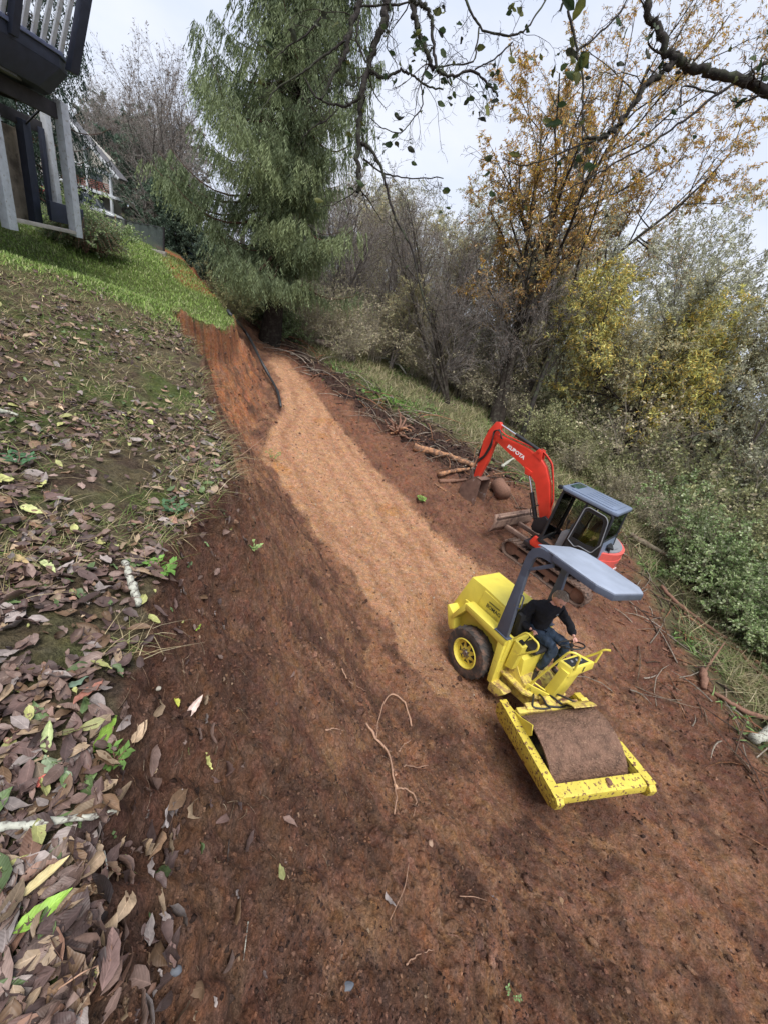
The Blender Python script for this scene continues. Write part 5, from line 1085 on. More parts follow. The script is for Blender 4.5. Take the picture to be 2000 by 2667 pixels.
# ------------------------------------------------------------------ things lying on the ground
def litter_mat():
    m, t, b = nodes('fallen_leaf'); n = t.nodes.new; l = t.links.new
    a = n('ShaderNodeVertexColor'); a.layer_name = 'Col'; uv = n('ShaderNodeUVMap'); sp = n('ShaderNodeSeparateXYZ'); l(uv.outputs[0], sp.inputs[0])
    def M(op, x, y=None):
        q = n('ShaderNodeMath'); q.operation = op
        for i, v in enumerate((x, y)):
            if v is None: continue
            if isinstance(v, (int, float)): q.inputs[i].default_value = v
            else: l(v, q.inputs[i])
        return q.outputs[0]
    av = M('ABSOLUTE', sp.outputs[1]); st = M('SINE', M('MULTIPLY', M('SUBTRACT', M('MULTIPLY', sp.outputs[0], 11.), M('MULTIPLY', av, 2.6)), 6.283)); mid = M('LESS_THAN', av, .05)
    co = n('ShaderNodeTexCoord'); no = n('ShaderNodeTexNoise'); no.inputs['Scale'].default_value = 55; no.inputs['Detail'].default_value = 6; l(co.outputs['Object'], no.inputs[0])
    hs = n('ShaderNodeHueSaturation'); l(a.outputs[0], hs.inputs['Color']); v = M('ADD', M('ADD', .42, M('MULTIPLY', no.outputs[0], 1.1)), M('ADD', M('MULTIPLY', st, .02), M('MULTIPLY', mid, .35))); l(v, hs.inputs['Value'])
    l(hs.outputs[0], b.inputs['Base Color']); b.inputs['Roughness'].default_value = .5; b.inputs['Specular IOR Level'].default_value = .35
    bu = n('ShaderNodeBump'); bu.inputs['Strength'].default_value = .15; bu.inputs['Distance'].default_value = .002; l(st, bu.inputs['Height']); l(bu.outputs[0], b.inputs['Normal']); return m
M_litter = litter_mat()
PAL_L = [(.14, .088, .076), (.20, .13, .105), (.10, .065, .058), (.27, .19, .16), (.30, .25, .23), (.40, .29, .19), (.18, .11, .065), (.42, .42, .16), (.13, .19, .075), (.30, .17, .12)]
W_L = [5, 6, 5, 3.5, 3, 3, 4, .9, 1.4, 1.0]
def litter(P, az, tilt, ln, wd, cc, curl, N0=None, rows=6, seed=0):
    """curled ovate leaves; P centre, az heading"""
    n = len(P); N0 = nrm(P[:, 0], P[:, 1]) if N0 is None else N0
    D = np.stack([np.cos(az), np.sin(az), np.zeros(n)], 1); D = unit(D - (D * N0).sum(1, keepdims=True) * N0); S = np.cross(N0, D)
    D2 = unit(D * np.cos(tilt)[:, None] + N0 * np.sin(tilt)[:, None]); N2 = np.cross(D2, S); rl = rng.normal(0, .35, n); S2 = S * np.cos(rl)[:, None] + N2 * np.sin(rl)[:, None]; N2 = np.cross(D2, S2)
    us = np.linspace(0, 1, rows + 1); V = np.zeros((n, rows + 1, 3, 3)); UV = np.zeros((n, rows + 1, 3, 2)); cx = rng.normal(0, .5, n) + .5
    for i, u in enumerate(us):
        w = (math.sin(math.pi * min(1, u * 1.02 + .0) ** .80) ** .75 if 0 < u < 1 else .02) * (1 + .06 * (-1) ** i); a = (u - .5) * curl; lx = np.where(np.abs(curl) > .05, np.sin(a) / np.where(np.abs(curl) > .05, curl, 1), u - .5); lz = np.where(np.abs(curl) > .05, (1 - np.cos(a)) / np.where(np.abs(curl) > .05, curl, 1), 0)
        for j, v in enumerate((-1, 0, 1)):
            V[:, i, j] = P + D2 * (lx * ln)[:, None] + S2 * (v * w * wd * .5 * (1 - .25 * np.abs(cx)))[:, None] + N2 * (lz * ln + abs(v) * w * wd * .35 * cx + .004 + rng.normal(0, .0035, n))[:, None]; UV[:, i, j] = (u, v * w)
    k = np.arange(rows)[:, None] * 3 + np.arange(2)[None]; q = np.stack([k, k + 1, k + 4, k + 3], -1).reshape(-1, 4); F = (np.arange(n)[:, None, None] * (rows + 1) * 3 + q[None]).reshape(-1, 4)
    return V.reshape(-1, 3), F, np.repeat(cc, (rows + 1) * 3, 0), UV.reshape(-1, 2)
def scatter(n, rmin, rmax, a0=-72, a1=84, pw=0.):
    u = rng.random(n); r = np.exp(np.log(rmin) + (np.log(rmax) - np.log(rmin)) * u) if pw == 0 else (rmin ** pw + (rmax ** pw - rmin ** pw) * u) ** (1 / pw); a = np.radians(a0 + (a1 - a0) * rng.random(n)); return r * np.sin(a), -.35 + r * np.cos(a), r
def region(x, y):
    z, s, d, K = Hbase(x, y); return (s, d, K) + masks(s, d, K)
# leaf litter on the slope (uncountable)
x, y, r = scatter(38000, .55, 13, -80, 10, .9); s, d, K, dirt, comp, brush, mulch, lawn = region(x, y)
pm = fbm(x * .8, y * .8, 3); dens = np.clip(1.0 - .085 * r + 1.9 * pm, .05, .9) * (1 - .93 * lawn); spill = (np.exp(-np.maximum(d - K[0], 0) / .22) * .38) * (s < 6)
ok = rng.random(len(x)) < np.where(d < K[0], dens, spill * dens); x, y = x[ok], y[ok]; n = len(x)
P = np.stack([x, y, H(x, y) + .012 + .03 * rng.random(n) ** 2], 1); sz = .025 + .095 * rng.random(n) ** 1.3
V, F, Cc, UV = litter(P, rng.random(n) * 6.283, rng.normal(.03, .22, n), sz, sz * (.42 + .16 * rng.random(n)), pick(PAL_L, n, W_L, .28) * .76, rng.normal(.4, .9, n))
tag(mesh_np('leaf_litter', V, F, mat=M_litter, colr=np.clip(Cc, .01, .9), uv=UV), kind='stuff')
# single leaves one can pick out
def leaf(px, py, ln, wd, c, label, az=None, tilt=.15, curl=.5, up=.02, group=None):
    p = hit(px, py); loc = p + [0, 0, up]; V, F, cc, uv = litter(np.zeros((1, 3)), np.array([rng.random() * 6.28 if az is None else az]), np.array([tilt]), np.array([ln]), np.array([wd]), np.array([c]), np.array([curl]), N0=nrm(np.array([p[0]]), np.array([p[1]])), rows=10)
    m = M_litter; o = mesh_np('fallen_leaf', V, F, mat=m, colr=cc, uv=uv); o.location = loc; tag(o, label, 'leaf', group)
def azp(px, py, qx, qy):
    a, b = hit(px, py), hit(qx, qy); return math.atan2(b[1] - a[1], b[0] - a[0])
leaf(84, 1337, .125, .055, (.50, .52, .22), 'large pale yellow green leaf on the brown litter at the left edge', azp(60, 1330, 110, 1345), .05, .3)
leaf(101, 1383, .13, .06, (.30, .17, .11), 'big ribbed tan brown leaf just below the pale yellow green one', azp(80, 1370, 130, 1400), .1, .5)
leaf(262, 1415, .105, .05, (.50, .48, .20), 'pale yellow ragged leaf lying right of the big ribbed tan leaf', azp(240, 1390, 285, 1430), .15, .4)
leaf(45, 1470, .15, .065, (.46, .34, .17), 'long yellow tan leaf above the lichen covered bark stick', azp(20, 1460, 90, 1490), .15, .8)
leaf(125, 1490, .12, .055, (.46, .50, .24), 'pale green leaf beside the long yellow tan leaf', azp(100, 1470, 150, 1510), .1, .4)
leaf(268, 1922, .125, .062, (.26, .42, .07), 'bright green toothed leaf on the dark soil edge', azp(255, 1960, 285, 1885), .25, .5, .03)
leaf(505, 1855, .13, .052, (.62, .48, .42), 'pale pinkish leaf standing upright on the bare soil', azp(505, 1900, 505, 1810), .75, .3, .05)
leaf(538, 1990, .10, .052, (.58, .56, .20), 'yellow leaf lying on bare soil right of the curled brown leaves', azp(520, 1960, 560, 2020), .1, .4)
leaf(448, 2112, .125, .052, (.36, .32, .32), 'silvery grey leaf lying face down on the dark soil', azp(440, 2160, 460, 2065), .15, .4)
leaf(113, 2043, .045, .035, (.62, .16, .12), 'small round salmon red leaf among the brown litter', None, .1, .9)
leaf(121, 2385, .12, .045, (.24, .40, .06), 'fresh green curled leaf at the lower left litter edge', azp(90, 2410, 160, 2360), .2, .9, .03)
leaf(32, 2400, .13, .06, (.24, .21, .20), 'broad grey leaf at the lower left corner', azp(20, 2450, 50, 2350), .05, .4)
leaf(515, 1640, .085, .02, (.30, .45, .06), 'thin bright green leaf alone on the reddish bank', azp(490, 1637, 540, 1645), .1, .3)
leaf(459, 1838, .06, .035, (.44, .45, .08), 'small yellow green leaf beside the upright pale leaf', None, .3, .5)
leaf(130, 1930, .10, .05, (.40, .46, .22), 'pale yellow green leaf on its edge in the dark litter', azp(125, 1970, 135, 1890), .5, .6, .03)
leaf(150, 2010, .12, .06, (.26, .32, .20), 'mottled green and mauve leaf above the small salmon leaf', azp(130, 1990, 180, 2030), .1, .4)
leaf(190, 1790, .11, .055, (.15, .21, .15), 'blue green leaf lying on the brown litter beside the soil', azp(160, 1795, 220, 1780), .1, .3)
leaf(235, 1815, .12, .055, (.34, .15, .11), 'reddish ribbed leaf below the blue green one', azp(205, 1835, 262, 1800), .15, .4)
leaf(140, 2260, .16, .065, (.22, .16, .13), 'long grey brown ribbed leaf below the pale birch stick', azp(100, 2300, 170, 2220), .1, .4)
leaf(125, 2300, .11, .04, (.55, .46, .24), 'cream leaf lying on the long grey brown leaf', azp(95, 2325, 155, 2275), .1, .4, .04)
leaf(1285, 2345, .10, .045, (.36, .30, .31), 'lone grey mauve leaf on the steep soil below the roller', azp(1265, 2320, 1300, 2360), .3, .5)
leaf(1013, 2352, .10, .045, (.34, .29, .27), 'lone dull brown leaf on bare soil left of centre', azp(1005, 2320, 1020, 2385), .2, .7)
# turf and dry grass
def blades(x, y, ln, wd, cc, lean, down=None, droop=.5):
    n = len(x); P = np.stack([x, y, H(x, y) - .005], 1); az = rng.random(n) * 6.283; Dh = np.stack([np.cos(az), np.sin(az), np.zeros(n)], 1)
    if down is not None: Dh = unit(Dh + down)
    S = np.stack([-Dh[:, 1], Dh[:, 0], np.zeros(n)], 1); V = []; 
    for i, u in enumerate((0, .4, .75, 1.)):
        c = P + Dh * (ln * (lean * u + droop * u * u * lean))[:, None] + np.array([0, 0, 1.]) * (ln * (u - droop * lean * u * u))[:, None]; w = (wd * (1 - u * .85) * .5)[:, None]; V += [c - S * w, c + S * w]
    V = np.stack(V, 1); q = np.array([[0, 1, 3, 2], [2, 3, 5, 4], [4, 5, 7, 6]]); F = (np.arange(n)[:, None, None] * 8 + q[None]).reshape(-1, 4); return V.reshape(-1, 3), F, np.repeat(cc, 8, 0)
M_grass = leafmat('grass_blade', .6, .3, .2)
def turf(name, n, rmin, rmax, a0, a1, keep, ln, wd, pal, w, lean, pw=.9, down=None):
    x, y, r = scatter(n, rmin, rmax, a0, a1, pw); R_ = region(x, y); ok = rng.random(n) < keep(x, y, r, *R_); x, y, r = x[ok], y[ok], r[ok]; n = len(x)
    dn = None
    if down is not None: dn = np.tile(np.array([.694, .72, 0]) * down, (n, 1))
    k = np.sqrt(np.maximum(r, 2.) / 4)
    V, F, c = blades(x, y, ln * (.5 + rng.random(n)), wd * k * (.7 + .6 * rng.random(n)), pick(pal, n, w, .2), lean * (.4 + 1.2 * rng.random(n)), dn); o = mesh_np(name, V, F, mat=M_grass, colr=np.clip(c, .01, .9), smooth=False); return tag(o, kind='stuff')
GR = [(.19, .29, .06), (.26, .36, .09), (.36, .39, .18), (.13, .20, .05)]; DRY = [(.42, .34, .19), (.34, .26, .14), (.50, .42, .27), (.22, .24, .09), (.14, .22, .05)]
turf('lawn_grass', 150000, 6, 24, -68, 0, lambda x, y, r, s, d, K, dirt, comp, brush, mulch, lawn: lawn, .075, .012, GR, [3, 3, 2, 2], .5)
turf('dry_grass', 80000, 1.6, 14, -80, 0, lambda x, y, r, s, d, K, dirt, comp, brush, mulch, lawn: (1 - dirt) * (1 - lawn * .8) * np.clip(.22 + .09 * r * .5 + 1.5 * fbm(x * 1.1 + 20, y * 1.1, 3), .0, 1), .085, .0055, DRY, [3, 3, 2, 3, 3.5], 1.1, .9, .4)
turf('edge_grass', 60000, 3.2, 18, -70, 10, lambda x, y, r, s, d, K, dirt, comp, brush, mulch, lawn: np.exp(-((d - K[0] + .03) / .10) ** 2) * sst(1.5, 3.5, s) * np.clip(.4 + 2 * pn(s * 2.2, 4.), 0, 1), .14, .006, DRY, [3, 3, 2, 3, 2], 1.2, .9, 1.6)
# brush floor: dry grass and low green cover under the trees
turf('dry_grass', 150000, 9, 34, -40, 84, lambda x, y, r, s, d, K, dirt, comp, brush, mulch, lawn: brush * sst(.2, 1.1, d - K[3]) * np.clip(.55 + 1.3 * fbm(x * .5, y * .5, 3), .1, 1) * sst(-12, -6, s), .38, .010, [(.40, .34, .20), (.30, .26, .14), (.24, .26, .11), (.46, .40, .26), (.16, .20, .07)], None, .9, .6)
turf('low_green_cover', 60000, 8, 30, -40, 84, lambda x, y, r, s, d, K, dirt, comp, brush, mulch, lawn: brush * sst(.0, .3, fbm(x * .35 + 50, y * .35, 3)) + .9 * np.exp(-((s - 13.2) / 1.8) ** 2 - ((d - 11.6) / 1.) ** 2), .16, .03, [(.12, .22, .05), (.18, .28, .08), (.22, .32, .12), (.10, .16, .05)], None, .9, .6)
# soil clods, uncountable
ico = bmesh.new(); bmesh.ops.create_icosphere(ico, subdivisions=1, radius=1); IV = np.array([v.co[:] for v in ico.verts]); IF = np.array([[v.index for v in f.verts] for f in ico.faces]); ico.free()
def clods(name, n, rmin, rmax, keep, smin, smax, pal, w=None, pw=.25, sink=.3, flat=.7, mat_=None, k_r=.0):
    x, y, r = scatter(n, rmin, rmax, -72, 84, pw); R_ = region(x, y); ok = rng.random(n) < keep(x, y, r, *R_); x, y, r = x[ok], y[ok], r[ok]; n = len(x)
    sz = smin * (smax / smin) ** (rng.random(n) ** 2.2) * (1 + k_r * r); A = rng.standard_normal((n, 3, 3)); Q, _ = np.linalg.qr(A); sc3 = sz[:, None] * (.6 + .8 * rng.random((n, 3))); sc3[:, 2] *= flat
    jit = 1 + .30 * rng.standard_normal((n, len(IV), 1)).clip(-1.6, 1.6); V = (IV[None] * jit * sc3[:, None]) @ Q; V[..., 2] *= .8; V += np.stack([x, y, H(x, y) + sz * (1 - sink) * .4], 1)[:, None]
    F = (np.arange(n)[:, None, None] * len(IV) + IF[None]).reshape(-1, 3); c = np.repeat(pick(pal, n, w, .25), len(IV), 0); return tag(mesh_np(name, V.reshape(-1, 3), None, F, mat=mat_ or M_clod, colr=np.hstack([np.clip(c, .01, .9), np.zeros((len(c), 1)) + .3]), smooth=False), kind='stuff')
M_clod = M_ground
SOIL = [(.27, .145, .096), (.17, .094, .068), (.36, .20, .13), (.10, .060, .047), (.46, .30, .20)]
clods('soil_crumbs', 130000, .5, 15, lambda x, y, r, s, d, K, dirt, comp, brush, mulch, lawn: dirt * (1 - .93 * comp) * np.clip(.35 + 1.6 * fbm(x * 1.3, y * 1.3, 3), .04, 1), .002, .0105, SOIL, [6, 6, 1.5, 4, .2], .45, k_r=.22)
clods('soil_clods', 22000, 1.8, 20, lambda x, y, r, s, d, K, dirt, comp, brush, mulch, lawn: dirt * (1 - .985 * comp) * np.clip(.16 + 2.2 * fbm(x * .9 + 7, y * .9, 3), .02, 1), .010, .055, SOIL, [5, 5, 3, .6, .3], 1.2)
clods('gravel', 26000, 4, 20, lambda x, y, r, s, d, K, dirt, comp, brush, mulch, lawn: comp * .9, .006, .022, [(.50, .29, .18), (.58, .40, .28), (.36, .20, .12), (.62, .50, .38)], None, .9, k_r=.03)
clods('mulch', 16000, 10, 24, lambda x, y, r, s, d, K, dirt, comp, brush, mulch, lawn: mulch, .03, .10, [(.05, .033, .03), (.09, .06, .05), (.035, .025, .024), (.20, .13, .09)], [4, 3, 4, .7], .9, flat=.5)
# chips, straw and rootlets on the soil
def bits(name, n, keep, rmin, rmax, ln, wd, pal, pw=.5):
    x, y, r = scatter(n, rmin, rmax, -72, 84, pw); R_ = region(x, y); ok = rng.random(n) < keep(x, y, r, *R_); x, y, r = x[ok], y[ok], r[ok]; n = len(x); L_ = []
    c = pick(pal, n, None, .2); cc = []
    N0 = nrm(x, y); z = H(x, y)
    for i in range(n):
        a = rng.random() * 6.283; D = np.array([math.cos(a), math.sin(a), 0]); D = D - (D @ N0[i]) * N0[i]; D /= np.linalg.norm(D); S = np.cross(N0[i], D); l_ = ln * (.4 + 1.4 * rng.random() ** 2) * (1 + .08 * r[i]); t = np.linspace(0, 1, 5); bnd = rng.normal() * .35
        Pp = np.array([x[i], y[i], z[i]]) + D * (t * l_)[:, None] + S * (bnd * l_ * t * t)[:, None] + N0[i] * (.006 + .03 * l_ * np.sin(t * 3.1) * (1 + rng.random() * 3))[:, None]; L_.append((Pp, wd * (1 + .12 * r[i]) * (.6 + .8 * rng.random()) * np.array([1, .9, .8, .6, .3]))); cc.append(c[i])
    V, F = tubes(L_, 3); return tag(mesh_np(name, V, F, mat=M_clod, colr=np.hstack([np.repeat(np.array(cc), 15, 0), np.zeros((len(cc) * 15, 1))])), kind='stuff')
bits('rootlets', 8000, lambda x, y, r, s, d, K, dirt, comp, brush, mulch, lawn: dirt * (1 - .9 * comp) * np.clip(.3 + 1.5 * fbm(x * .7 + 3, y * .7, 2), .05, 1), .6, 16, .055, .0011, [(.40, .26, .17), (.28, .16, .10), (.52, .40, .28), (.14, .08, .06)])
bits('brushwood', 9000, lambda x, y, r, s, d, K, dirt, comp, brush, mulch, lawn: (mulch * .9 + .6 * np.exp(-((d - K[3] + .2) / 1.3) ** 2)) * sst(-5, -3, s), 8, 24, .50, .0065, [(.20, .14, .10), (.34, .25, .18), (.12, .085, .07), (.42, .36, .29), (.38, .19, .11)], .9)

bits('root_fringe', 9000, lambda x, y, r, s, d, K, dirt, comp, brush, mulch, lawn: np.exp(-((d - K[0] - .22) / .26) ** 2) * sst(-.5, 1, s) * np.clip(.35 + 2 * pn(s * 1.7, 8.), .05, 1), .8, 15, .11, .0016, [(.30, .18, .12), (.20, .12, .085), (.42, .30, .20), (.09, .055, .045)], .9)
clods('turf_clods', 9000, .9, 16, lambda x, y, r, s, d, K, dirt, comp, brush, mulch, lawn: np.exp(-((d - K[0] - .18) / .22) ** 2) * np.clip(.3 + 2 * pn(s * 1.3, 3.), .03, 1), .010, .05, [(.13, .075, .058), (.19, .105, .075), (.09, .058, .047)], None, .9, sink=.2)
def stick(name, pts, r, m, label, cat, lift=.01, group=None, n=16, k=8, r1=None, sub=None, wob=.0, parent=None, abs_=None):
    """a branch, root or pipe laid over the ground along places seen in the photo"""
    if abs_ is None: Wp = np.array([hit(p[0], p[1]) + [0, 0, lift + (p[2] if len(p) > 2 else 0)] for p in pts])
    else: Wp = np.array(pts)
    t = np.arange(len(Wp)); q = np.linspace(0, len(Wp) - 1, n); P = np.stack([np.interp(q, t, Wp[:, i]) for i in range(3)], 1)
    for _ in range(2): P[1:-1] = .25 * P[:-2] + .5 * P[1:-1] + .25 * P[2:]
    P[1:-1] += rng.standard_normal((n - 2, 3)) * wob
    b = P[0].copy() if parent is None else np.array(parent.location); V, F = tubes([(P - b, np.linspace(r, r1 if r1 is not None else r * .5, n) * (1 + .12 * rng.standard_normal(n)).clip(.7, 1.3))], k)
    # end caps
    nv = len(V); V = np.vstack([V, V[:k].mean(0), V[-k:].mean(0)]); T = [[nv, (j + 1) % k, j] for j in range(k)] + [[nv + 1, nv - k + j, nv - k + (j + 1) % k] for j in range(k)]
    o = mesh_np(name, V, F, np.array(T), m, parent=parent)
    if parent is None: o.location = b; tag(o, label, cat, group)
    return o
M_root = mat('pale_root', (.40, .24, .16), .85, var=.25, scale=30, bump=.4); M_rootd = mat('brown_root', (.20, .105, .07), .9, var=.3, scale=30, bump=.4)
M_birch = mat('lichen_bark', (.42, .42, .35), .9, var=.25, scale=40, c2=(.10, .08, .07), c2pos=(.52, .6), c2scale=30, bump=.5); M_split = mat('split_orange_wood', (.44, .22, .11), .8, var=.35, scale=20, c2=(.16, .09, .06), c2pos=(.44, .56), bump=.9, bdist=.03)
M_log = barkmat('log_bark', (.20, .15, .125), (.34, .29, .24), 10); M_pipe = mat('black_pipe', (.025, .027, .03), .5, var=.2)
def q8(*a): return [(700 + p[0] / 1.276, 1700 + p[1] / 1.276, *(p[2:] or ())) for p in a]
stick('root', q8((472, 247), (462, 195, .02), (440, 160, .05), (405, 140, .06), (382, 158, .05), (362, 230, .02), (355, 290)), .016, M_root, 'pale root looping out of the bank left of the drum, topmost of its cluster', 'root', .015, 'bare roots hanging from the cut bank', wob=.006)
stick('root', q8((322, 238), (350, 290, .02), (392, 335, .03), (408, 400, .03), (418, 470, .02), (415, 540)), .014, M_root, 'long pale root running straight down the bank left of the drum', 'root', .02, 'bare roots hanging from the cut bank', wob=.006)
stick('root', q8((418, 410), (450, 375, .02), (490, 388, .02), (528, 378, .01)), .010, M_root, 'short forked root pointing right towards the drum frame', 'root', .015, 'bare roots hanging from the cut bank', wob=.005)
stick('root', q8((420, 455), (455, 458, .02), (488, 490, .03), (478, 548)), .009, M_root, 'thin hooked root below the long straight one', 'root', .015, 'bare roots hanging from the cut bank', wob=.005)
stick('root', q8((243, 55), (262, 100, .01), (322, 130)), .008, M_root, 'thin root high on the bank left of the rear wheel', 'root', .015, 'bare roots hanging from the cut bank', wob=.004)
stick('root', q8((188, 260), (215, 256, .01), (252, 264)), .007, M_root, 'short level root left of the root cluster', 'root', .015, 'bare roots hanging from the cut bank', wob=.004)
stick('root', q8((430, 330), (445, 310, .01), (472, 292)), .009, M_root, 'stubby root between the loop and the long straight root', 'root', .015, 'bare roots hanging from the cut bank', wob=.004)
stick('root', q8((455, 1040), (485, 1010, .01), (545, 990)), .004, M_root, 'fine branching rootlet low on the slope at the bottom of the photo', 'root', .01, 'bare roots hanging from the cut bank', wob=.003)
stick('root', q8((590, 938), (620, 945, .01), (655, 975)), .004, M_rootd, 'thin curved rootlet right of the dark mossy hollow at the bottom', 'root', .01, 'bare roots hanging from the cut bank', wob=.002)
stick('dry_stalk', q8((462, 703), (445, 790, .03), (400, 892)), .004, M_root, 'long pale stalk curving down the lower slope', 'stalk', .02)
stick('dry_stalk', q8((632, 812), (680, 815, .01), (722, 826)), .003, M_root, 'short level stalk beside the lone grey leaf', 'stalk', .01)
stick('birch_stick', [(-30, 2178), (60, 2168), (140, 2160), (230, 2148), (306, 2128)], .011, M_birch, 'pale lichen covered stick poking in from the left over the leaves', 'stick', .045, wob=.002, r1=.008)
stick('bark_stick', [(325, 1475), (338, 1510), (350, 1550), (360, 1585)], .02, M_birch, 'short thick mottled bark stick lying in the litter at the soil edge', 'stick', .03, wob=.002, r1=.018)
stick('bark_stick', [(-20, 1078), (20, 1082), (48, 1090)], .022, M_birch, 'grey bark log end poking in at the left edge among leaves', 'stick', .03)
stick('white_twig', [(272, 2222), (280, 2260, .01), (283, 2305)], .003, M_birch, 'bare white twig on dark soil below the birch stick', 'twig', .015)
stick('white_twig', [(646, 2405), (640, 2450, .01), (634, 2505)], .003, M_birch, 'upright white twig on the bare soil at the bottom', 'twig', .015)
stick('grass_stalk', [(150, 2590), (230, 2545, .03), (350, 2490)], .002, M_root, 'long straw stalk lying across the lower left soil', 'stalk', .03)
stick('bare_twig', [(611, 1200), (640, 1190, .08), (675, 1165, .18), (700, 1150, .25)], .007, M_root, 'bare twig with a few green leaves sticking out of the bank', 'twig', .02, wob=.004)
# black pipe hanging down the bank
pp = [(540, 768), (590, 812), (600, 829), (629, 863), (653, 901), (672, 945), (696, 988), (718, 1027), (726, 1070)]
Wp = [hit(*p) + np.array([.05, .02, .16 if 1 < i < 8 else .05]) for i, p in enumerate(pp[1:])]
stick('drain_pipe', Wp, .055, M_pipe, 'black drain pipe hanging down the orange cut bank', 'pipe', n=24, r1=.05, abs_=1, k=10)
def c8(*a): return [(600 + p[0] / 2.074, 800 + p[1] / 2.074, *(p[2:] or ())) for p in a]
lg_ = stick('fallen_log', c8((455, 205, .1), (560, 235, .1), (660, 300, .1)), .19, M_log, 'pale fallen log beside the cedar at the far end of the track', 'log', .1, r1=.14, wob=.01, k=12)
stick('fallen_log', c8((720, 240, .05), (800, 262, .05)), .07, M_log, 'dark short log lying behind the brush pile', 'log', .05)
stick('fallen_branch', c8((850, 310, .1), (900, 335, .25), (942, 372, .1)), .07, M_birch, 'curved pale branch arching out of the brush pile', 'branch', .05, r1=.04)
stick('fallen_branch', c8((790, 288, .1), (868, 300, .1)), .05, M_birch, 'short pale branch lying level on the brush pile', 'branch', .1)
stick('split_log', c8((985, 765), (1090, 795), (1200, 825), (1310, 870)), .15, M_split, 'long orange split log lying below the excavator bucket', 'log', .08, r1=.09, wob=.02, k=10)
stick('split_log', c8((1115, 925), (1190, 905), (1280, 892)), .09, M_split, 'stripped orange log, upper one of the small stack by the bucket', 'log', .15, wob=.01)
stick('split_log', c8((1125, 945), (1200, 942), (1272, 935)), .08, M_rootd, 'brown log, lower one of the small stack by the bucket', 'log', .03, wob=.01)
stick('bark_slab', [(1300, 1228, .2), (1322, 1215, .3), (1340, 1208, .3)], .06, M_birch, 'pale torn bark slab sticking up behind the bucket', 'bark')
stick('thin_stick', c8((1100, 960), (1150, 990), (1205, 1025)), .03, M_split, 'thin orange stick lying on the soil left of the bucket', 'stick', .03)
stick('round_log', [(1286, 1275, .15), (1308, 1306, .1)], .23, M_rootd, 'short round brown log standing on the soil beside the bucket', 'log', .1, r1=.24, k=16, n=4)
rw = empty('root_wad', tuple(hit(1035, 1125)), label='torn dark stump with splayed roots at the edge of the mulch strip', cat='stump')
for i in range(16):
    a = i * 2.39; b = np.array(rw.location); e = b + np.array([math.cos(a) * (.4 + .4 * rng.random()), math.sin(a) * .5, .05 + .5 * rng.random()]); stick('root', [b, b * .5 + e * .5 + rng.normal(0, .12, 3), e + rng.normal(0, .12, 3)], .05, M_rootd if i % 5 else M_split, None, None, parent=rw, abs_=1, n=8, r1=.02, wob=.015)
def c7(*a): return [(1600 + p[0] / 2.458, 1100 + p[1] / 2.458, *(p[2:] or ())) for p in a]
b1 = stick('fallen_branch', c7((80, 745, .1), (200, 830, .15), (330, 910, .2), (400, 975, .2), (540, 1040, .3), (640, 1100, .35), (740, 1150, .35), (830, 1200, .3), (860, 1270, .15), (852, 1330)), .085, barkmat('grey_green_bark', (.20, .17, .125), (.12, .075, .055)), 'long curved grey green branch lying along the right edge of the brush', 'branch', .08, wob=.008, r1=.075, n=26)
stick('side_branch', c7((745, 1155, .3), (800, 1172, .35), (850, 1150, .4), (895, 1118, .4)), .035, M_birch, None, None, .08, parent=b1)
stick('fallen_branch', c7((278, 1072, .1), (330, 1130, .08), (400, 1200, .08), (480, 1250, .08), (550, 1310, .08), (620, 1370, .1), (720, 1420, .1), (785, 1490, .08), (830, 1560, .05), (990, 1690, .05)), .05, M_rootd, 'long reddish brown branch lying on soil right of the roller canopy', 'branch', .05, wob=.008, r1=.045, n=26)
stick('fallen_branch', c7((430, 1240, .05), (560, 1340, .05), (680, 1440, .08), (780, 1490, .1), (912, 1497, .15)), .035, M_split, 'orange stripped branch crossing under the reddish brown one', 'branch', .04, wob=.006)
stick('fallen_branch', c7((860, 1320, .1), (900, 1370, .1), (960, 1440, .1), (1000, 1470, .1)), .06, M_birch, 'grey split trunk piece at the right edge of the photo', 'branch', .08)
stick('fallen_branch', c7((865, 1560, .1), (990, 1635, .1)), .045, M_split, 'bright orange split branch at the right edge of the photo', 'branch', .08)
stick('upright_stake', c7((572, 1600), (610, 1530, .15), (650, 1462, .3)), .03, M_rootd, 'short brown stake leaning over the torn root chunk', 'stick')
stick('root_chunk', c7((545, 1600, .05), (550, 1650, .05), (560, 1715)), .055, M_rootd, 'thick torn root chunk standing in the soil right of the drum', 'root', .05, r1=.065, n=6, k=10, wob=.012)
stick('fallen_branch', c7((590, 1712), (700, 1790, .03), (850, 1880, .05), (1000, 1925, .05)), .04, M_rootd, 'dark brown branch running to the right edge below the root chunk', 'branch', .03, wob=.008, r1=.05)
stick('mossy_log', c7((868, 2045, .05), (940, 2030, .05), (1000, 1950, .08)), .08, M_birch, 'thick mottled log end at the lower right edge', 'log', .05, k=12, r1=.09)
stick('thin_stick', c7((300, 1450), (350, 1475), (405, 1500)), .02, M_rootd, 'short dark stick on the soil right of the canopy', 'stick', .02)
stick('thin_stick', c7((365, 1745), (410, 1800), (445, 1870)), .012, M_root, 'thin pale stick on the soil right of the drum', 'stick', .02)
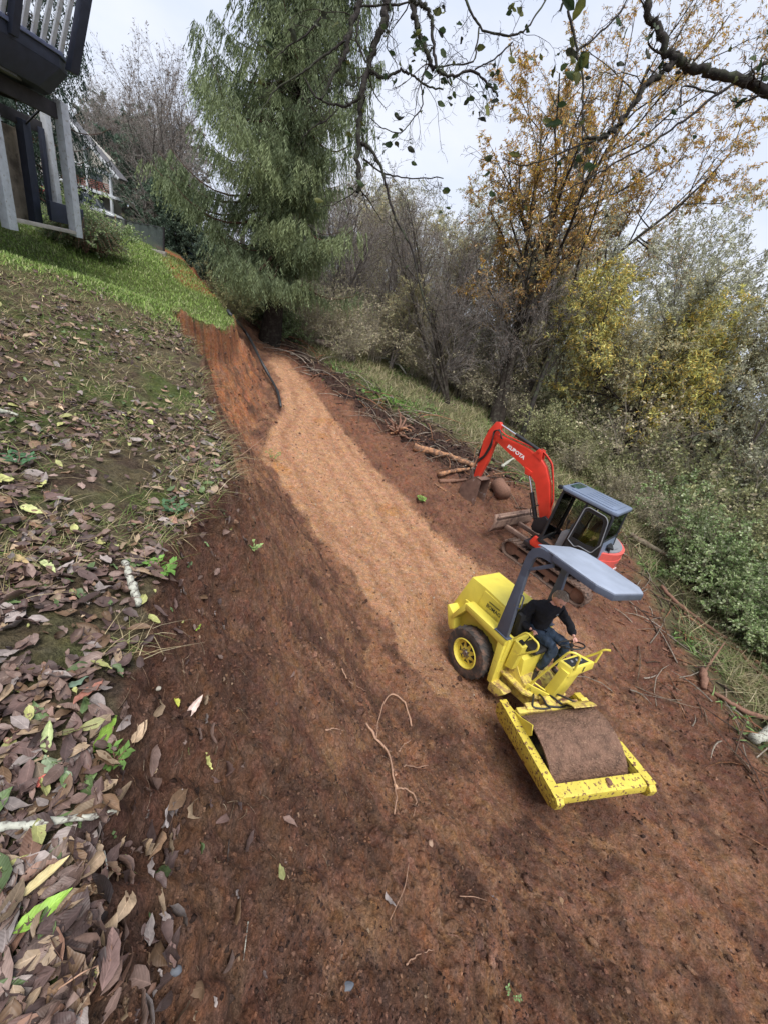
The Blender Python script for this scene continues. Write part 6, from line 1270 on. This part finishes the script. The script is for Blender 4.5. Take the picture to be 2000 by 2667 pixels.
# stones
def stone(px, py, s, c, label):
    p = hit(px, py); b = bmesh.new(); bmesh.ops.create_icosphere(b, subdivisions=3, radius=1)
    for v in b.verts: v.co *= 1 + .22 * float(fbm(v.co.x * 1.3 + px, v.co.y * 1.3 + v.co.z, 2)); v.co.x *= s[0]; v.co.y *= s[1]; v.co.z *= s[2]
    me = bpy.data.meshes.new('stone'); b.to_mesh(me); b.free(); me.materials.append(mat('stone_' + str(px), c, .7, var=.2, scale=30, bump=.3))
    for f in me.polygons: f.use_smooth = True
    o = bpy.data.objects.new('stone', me); col.objects.link(o); o.location = p + [0, 0, s[2] * .35]; o.rotation_euler = (.3, .2, px); tag(o, label, 'stone')
stone(459, 2530, (.017, .012, .010), (.11, .12, .14), 'smooth blue grey stone on the soil at the lower left')
stone(412, 1795, (.014, .013, .010), (.36, .33, .27), 'round beige stone in the dark soil beside the litter')
stone(902, 2572, (.035, .018, .012), (.10, .11, .13), 'flat dark slate chip standing on the soil at the bottom')
stone(1020, 1036, (.09, .08, .07), (.62, .62, .60), 'white stone at the edge of the mulch strip')
stone(1120, 2200, (.03, .025, .02), (.34, .22, .15), 'orange brown stone on the slope left of the drum front')
stone(1030, 2050, (.03, .02, .02), (.50, .30, .18), 'small pale orange stone beside the wheel groove')
# small green plants
def sprig(name, px, py, n, h, c, label, cat='plant', ls=.05, seed=0, grp=None):
    p = hit(px, py); root = empty(name, tuple(p), label=label, cat=cat, group=grp); L_ = []; P = []; D = []
    for i in range(n):
        a = i * 2.4 + seed; t = np.linspace(0, 1, 6); q = np.stack([np.cos(a) * h * .5 * t ** 1.3, np.sin(a) * h * .5 * t ** 1.3, h * (t - .3 * t * t)], 1) + [0, 0, -.01]; L_.append((q, np.linspace(.003, .0012, 6) * max(1, h * 5)))
        for k in (2, 3, 4, 5): P += [q[k]] * 2; D += [np.array([math.cos(a + 1), math.sin(a + 1), .3]), np.array([math.cos(a - 1), math.sin(a - 1), .3])]
    V, F = tubes(L_, 4); mesh_np('stem', V, F, mat=M_rootd, parent=root); P = np.array(P); D = np.array(D) + rng.normal(0, .25, (len(P), 3)); V, F = leaves(P, D, np.tile([0, 0, 1.], (len(P), 1)) + rng.normal(0, .3, (len(P), 3)), ls * (.7 + .6 * rng.random(len(P))), ls * .6, .1)
    mesh_np('leaves', V, F, mat=M_leaf, parent=root, colr=np.repeat(pick([c], len(P), None, .2), 4, 0), smooth=False)
sprig('seedling', 1327, 2600, 2, .10, (.22, .36, .14), 'small green seedling growing from bare soil at the bottom', ls=.022)
sprig('leafy_sprig', 710, 1200, 5, .35, (.16, .30, .08), 'green leafy sprig at the foot of the bank on the track edge', ls=.06)
sprig('weed', 452, 1337, 5, .12, (.10, .19, .09), 'blue green weed in the turf at the edge of the bank', ls=.05)
sprig('weed', 420, 1500, 6, .13, (.15, .30, .06), 'bright green weed beside the mottled bark stick', ls=.045)
sprig('weed', 55, 1215, 5, .12, (.08, .17, .08), 'dark green weed among leaves at the left edge', ls=.045)
sprig('grass_tuft', 1093, 1308, 12, .22, (.24, .40, .10), 'green grass tuft on the loose soil right of the track', ls=.07)
sprig('seedling', 660, 1430, 3, .10, (.30, .42, .16), 'pale green seedling on the bank above the track', ls=.05)
sprig('weed', 300, 1985, 4, .07, (.14, .25, .06), 'tiny green weed under the bright green toothed leaf', ls=.03)
# ------------------------------------------------------------------ near house on posts with a raised deck
M_wht = mat('weathered_white_paint', (.52, .54, .58), .7, var=.12, scale=8, c2=(.30, .27, .24), c2pos=(.56, .68), c2scale=14, bump=.25)
M_navy = mat('dark_navy_paint', (.030, .036, .060), .6, var=.2, c2=(.07, .07, .08), c2pos=(.6, .75)); M_joist = mat('dark_stained_joists', (.035, .032, .036), .8, var=.3)
M_ply = mat('weathered_plywood', (.30, .245, .19), .85, var=.25, scale=4, c2=(.13, .10, .08), c2pos=(.5, .66), c2scale=3, bump=.2); M_sid = mat('red_brown_siding', (.26, .085, .06), .7, var=.15); M_plank = mat('grey_plank', (.36, .33, .29), .8, var=.2)
HZ = 8.0
H1 = empty('house', (-10.5, 7.5, 5.1), label='dark house on white posts with a raised deck at the upper left edge', cat='house')
def hp(o): o.location = tuple(-np.array(H1.location)); return o
def HB(name, m_, fn, parent=None, sm=True):
    m = MB(); fn(m); o = m.build(name, m_, parent or H1, smooth=sm)
    if parent is None: hp(o)
    return o
# deck floor, fascia (cut back below), joists
out_ = [(-8.70, 2.0), (-8.70, 9.55), (-8.95, 10.0), (-9.4, 10.35), (-15.5, 10.6), (-15.5, 2.0)]
HB('deck_floor', M_navy, lambda m: m.prism(out_, 7.86, 8.04, 'z', .01))
def fasc(m):
    lo = [(-8.95, 2.0), (-8.95, 9.3), (-9.15, 9.75), (-9.55, 10.05), (-15.4, 10.3), (-15.4, 2.0)]
    m.hull([(x, y, 7.45) for x, y in lo], [(x, y, 7.86) for x, y in out_], .01)
HB('deck_fascia', M_navy, fasc)
HB('deck_edge_board', mat('slate_blue_board', (.13, .15, .24), .6, var=.15), lambda m: (m.box((-8.685, 5.9, 8.07), (.08, 7.4, .06), .008), m.hull([(-8.66, 9.55, 8.04), (-8.92, 10.02, 8.04), (-8.96, 9.98, 8.04), (-8.70, 9.52, 8.04)], [(-8.66, 9.55, 8.10), (-8.92, 10.02, 8.10), (-8.96, 9.98, 8.10), (-8.70, 9.52, 8.10)], .004)))
HB('soffit_strip', mat('pale_grey_soffit', (.16, .17, .19), .7, var=.2), lambda m: m.hull([(-9.0, 2, 7.42), (-9.0, 8.9, 7.42), (-9.2, 9.2, 7.42), (-9.55, 8.4, 7.42), (-9.8, 2, 7.42)], [(-9.0, 2, 7.455), (-9.0, 8.9, 7.455), (-9.2, 9.2, 7.455), (-9.55, 8.4, 7.455), (-9.8, 2, 7.455)], .004))
for k in range(12):
    HB('joist', M_joist, lambda m: m.box((-12.1, 3.2 + k * .6, 7.30), (5.2, .06, .24), .004))
HB('beam', M_joist, lambda m: m.box((-9.45, 6.3, 7.27), (.12, 7.9, .26), .008)); HB('beam', M_joist, lambda m: m.box((-11.0, 7.0, 7.0), (.12, 8.8, .24), .008))
# outward leaning railing
def lean(y, z): return -8.70 + .42 * (z - 8.1)
for k in range(26):
    y = 9.60 - k * .185
    if abs(y - 8.62) < .12: continue
    HB('baluster', M_wht, lambda m: m.hull([(lean(y, 8.1) - .02, y - .04, 8.10), (lean(y, 8.1) + .02, y - .04, 8.10), (lean(y, 8.1) + .02, y + .04, 8.10), (lean(y, 8.1) - .02, y + .04, 8.10)], [(lean(y, 9.15) - .02, y - .04, 9.15), (lean(y, 9.15) + .02, y - .04, 9.15), (lean(y, 9.15) + .02, y + .04, 9.15), (lean(y, 9.15) - .02, y + .04, 9.15)], .004))
for y, w_ in ((8.62, .13), (9.82, .20)):
    HB('rail_post', M_navy, lambda m: m.hull([(-8.75, y - w_ / 2, 7.9), (-8.63, y - w_ / 2, 7.9), (-8.63, y + w_ / 2, 7.9), (-8.75, y + w_ / 2, 7.9)], [(lean(y, 9.25) - .06, y - w_ / 2, 9.25), (lean(y, 9.25) + .06, y - w_ / 2, 9.25), (lean(y, 9.25) + .06, y + w_ / 2, 9.25), (lean(y, 9.25) - .06, y + w_ / 2, 9.25)], .006))
HB('top_rail', M_navy, lambda m: m.box((lean(0, 9.2), 5.9, 9.22), (.16, 8.1, .05), .008))
# posts
def hpost(x, y, w_, z0, z1, m_, dx=0, dy=0): HB('post', m_, lambda m: m.hull([(x + a * w_ / 2, y + b * w_ / 2, z0) for a, b in ((-1, -1), (1, -1), (1, 1), (-1, 1))], [(x + dx + a * w_ / 2, y + dy + b * w_ / 2, z1) for a, b in ((-1, -1), (1, -1), (1, 1), (-1, 1))], .008))
hpost(-9.38, 10.32, .19, 5.0, 7.46, M_wht, 0, -.10); hpost(-9.38, 8.66, .19, 4.9, 7.2, M_wht, 0, -.02); hpost(-9.9, 5.5, .19, 4.9, 7.2, M_wht)
hpost(-10.9, 11.5, .15, 5.2, 7.35, M_wht, 0, -.1); hpost(-10.9, 10.78, .20, 4.9, 7.0, M_navy); hpost(-10.9, 11.24, .10, 5.2, 7.0, M_navy); hpost(-10.9, 9.2, .16, 4.9, 7.0, M_navy)
HB('brace', M_joist, lambda m: m.hull([(-10.9, 10.8, 6.9), (-10.85, 10.8, 6.9), (-10.85, 10.86, 6.98), (-10.9, 10.86, 6.98)], [(-9.6, 10.1, 7.34), (-9.55, 10.1, 7.34), (-9.55, 10.16, 7.42), (-9.6, 10.16, 7.42)], .004))
wall = HB('lower_wall', M_ply, lambda m: m.box((-11.25, 8.2, 5.85), (.12, 5.6, 1.9), .01))
HB('wall_painted_shade', M_joist, lambda m: m.prism([(9.35, 4.9), (9.35, 5.75), (9.6, 6.0), (10.0, 5.9), (10.15, 5.4), (10.15, 4.9)], -11.19, -11.17, 'x', .002), wall)  # dark panel on the unbroken wall, painting the shade of an opening
HB('upper_wall', M_sid, lambda m: m.box((-12.4, 5.6, 9.4), (.2, 7.0, 2.7), .01)); 
for k in range(4): HB('siding_line', M_wht, lambda m: m.box((-12.29, 5.6, 8.35 + k * .42), (.02, 7.0, .035), .002))
HB('ground_plank', M_plank, lambda m: m.box((-9.36, 9.45, 5.09), (.14, 1.5, .07), .006, Matrix.Rotation(-.03, 3, 'Z')))
HB('dark_skirting', M_navy, lambda m: m.box((-10.4, 11.2, 5.35), (.08, 1.0, .42), .006))
# ------------------------------------------------------------------ far house
FX = empty('house', (-31.3, 37, 4.9), label='far grey gabled house with white posts and a red railed balcony', cat='house')
def FB(name, m_, fn, sm=True):
    m = MB(); fn(m); o = m.build(name, m_, FX, smooth=sm); o.location = tuple(-np.array(FX.location)); return o
M_cream = mat('pale_grey_siding', (.42, .40, .36), .8, var=.1); M_rail = mat('red_brown_rail', (.28, .085, .055), .7); M_wpost = mat('white_post', (.66, .68, .70), .6, var=.06); M_roofd = mat('grey_shingle', (.12, .12, .13), .9, var=.2)
FB('wall', M_cream, lambda m: m.prism([(-40, 4.5), (-31.2, 4.5), (-31.2, 8.6), (-34, 10.2), (-40, 9.2)], 38.5, 39.5, 'y', .01))
FB('roof', M_roofd, lambda m: m.hull([(-28.4, 35.6, 7.50), (-35, 35.6, 12.0), (-35, 35.6, 12.2), (-28.2, 35.6, 7.62)], [(-28.4, 36.6, 7.50), (-35, 36.6, 12.0), (-35, 36.6, 12.2), (-28.2, 36.6, 7.62)], .01)); FB('roof', M_roofd, lambda m: m.hull([(-35, 35.6, 12.0), (-42, 35.6, 8.0), (-42, 35.6, 8.15), (-35, 35.6, 12.2)], [(-35, 36.6, 12.0), (-42, 36.6, 8.0), (-42, 36.6, 8.15), (-35, 36.6, 12.2)], .01))
FB('fascia', M_wpost, lambda m: m.hull([(-28.3, 35.5, 7.46), (-35, 35.5, 11.98), (-35, 35.5, 12.2), (-28.18, 35.5, 7.6)], [(-28.3, 35.58, 7.46), (-35, 35.58, 11.98), (-35, 35.58, 12.2), (-28.18, 35.58, 7.6)], .004))
FB('gable', M_cream, lambda m: m.prism([(-37, 7.8), (-31.1, 7.8), (-31.1, 9.0), (-35, 11.6)], 36.2, 36.3, 'y', .004))
FB('eave_beam', M_wpost, lambda m: m.box((-31.2, 36, 7.67), (4.8, .16, .24), .01))
for x, z0, z1 in ((-29.28, 4.6, 7.6), (-31.28, 4.6, 9.0), (-33.68, 4.6, 7.6)): FB('post', M_wpost, lambda m: m.box((x, 36, (z0 + z1) / 2), (.17, .17, z1 - z0), .01))
FB('balcony_floor', M_wpost, lambda m: m.box((-32.3, 37.2, 6.22), (7.0, 2.6, .20), .01))
for k in range(5): FB('balcony_rail', M_rail, lambda m: m.box((-32.2, 35.98, 6.42 + k * .125), (6.0, .04, .055), .004))
for x in (-30.4, -32.3, -33.0): FB('balcony_post', M_rail, lambda m: m.box((x, 36.03, 6.64), (.09, .05, .64), .004))
M_win = mat('dark_window', (.04, .05, .06), .15, var=.1, spec=.8)
for x, z in ((-32.6, 7.0), (-34.4, 7.0), (-32.6, 5.3)): FB('window', M_win, lambda m: m.box((x, 38.47, z), (1.1, .06, 1.1), .01))
# ------------------------------------------------------------------ parked cars seen past the posts
def car(loc, rz, c, label, suv=0):
    root = empty('parked_car', loc, label=label, cat='car', group='cars parked beyond the houses'); root.rotation_euler = (0, 0, rz); mp_ = mat('car_paint', c, .25, var=.03, coat=.5)
    m = MB(); m.prism([(-2.2, .35), (-2.25, .75), (-2.1, .95), (-1.2, 1.0), (1.1, .95), (2.0, .82), (2.25, .6), (2.2, .32)], -.88, .88, 'y', .06); m.build('body', mp_, root)
    m = MB(); top = 1.65 if suv else 1.45; m.hull([(-1.75 - .2 * suv, -.80, .96), (1.05, -.80, .92), (1.05, .80, .92), (-1.75 - .2 * suv, .80, .96)], [(-1.2 - .6 * suv, -.62, top), (.25, -.62, top), (.25, .62, top), (-1.2 - .6 * suv, .62, top)], .05); m.build('windows', M_win, root)
    m = MB(); m.box((-.5 - .3 * suv, 0, top + .01), (1.45 + .6 * suv, 1.2, .05), .02); m.build('roof', mp_, root)
    for x in (-1.4, 1.4):
        for y in (-.82, .82):
            m = MB(); m.lathe([(.0, -.1), (.2, -.11), (.32, -.1), (.33, .0), (.32, .1), (.2, .11), (.0, .1)], (x, y, .33), 'y', 20); m.build('wheel', M_black, root)
    for y in (-.65, .65): m = MB(); m.box((2.2, y, .66), (.08, .3, .14), .02); m.build('headlight', M_wht, root)
car((-29.6, 34., 4.25), .35, (.48, .50, .52), 'silver car parked under the far house balcony', 1)
car((-31.9, 32.2, 4.5), .5, (.55, .07, .06), 'red and white car glimpsed between the near house posts')
cx_, cy_, cz_ = un(461, 632, 22.)
car((cx_, cy_ + 1.0, cz_ - .8), -.5, (.035, .05, .09), 'dark blue car parked just past the mesh fence')
# ------------------------------------------------------------------ mesh fence with its low timber wall
FL, FR_ = un(277, 560, 18.5), un(427, 594, 16.5)
FE = empty('mesh_fence', tuple((FL + FR_) / 2 - [0, 0, .9]), label='grey shade mesh fence on posts at the top of the lawn', cat='fence')
m_, t_, b_ = nodes('grey_shade_mesh'); b_.inputs['Base Color'].default_value = (.085, .10, .095, 1); b_.inputs['Roughness'].default_value = .9; b_.inputs['Alpha'].default_value = .80
def fpt(u, h): p = FL + (FR_ - FL) * u; return Vector((p[0], p[1], p[2] - .95 * (1 - h) + .03 * math.sin(u * 9)))
m = MB(); Nf = 24; rows_ = [[m.b.verts.new(fpt(i / Nf, h) + Vector((.03 * math.sin(i * 1.7 + h * 4), .03 * math.cos(i * 2.1), 0))) for i in range(Nf + 1)] for h in (0, .35, .7, 1)]
for a_, b2 in zip(rows_, rows_[1:]):
    for i in range(Nf): m.b.faces.new((a_[i], a_[i + 1], b2[i + 1], b2[i]))
ms_ = m.build('mesh_screen', m_, FE); ms_.location = tuple(-np.array(FE.location))
for u, c in ((.0, M_joist), (.18, M_rootd), (.36, M_joist), (1., M_joist)):
    m = MB(); p0 = fpt(u, -.15); p1 = fpt(u, 1.03); m.tube([p0, p1], .045, 8); o = m.build('post', c, FE); o.location = tuple(-np.array(FE.location))
m = MB(); m.tube([fpt(0, 1), fpt(.5, 1), fpt(1, 1)], .02, 6); o = m.build('top_wire', M_joist, FE); o.location = tuple(-np.array(FE.location))
A_, B_ = un(330, 640, 16.8), un(431, 672, 16.2)
RW = empty('retaining_wall', tuple(A_), label='low grey timber wall below the mesh fence', cat='wall')
for k in range(3):
    m = MB(); a_, b2 = Vector(A_) + Vector((0, 0, -.14 * k)), Vector(B_) + Vector((0, 0, -.14 * k + .12)); dn = Vector((0, 0, .12)); off = Vector((.0, .12, 0)); m.hull([a_, b2, b2 + dn, a_ + dn], [a_ + off, b2 + off, b2 + dn + off, a_ + dn + off], .008); o = m.build('sleeper', M_plank, RW); o.location = tuple(-np.array(RW.location))
# ------------------------------------------------------------------ fern and shrubs by the deck
def fern(px, py, Z, n, L_, c, label, seed=0, up=.75, name='fern'):
    global rng
    old = rng; rng = np.random.default_rng(seed); p = hit(px, py + 20); root = empty(name, tuple(p), label=label, cat='fern'); Ls = []; P = []; D = []; S = []
    for i in range(n):
        a = rng.random() * 6.283; l_ = L_ * (.6 + .5 * rng.random()); t = np.linspace(0, 1, 12); e = up * (.5 + .6 * rng.random()); q = np.stack([np.cos(a) * l_ * t * .9, np.sin(a) * l_ * t * .9, l_ * (e * t * 1.3 - 1.15 * e * t ** 2.2)], 1); Ls.append((q, np.linspace(.006, .002, 12))); d_ = q[1:] - q[:-1]
        for k in range(2, 11):
            for f in (0, .5):
                pt = q[k] * (1 - f) + q[k + 1] * f; sd = unit(np.cross(d_[k], [0, 0, 1.]))
                for s in (-1, 1): P.append(pt); D.append(sd * s + d_[k] / np.linalg.norm(d_[k]) * .35 + [0, 0, -.15]); S.append((.13 if name == 'fern' else .09) * (1 - abs(k / 11 - .4)))
    V, F = tubes(Ls, 3); mesh_np('stalks', V, F, mat=M_rootd, parent=root); P = np.array(P); V, F = leaves(P, np.array(D), np.tile([0, 0, 1.], (len(P), 1)), np.array(S), .028, .1); mesh_np('fronds', V, F, mat=M_leaf, parent=root, colr=np.repeat(pick(c, len(P), None, .2), 4, 0), smooth=False); rng = old
DG = [(.05, .085, .045), (.08, .125, .065), (.11, .15, .08)]
fern(225, 640, 10.2, 80, 1.25, DG, 'big dark sword fern at the corner of the deck posts', 1, 2.0)
fern(185, 615, 10.0, 50, 1.0, DG, 'second dark fern in front of the white corner post', 2, 1.7)
fern(262, 650, 10.6, 50, 1.0, [(.10, .12, .06), (.16, .14, .08)], 'browner fern at the top edge of the lawn', 3, 1.7)
fern(-20, 545, 7.6, 10, .8, [(.20, .25, .15), (.30, .34, .22)], 'pale fern fronds poking in before the left post', 4, .4)
for px, py, Z, q, k, lab in ((240, 620, 11.2, .8, 0, 'grey green rhododendron bush right of the white corner post'), (150, 590, 11.8, .42, 0, 'bush under the deck behind the posts'), (265, 600, 12.5, .35, 2, 'small bush before the mesh fence post')):
    p = hit(px, py + 30); copy_tree(S_[k], tuple(p - [0, 0, .1]), px, q, lab, '', 'shrub')
# ------------------------------------------------------------------ trees on the left skyline
hanging('fir_tree', tuple(un(70, 600, 20.) - [0, 0, .5]), 17., 2.0, lambda z, a: np.interp(z, [1, 4, 9, 17], [3.9, 4.1, 3.5, .4]) * (.7 + .4 * rng.random()), 190, 24, [(.022, .040, .030), (.050, .080, .055)], 'dark drooping fir tree standing behind the near deck', 'tree', seed=8, tr=.35, lf=(.16, .05), spr=(.3, .7), droop=1.1, dens=7)
def evergreen(seed, h, w_, pal):
    global rng
    old = rng; rng = np.random.default_rng(seed); root = empty('evergreen_tree'); o = new(4); c = dict(seg=[8, 6, 5, 4], wob=[.08, .15, .2, .2], trop=[.02, .02, .0, -.02], tap=[.3, .3, .3, .4], kids=[11, 9, 7], **{'from': [.15, .1, .1]}, spread=[.75, .7, .7], lr=[.6, .5, .5], rr=[.5, .5, .5])
    for k in range(3): along(np.array([[rng.normal() * .2, rng.normal() * .2, 0]]) + np.outer(np.linspace(0, h * .8, 9), unit(np.array([rng.normal() * .15, rng.normal() * .15, 1.]))), np.linspace(.14, .04, 9), 0, c, o, 13, w_, .08, .95)
    tree_obj(root, o, M_bark, [dict(per=11, ln=.16, wd=.09, pal=pal, hang=.2, cl=.4)], twigc=(.10, .09, .08)); rng = old; return root
EV = evergreen(31, 6.5, 3.2, [(.08, .125, .085), (.12, .17, .115), (.17, .22, .16)]); EVB = evergreen(32, 8, 3.4, [(.10, .12, .08), (.15, .15, .10), (.22, .16, .13)])
first = True
for px, py, Z, q, lab in ((425, 640, 29, .8, 'dark evergreen tree right of the far house'), (455, 655, 24, .7, 'dark evergreen bush behind the mesh fence end'), (300, 560, 50, 1.7, 'tall evergreen behind the far house roof'), (400, 600, 36, 1.3, 'broad evergreen between the far house and the cedar'), (470, 700, 22, .7, 'dark evergreen bush left of the cedar foot'), (530, 760, 21, .55, 'low evergreen bush at the cedar foot')):
    p = tuple(un(px, py, Z) - [0, 0, .8])
    if first: EV.location = p; EV.scale = (q,) * 3; tag(EV, lab, 'tree'); first = False
    else: copy_tree(EV, p, px, q, lab, None)
first = True
for px, py, Z, q, lab in ((350, 540, 44, 1.15, 'reddish budding tree on the hill above the evergreens'), (260, 540, 46, 1.1, 'reddish budding tree on the hill behind the far house'), (450, 580, 40, 1.15, 'brownish tree on the hill beside the cedar')):
    p = tuple(un(px, py, Z) - [0, 0, 1.])
    if first: EVB.location = p; EVB.scale = (q,) * 3; tag(EVB, lab, 'tree'); first = False
    else: copy_tree(EVB, p, px, q, lab, None)
for px, py, Z, q, lab in ((425, 640, 26, .85, 'pale bare tree before the dark evergreens left of the cedar'), (450, 600, 30, 1., 'second pale bare tree against the evergreens by the cedar'), (265, 540, 40, .95, 'bare tree rising above the deck corner'), (400, 580, 42, 1.0, 'bare tree on the hill left of the cedar'), (330, 560, 46, 1.1, 'pale bare tree high on the hill skyline')):
    copy_tree(K_ba, tuple(un(px, py, Z) - [0, 0, 1.]), px, q, lab, None)
# ------------------------------------------------------------------ branches hanging into the picture close to the viewer
def bough(name, paths_, label, kids=6, kl=.5, leafn=30, seed=0, bark=None, twk=5, lsz=.075, moss=True):
    """paths_: ((px,py,Z)..., r0, r1) main limbs; fine side twigs and hanging leaves grow from them"""
    global rng
    old = rng; rng = np.random.default_rng(seed); b0 = un(*paths_[0][0][0]); root = empty(name, tuple(b0), label=label, cat='branch'); lim = []; tw = []; sub_ = []
    for pts, r0, r1 in paths_:
        W = np.array([un(*p) for p in pts]) - b0; n = max(10, len(W) * 5); t = np.arange(len(W)); q = np.linspace(0, len(W) - 1, n); P = np.stack([np.interp(q, t, W[:, i]) for i in range(3)], 1)
        for _ in range(2): P[1:-1] = .25 * P[:-2] + .5 * P[1:-1] + .25 * P[2:]
        P[1:-1] += rng.standard_normal((n - 2, 3)) * r0 * .35; lim.append((P, np.linspace(r0, r1, n) * (1 + .05 * rng.standard_normal(n)).clip(.85, 1.15)))
        L_ = np.linalg.norm(np.diff(P, axis=0), axis=1).sum()
        cfg = dict(seg=[7, 6, 4], wob=[.22, .28, .3], trop=[-.03, -.04, -.05], tap=[.4, .4, .5], kids=[twk, 3], **{'from': [.2, .2]}, spread=[.8, .8], lr=[.5, .5], rr=[.6, .6], rmin=.0013); o = [[], [], []]
        for k in range(int(kids * L_) + 1):
            i = rng.integers(1, n - 1); D = unit(P[i] - P[i - 1]); a = rng.standard_normal(3); a -= a @ D * D; a = unit(a); grow(P[i], D * .6 + a * .8 + [0, 0, -.15], kl * (.4 + .9 * rng.random()), max(.0022, r1 * .45), 0, cfg, o)
        tw += o[0] + o[1] + o[2]; sub_ += o[2] + o[1]
    V, F = tubes(lim, 12)
    if moss: nn = fbm(V[:, 0] * 30 + V[:, 2] * 17, V[:, 1] * 30 - V[:, 2] * 21, 3)
    mesh_np('limb', V, F, mat=bark or M_moss, parent=root)
    if moss:   # moss tufts
        Q = np.vstack([P for P, r in lim]); RR = np.concatenate([r for P, r in lim]); k = rng.integers(0, len(Q), len(Q) * 36); k = k[RR[k] > .011]; a = unit(rng.standard_normal((len(k), 3))); k2 = np.minimum(k + 1, len(Q) - 1); P_ = Q[k] + (Q[k2] - Q[k]) * (rng.random((len(k), 1)) * (np.linalg.norm(Q[k2] - Q[k], axis=1, keepdims=True) < .3)) + a * RR[k][:, None] * .85
        V, F = leaves(P_, a + rng.normal(0, .5, a.shape), rng.standard_normal(a.shape), .012 * (.5 + rng.random(len(k))), .005, .1); mesh_np('moss', V, F, mat=M_leaf, parent=root, colr=np.repeat(pick([(.05, .055, .035), (.09, .09, .06), (.13, .13, .10)], len(k)), 4, 0), smooth=False)
    if tw: V, F = tubes(tw, 4); mesh_np('twigs', V, F, mat=M_bark, parent=root)
    if leafn and sub_:
        i = rng.integers(0, len(sub_), leafn); P_ = np.array([sub_[j][0][-1] for j in i]) + rng.normal(0, .01, (leafn, 3)); az = rng.random(leafn) * 6.28; N0 = unit(rng.standard_normal((leafn, 3)) * [1, 1, .4]); sz = lsz * (.6 + .7 * rng.random(leafn))
        V, F, c, uv = litter(P_ + [0, 0, -.02], az, rng.normal(-.9, .4, leafn), sz, sz * .55, pick([(.045, .075, .03), (.07, .10, .04), (.05, .055, .035), (.13, .14, .04)], leafn), rng.normal(.4, .6, leafn), N0=N0); mesh_np('leaves', V, F, mat=M_hleaf, parent=root, colr=c, uv=uv)
    rng = old; return root
M_hleaf = leafmat('hanging_leaf', .5, .35, .2)
def c3(Z, *a): return [(1100 + p[0] / 1.843, p[1] / 1.843, Z + (p[2] if len(p) > 2 else 0)) for p in a]
def c2_(Z, *a): return [(450 + p[0] / 2.329, p[1] / 2.329, Z + (p[2] if len(p) > 2 else 0)) for p in a]
bough('overhanging_branch', [(c3(2.9, (1720, 470), (1659, 440), (1540, 390), (1400, 350), (1300, 320), (1220, 280), (1170, 230), (1120, 120), (1085, 50), (1095, -60)), .034, .022), (c3(2.9, (1220, 285), (1120, 370), (1055, 425), (1005, 520), (920, 620), (860, 662), (770, 670)), .022, .010), (c3(2.9, (860, 662), (740, 700), (600, 760), (480, 800), (380, 760)), .006, .003)], 'thick mossy branch forking at the upper right corner', 5, .35, 26, 1)
bough('overhanging_branch', [(c3(3.6, (1720, 260), (1659, 290), (1560, 360), (1420, 450), (1250, 580), (1100, 690), (960, 760), (800, 850), (650, 930)), .016, .005), (c3(3.6, (1420, 450), (1240, 400), (1240, 500), (1150, 640)), .008, .004)], 'long thin straight branch slanting down from the right edge below the thick one', 5, .4, 14, 2, moss=False)
bough('overhanging_branch', [(c3(2.4, (690, -40), (700, 60), (740, 230), (775, 390), (768, 520), (765, 660)), .009, .004), (c3(2.4, (740, 250), (850, 160), (950, 60), (1000, -40)), .006, .004)], 'thin hanging branch with big dark leaves left of the thick mossy one', 7, .28, 26, 3, lsz=.095, moss=False)
bough('overhanging_branch', [(c3(2.6, (-60, 0), (0, 20), (40, 60), (50, 200), (60, 310), (130, 375), (230, 330), (300, 380), (360, 460)), .013, .006), (c3(2.6, (200, -40), (230, 60), (290, 150), (420, 172), (500, 140), (600, -20)), .008, .005), (c3(2.6, (430, 200), (350, 280), (250, 330)), .005, .004), (c3(2.6, (270, 130), (250, 300), (60, 320)), .006, .004)], 'looping mossy twigs with small leaves at the top centre right', 8, .30, 60, 4, lsz=.06)
bough('overhanging_branch', [(c2_(3.4, (1300, -60), (1295, 60), (1285, 150), (1220, 300), (1165, 450), (1150, 600), (1135, 760), (1110, 940), (1130, 1080), (1120, 1165)), .034, .014), (c2_(3.4, (1200, 430), (1240, 460), (1310, 462), (1385, 412), (1440, 450), (1520, 520), (1640, 540)), .015, .006), (c2_(3.4, (1140, 860), (1220, 910), (1280, 1060), (1310, 1200), (1350, 1330), (1450, 1500), (1490, 1700), (1560, 1960)), .014, .006), (c2_(3.4, (1130, 590), (1050, 642), (960, 630), (870, 590), (800, 470)), .012, .006), (c2_(3.4, (1155, 960), (1250, 1040), (1400, 1080), (1640, 1080)), .008, .004)], 'dark mossy branch hanging straight down before the cedar at the top centre', 5, .45, 22, 5)
bough('overhanging_branch', [(c2_(3.0, (1140, -60), (1115, 60), (1075, 200), (1045, 340), (980, 450), (900, 600)), .024, .008), (c2_(3.0, (1075, 200), (1000, 280), (870, 370), (760, 450), (620, 540), (520, 700)), .010, .004), (c2_(3.0, (900, 100), (800, 220), (700, 280), (620, 350)), .007, .003), (c2_(3.2, (1000, 660), (930, 730), (850, 770), (790, 830)), .007, .003)], 'dark forked branch crossing the cedar left of the straight one', 5, .5, 14, 6)
bough('overhanging_branch', [(c2_(3.2, (1440, -60), (1460, 60), (1500, 200), (1550, 330), (1570, 400), (1640, 440)), .024, .012), (c2_(3.2, (1130, 40), (1250, 30), (1380, 20), (1520, -20)), .008, .006), (c2_(3.2, (1130, 120), (1110, 230), (1150, 330), (1200, 420)), .009, .006), (c2_(3.2, (1560, 380), (1500, 480), (1520, 640), (1440, 740), (1380, 810), (1260, 770), (1190, 700)), .006, .003)], 'mossy branch with curled leaves hanging at the top centre, right of the straight one', 7, .4, 50, 7, lsz=.065)
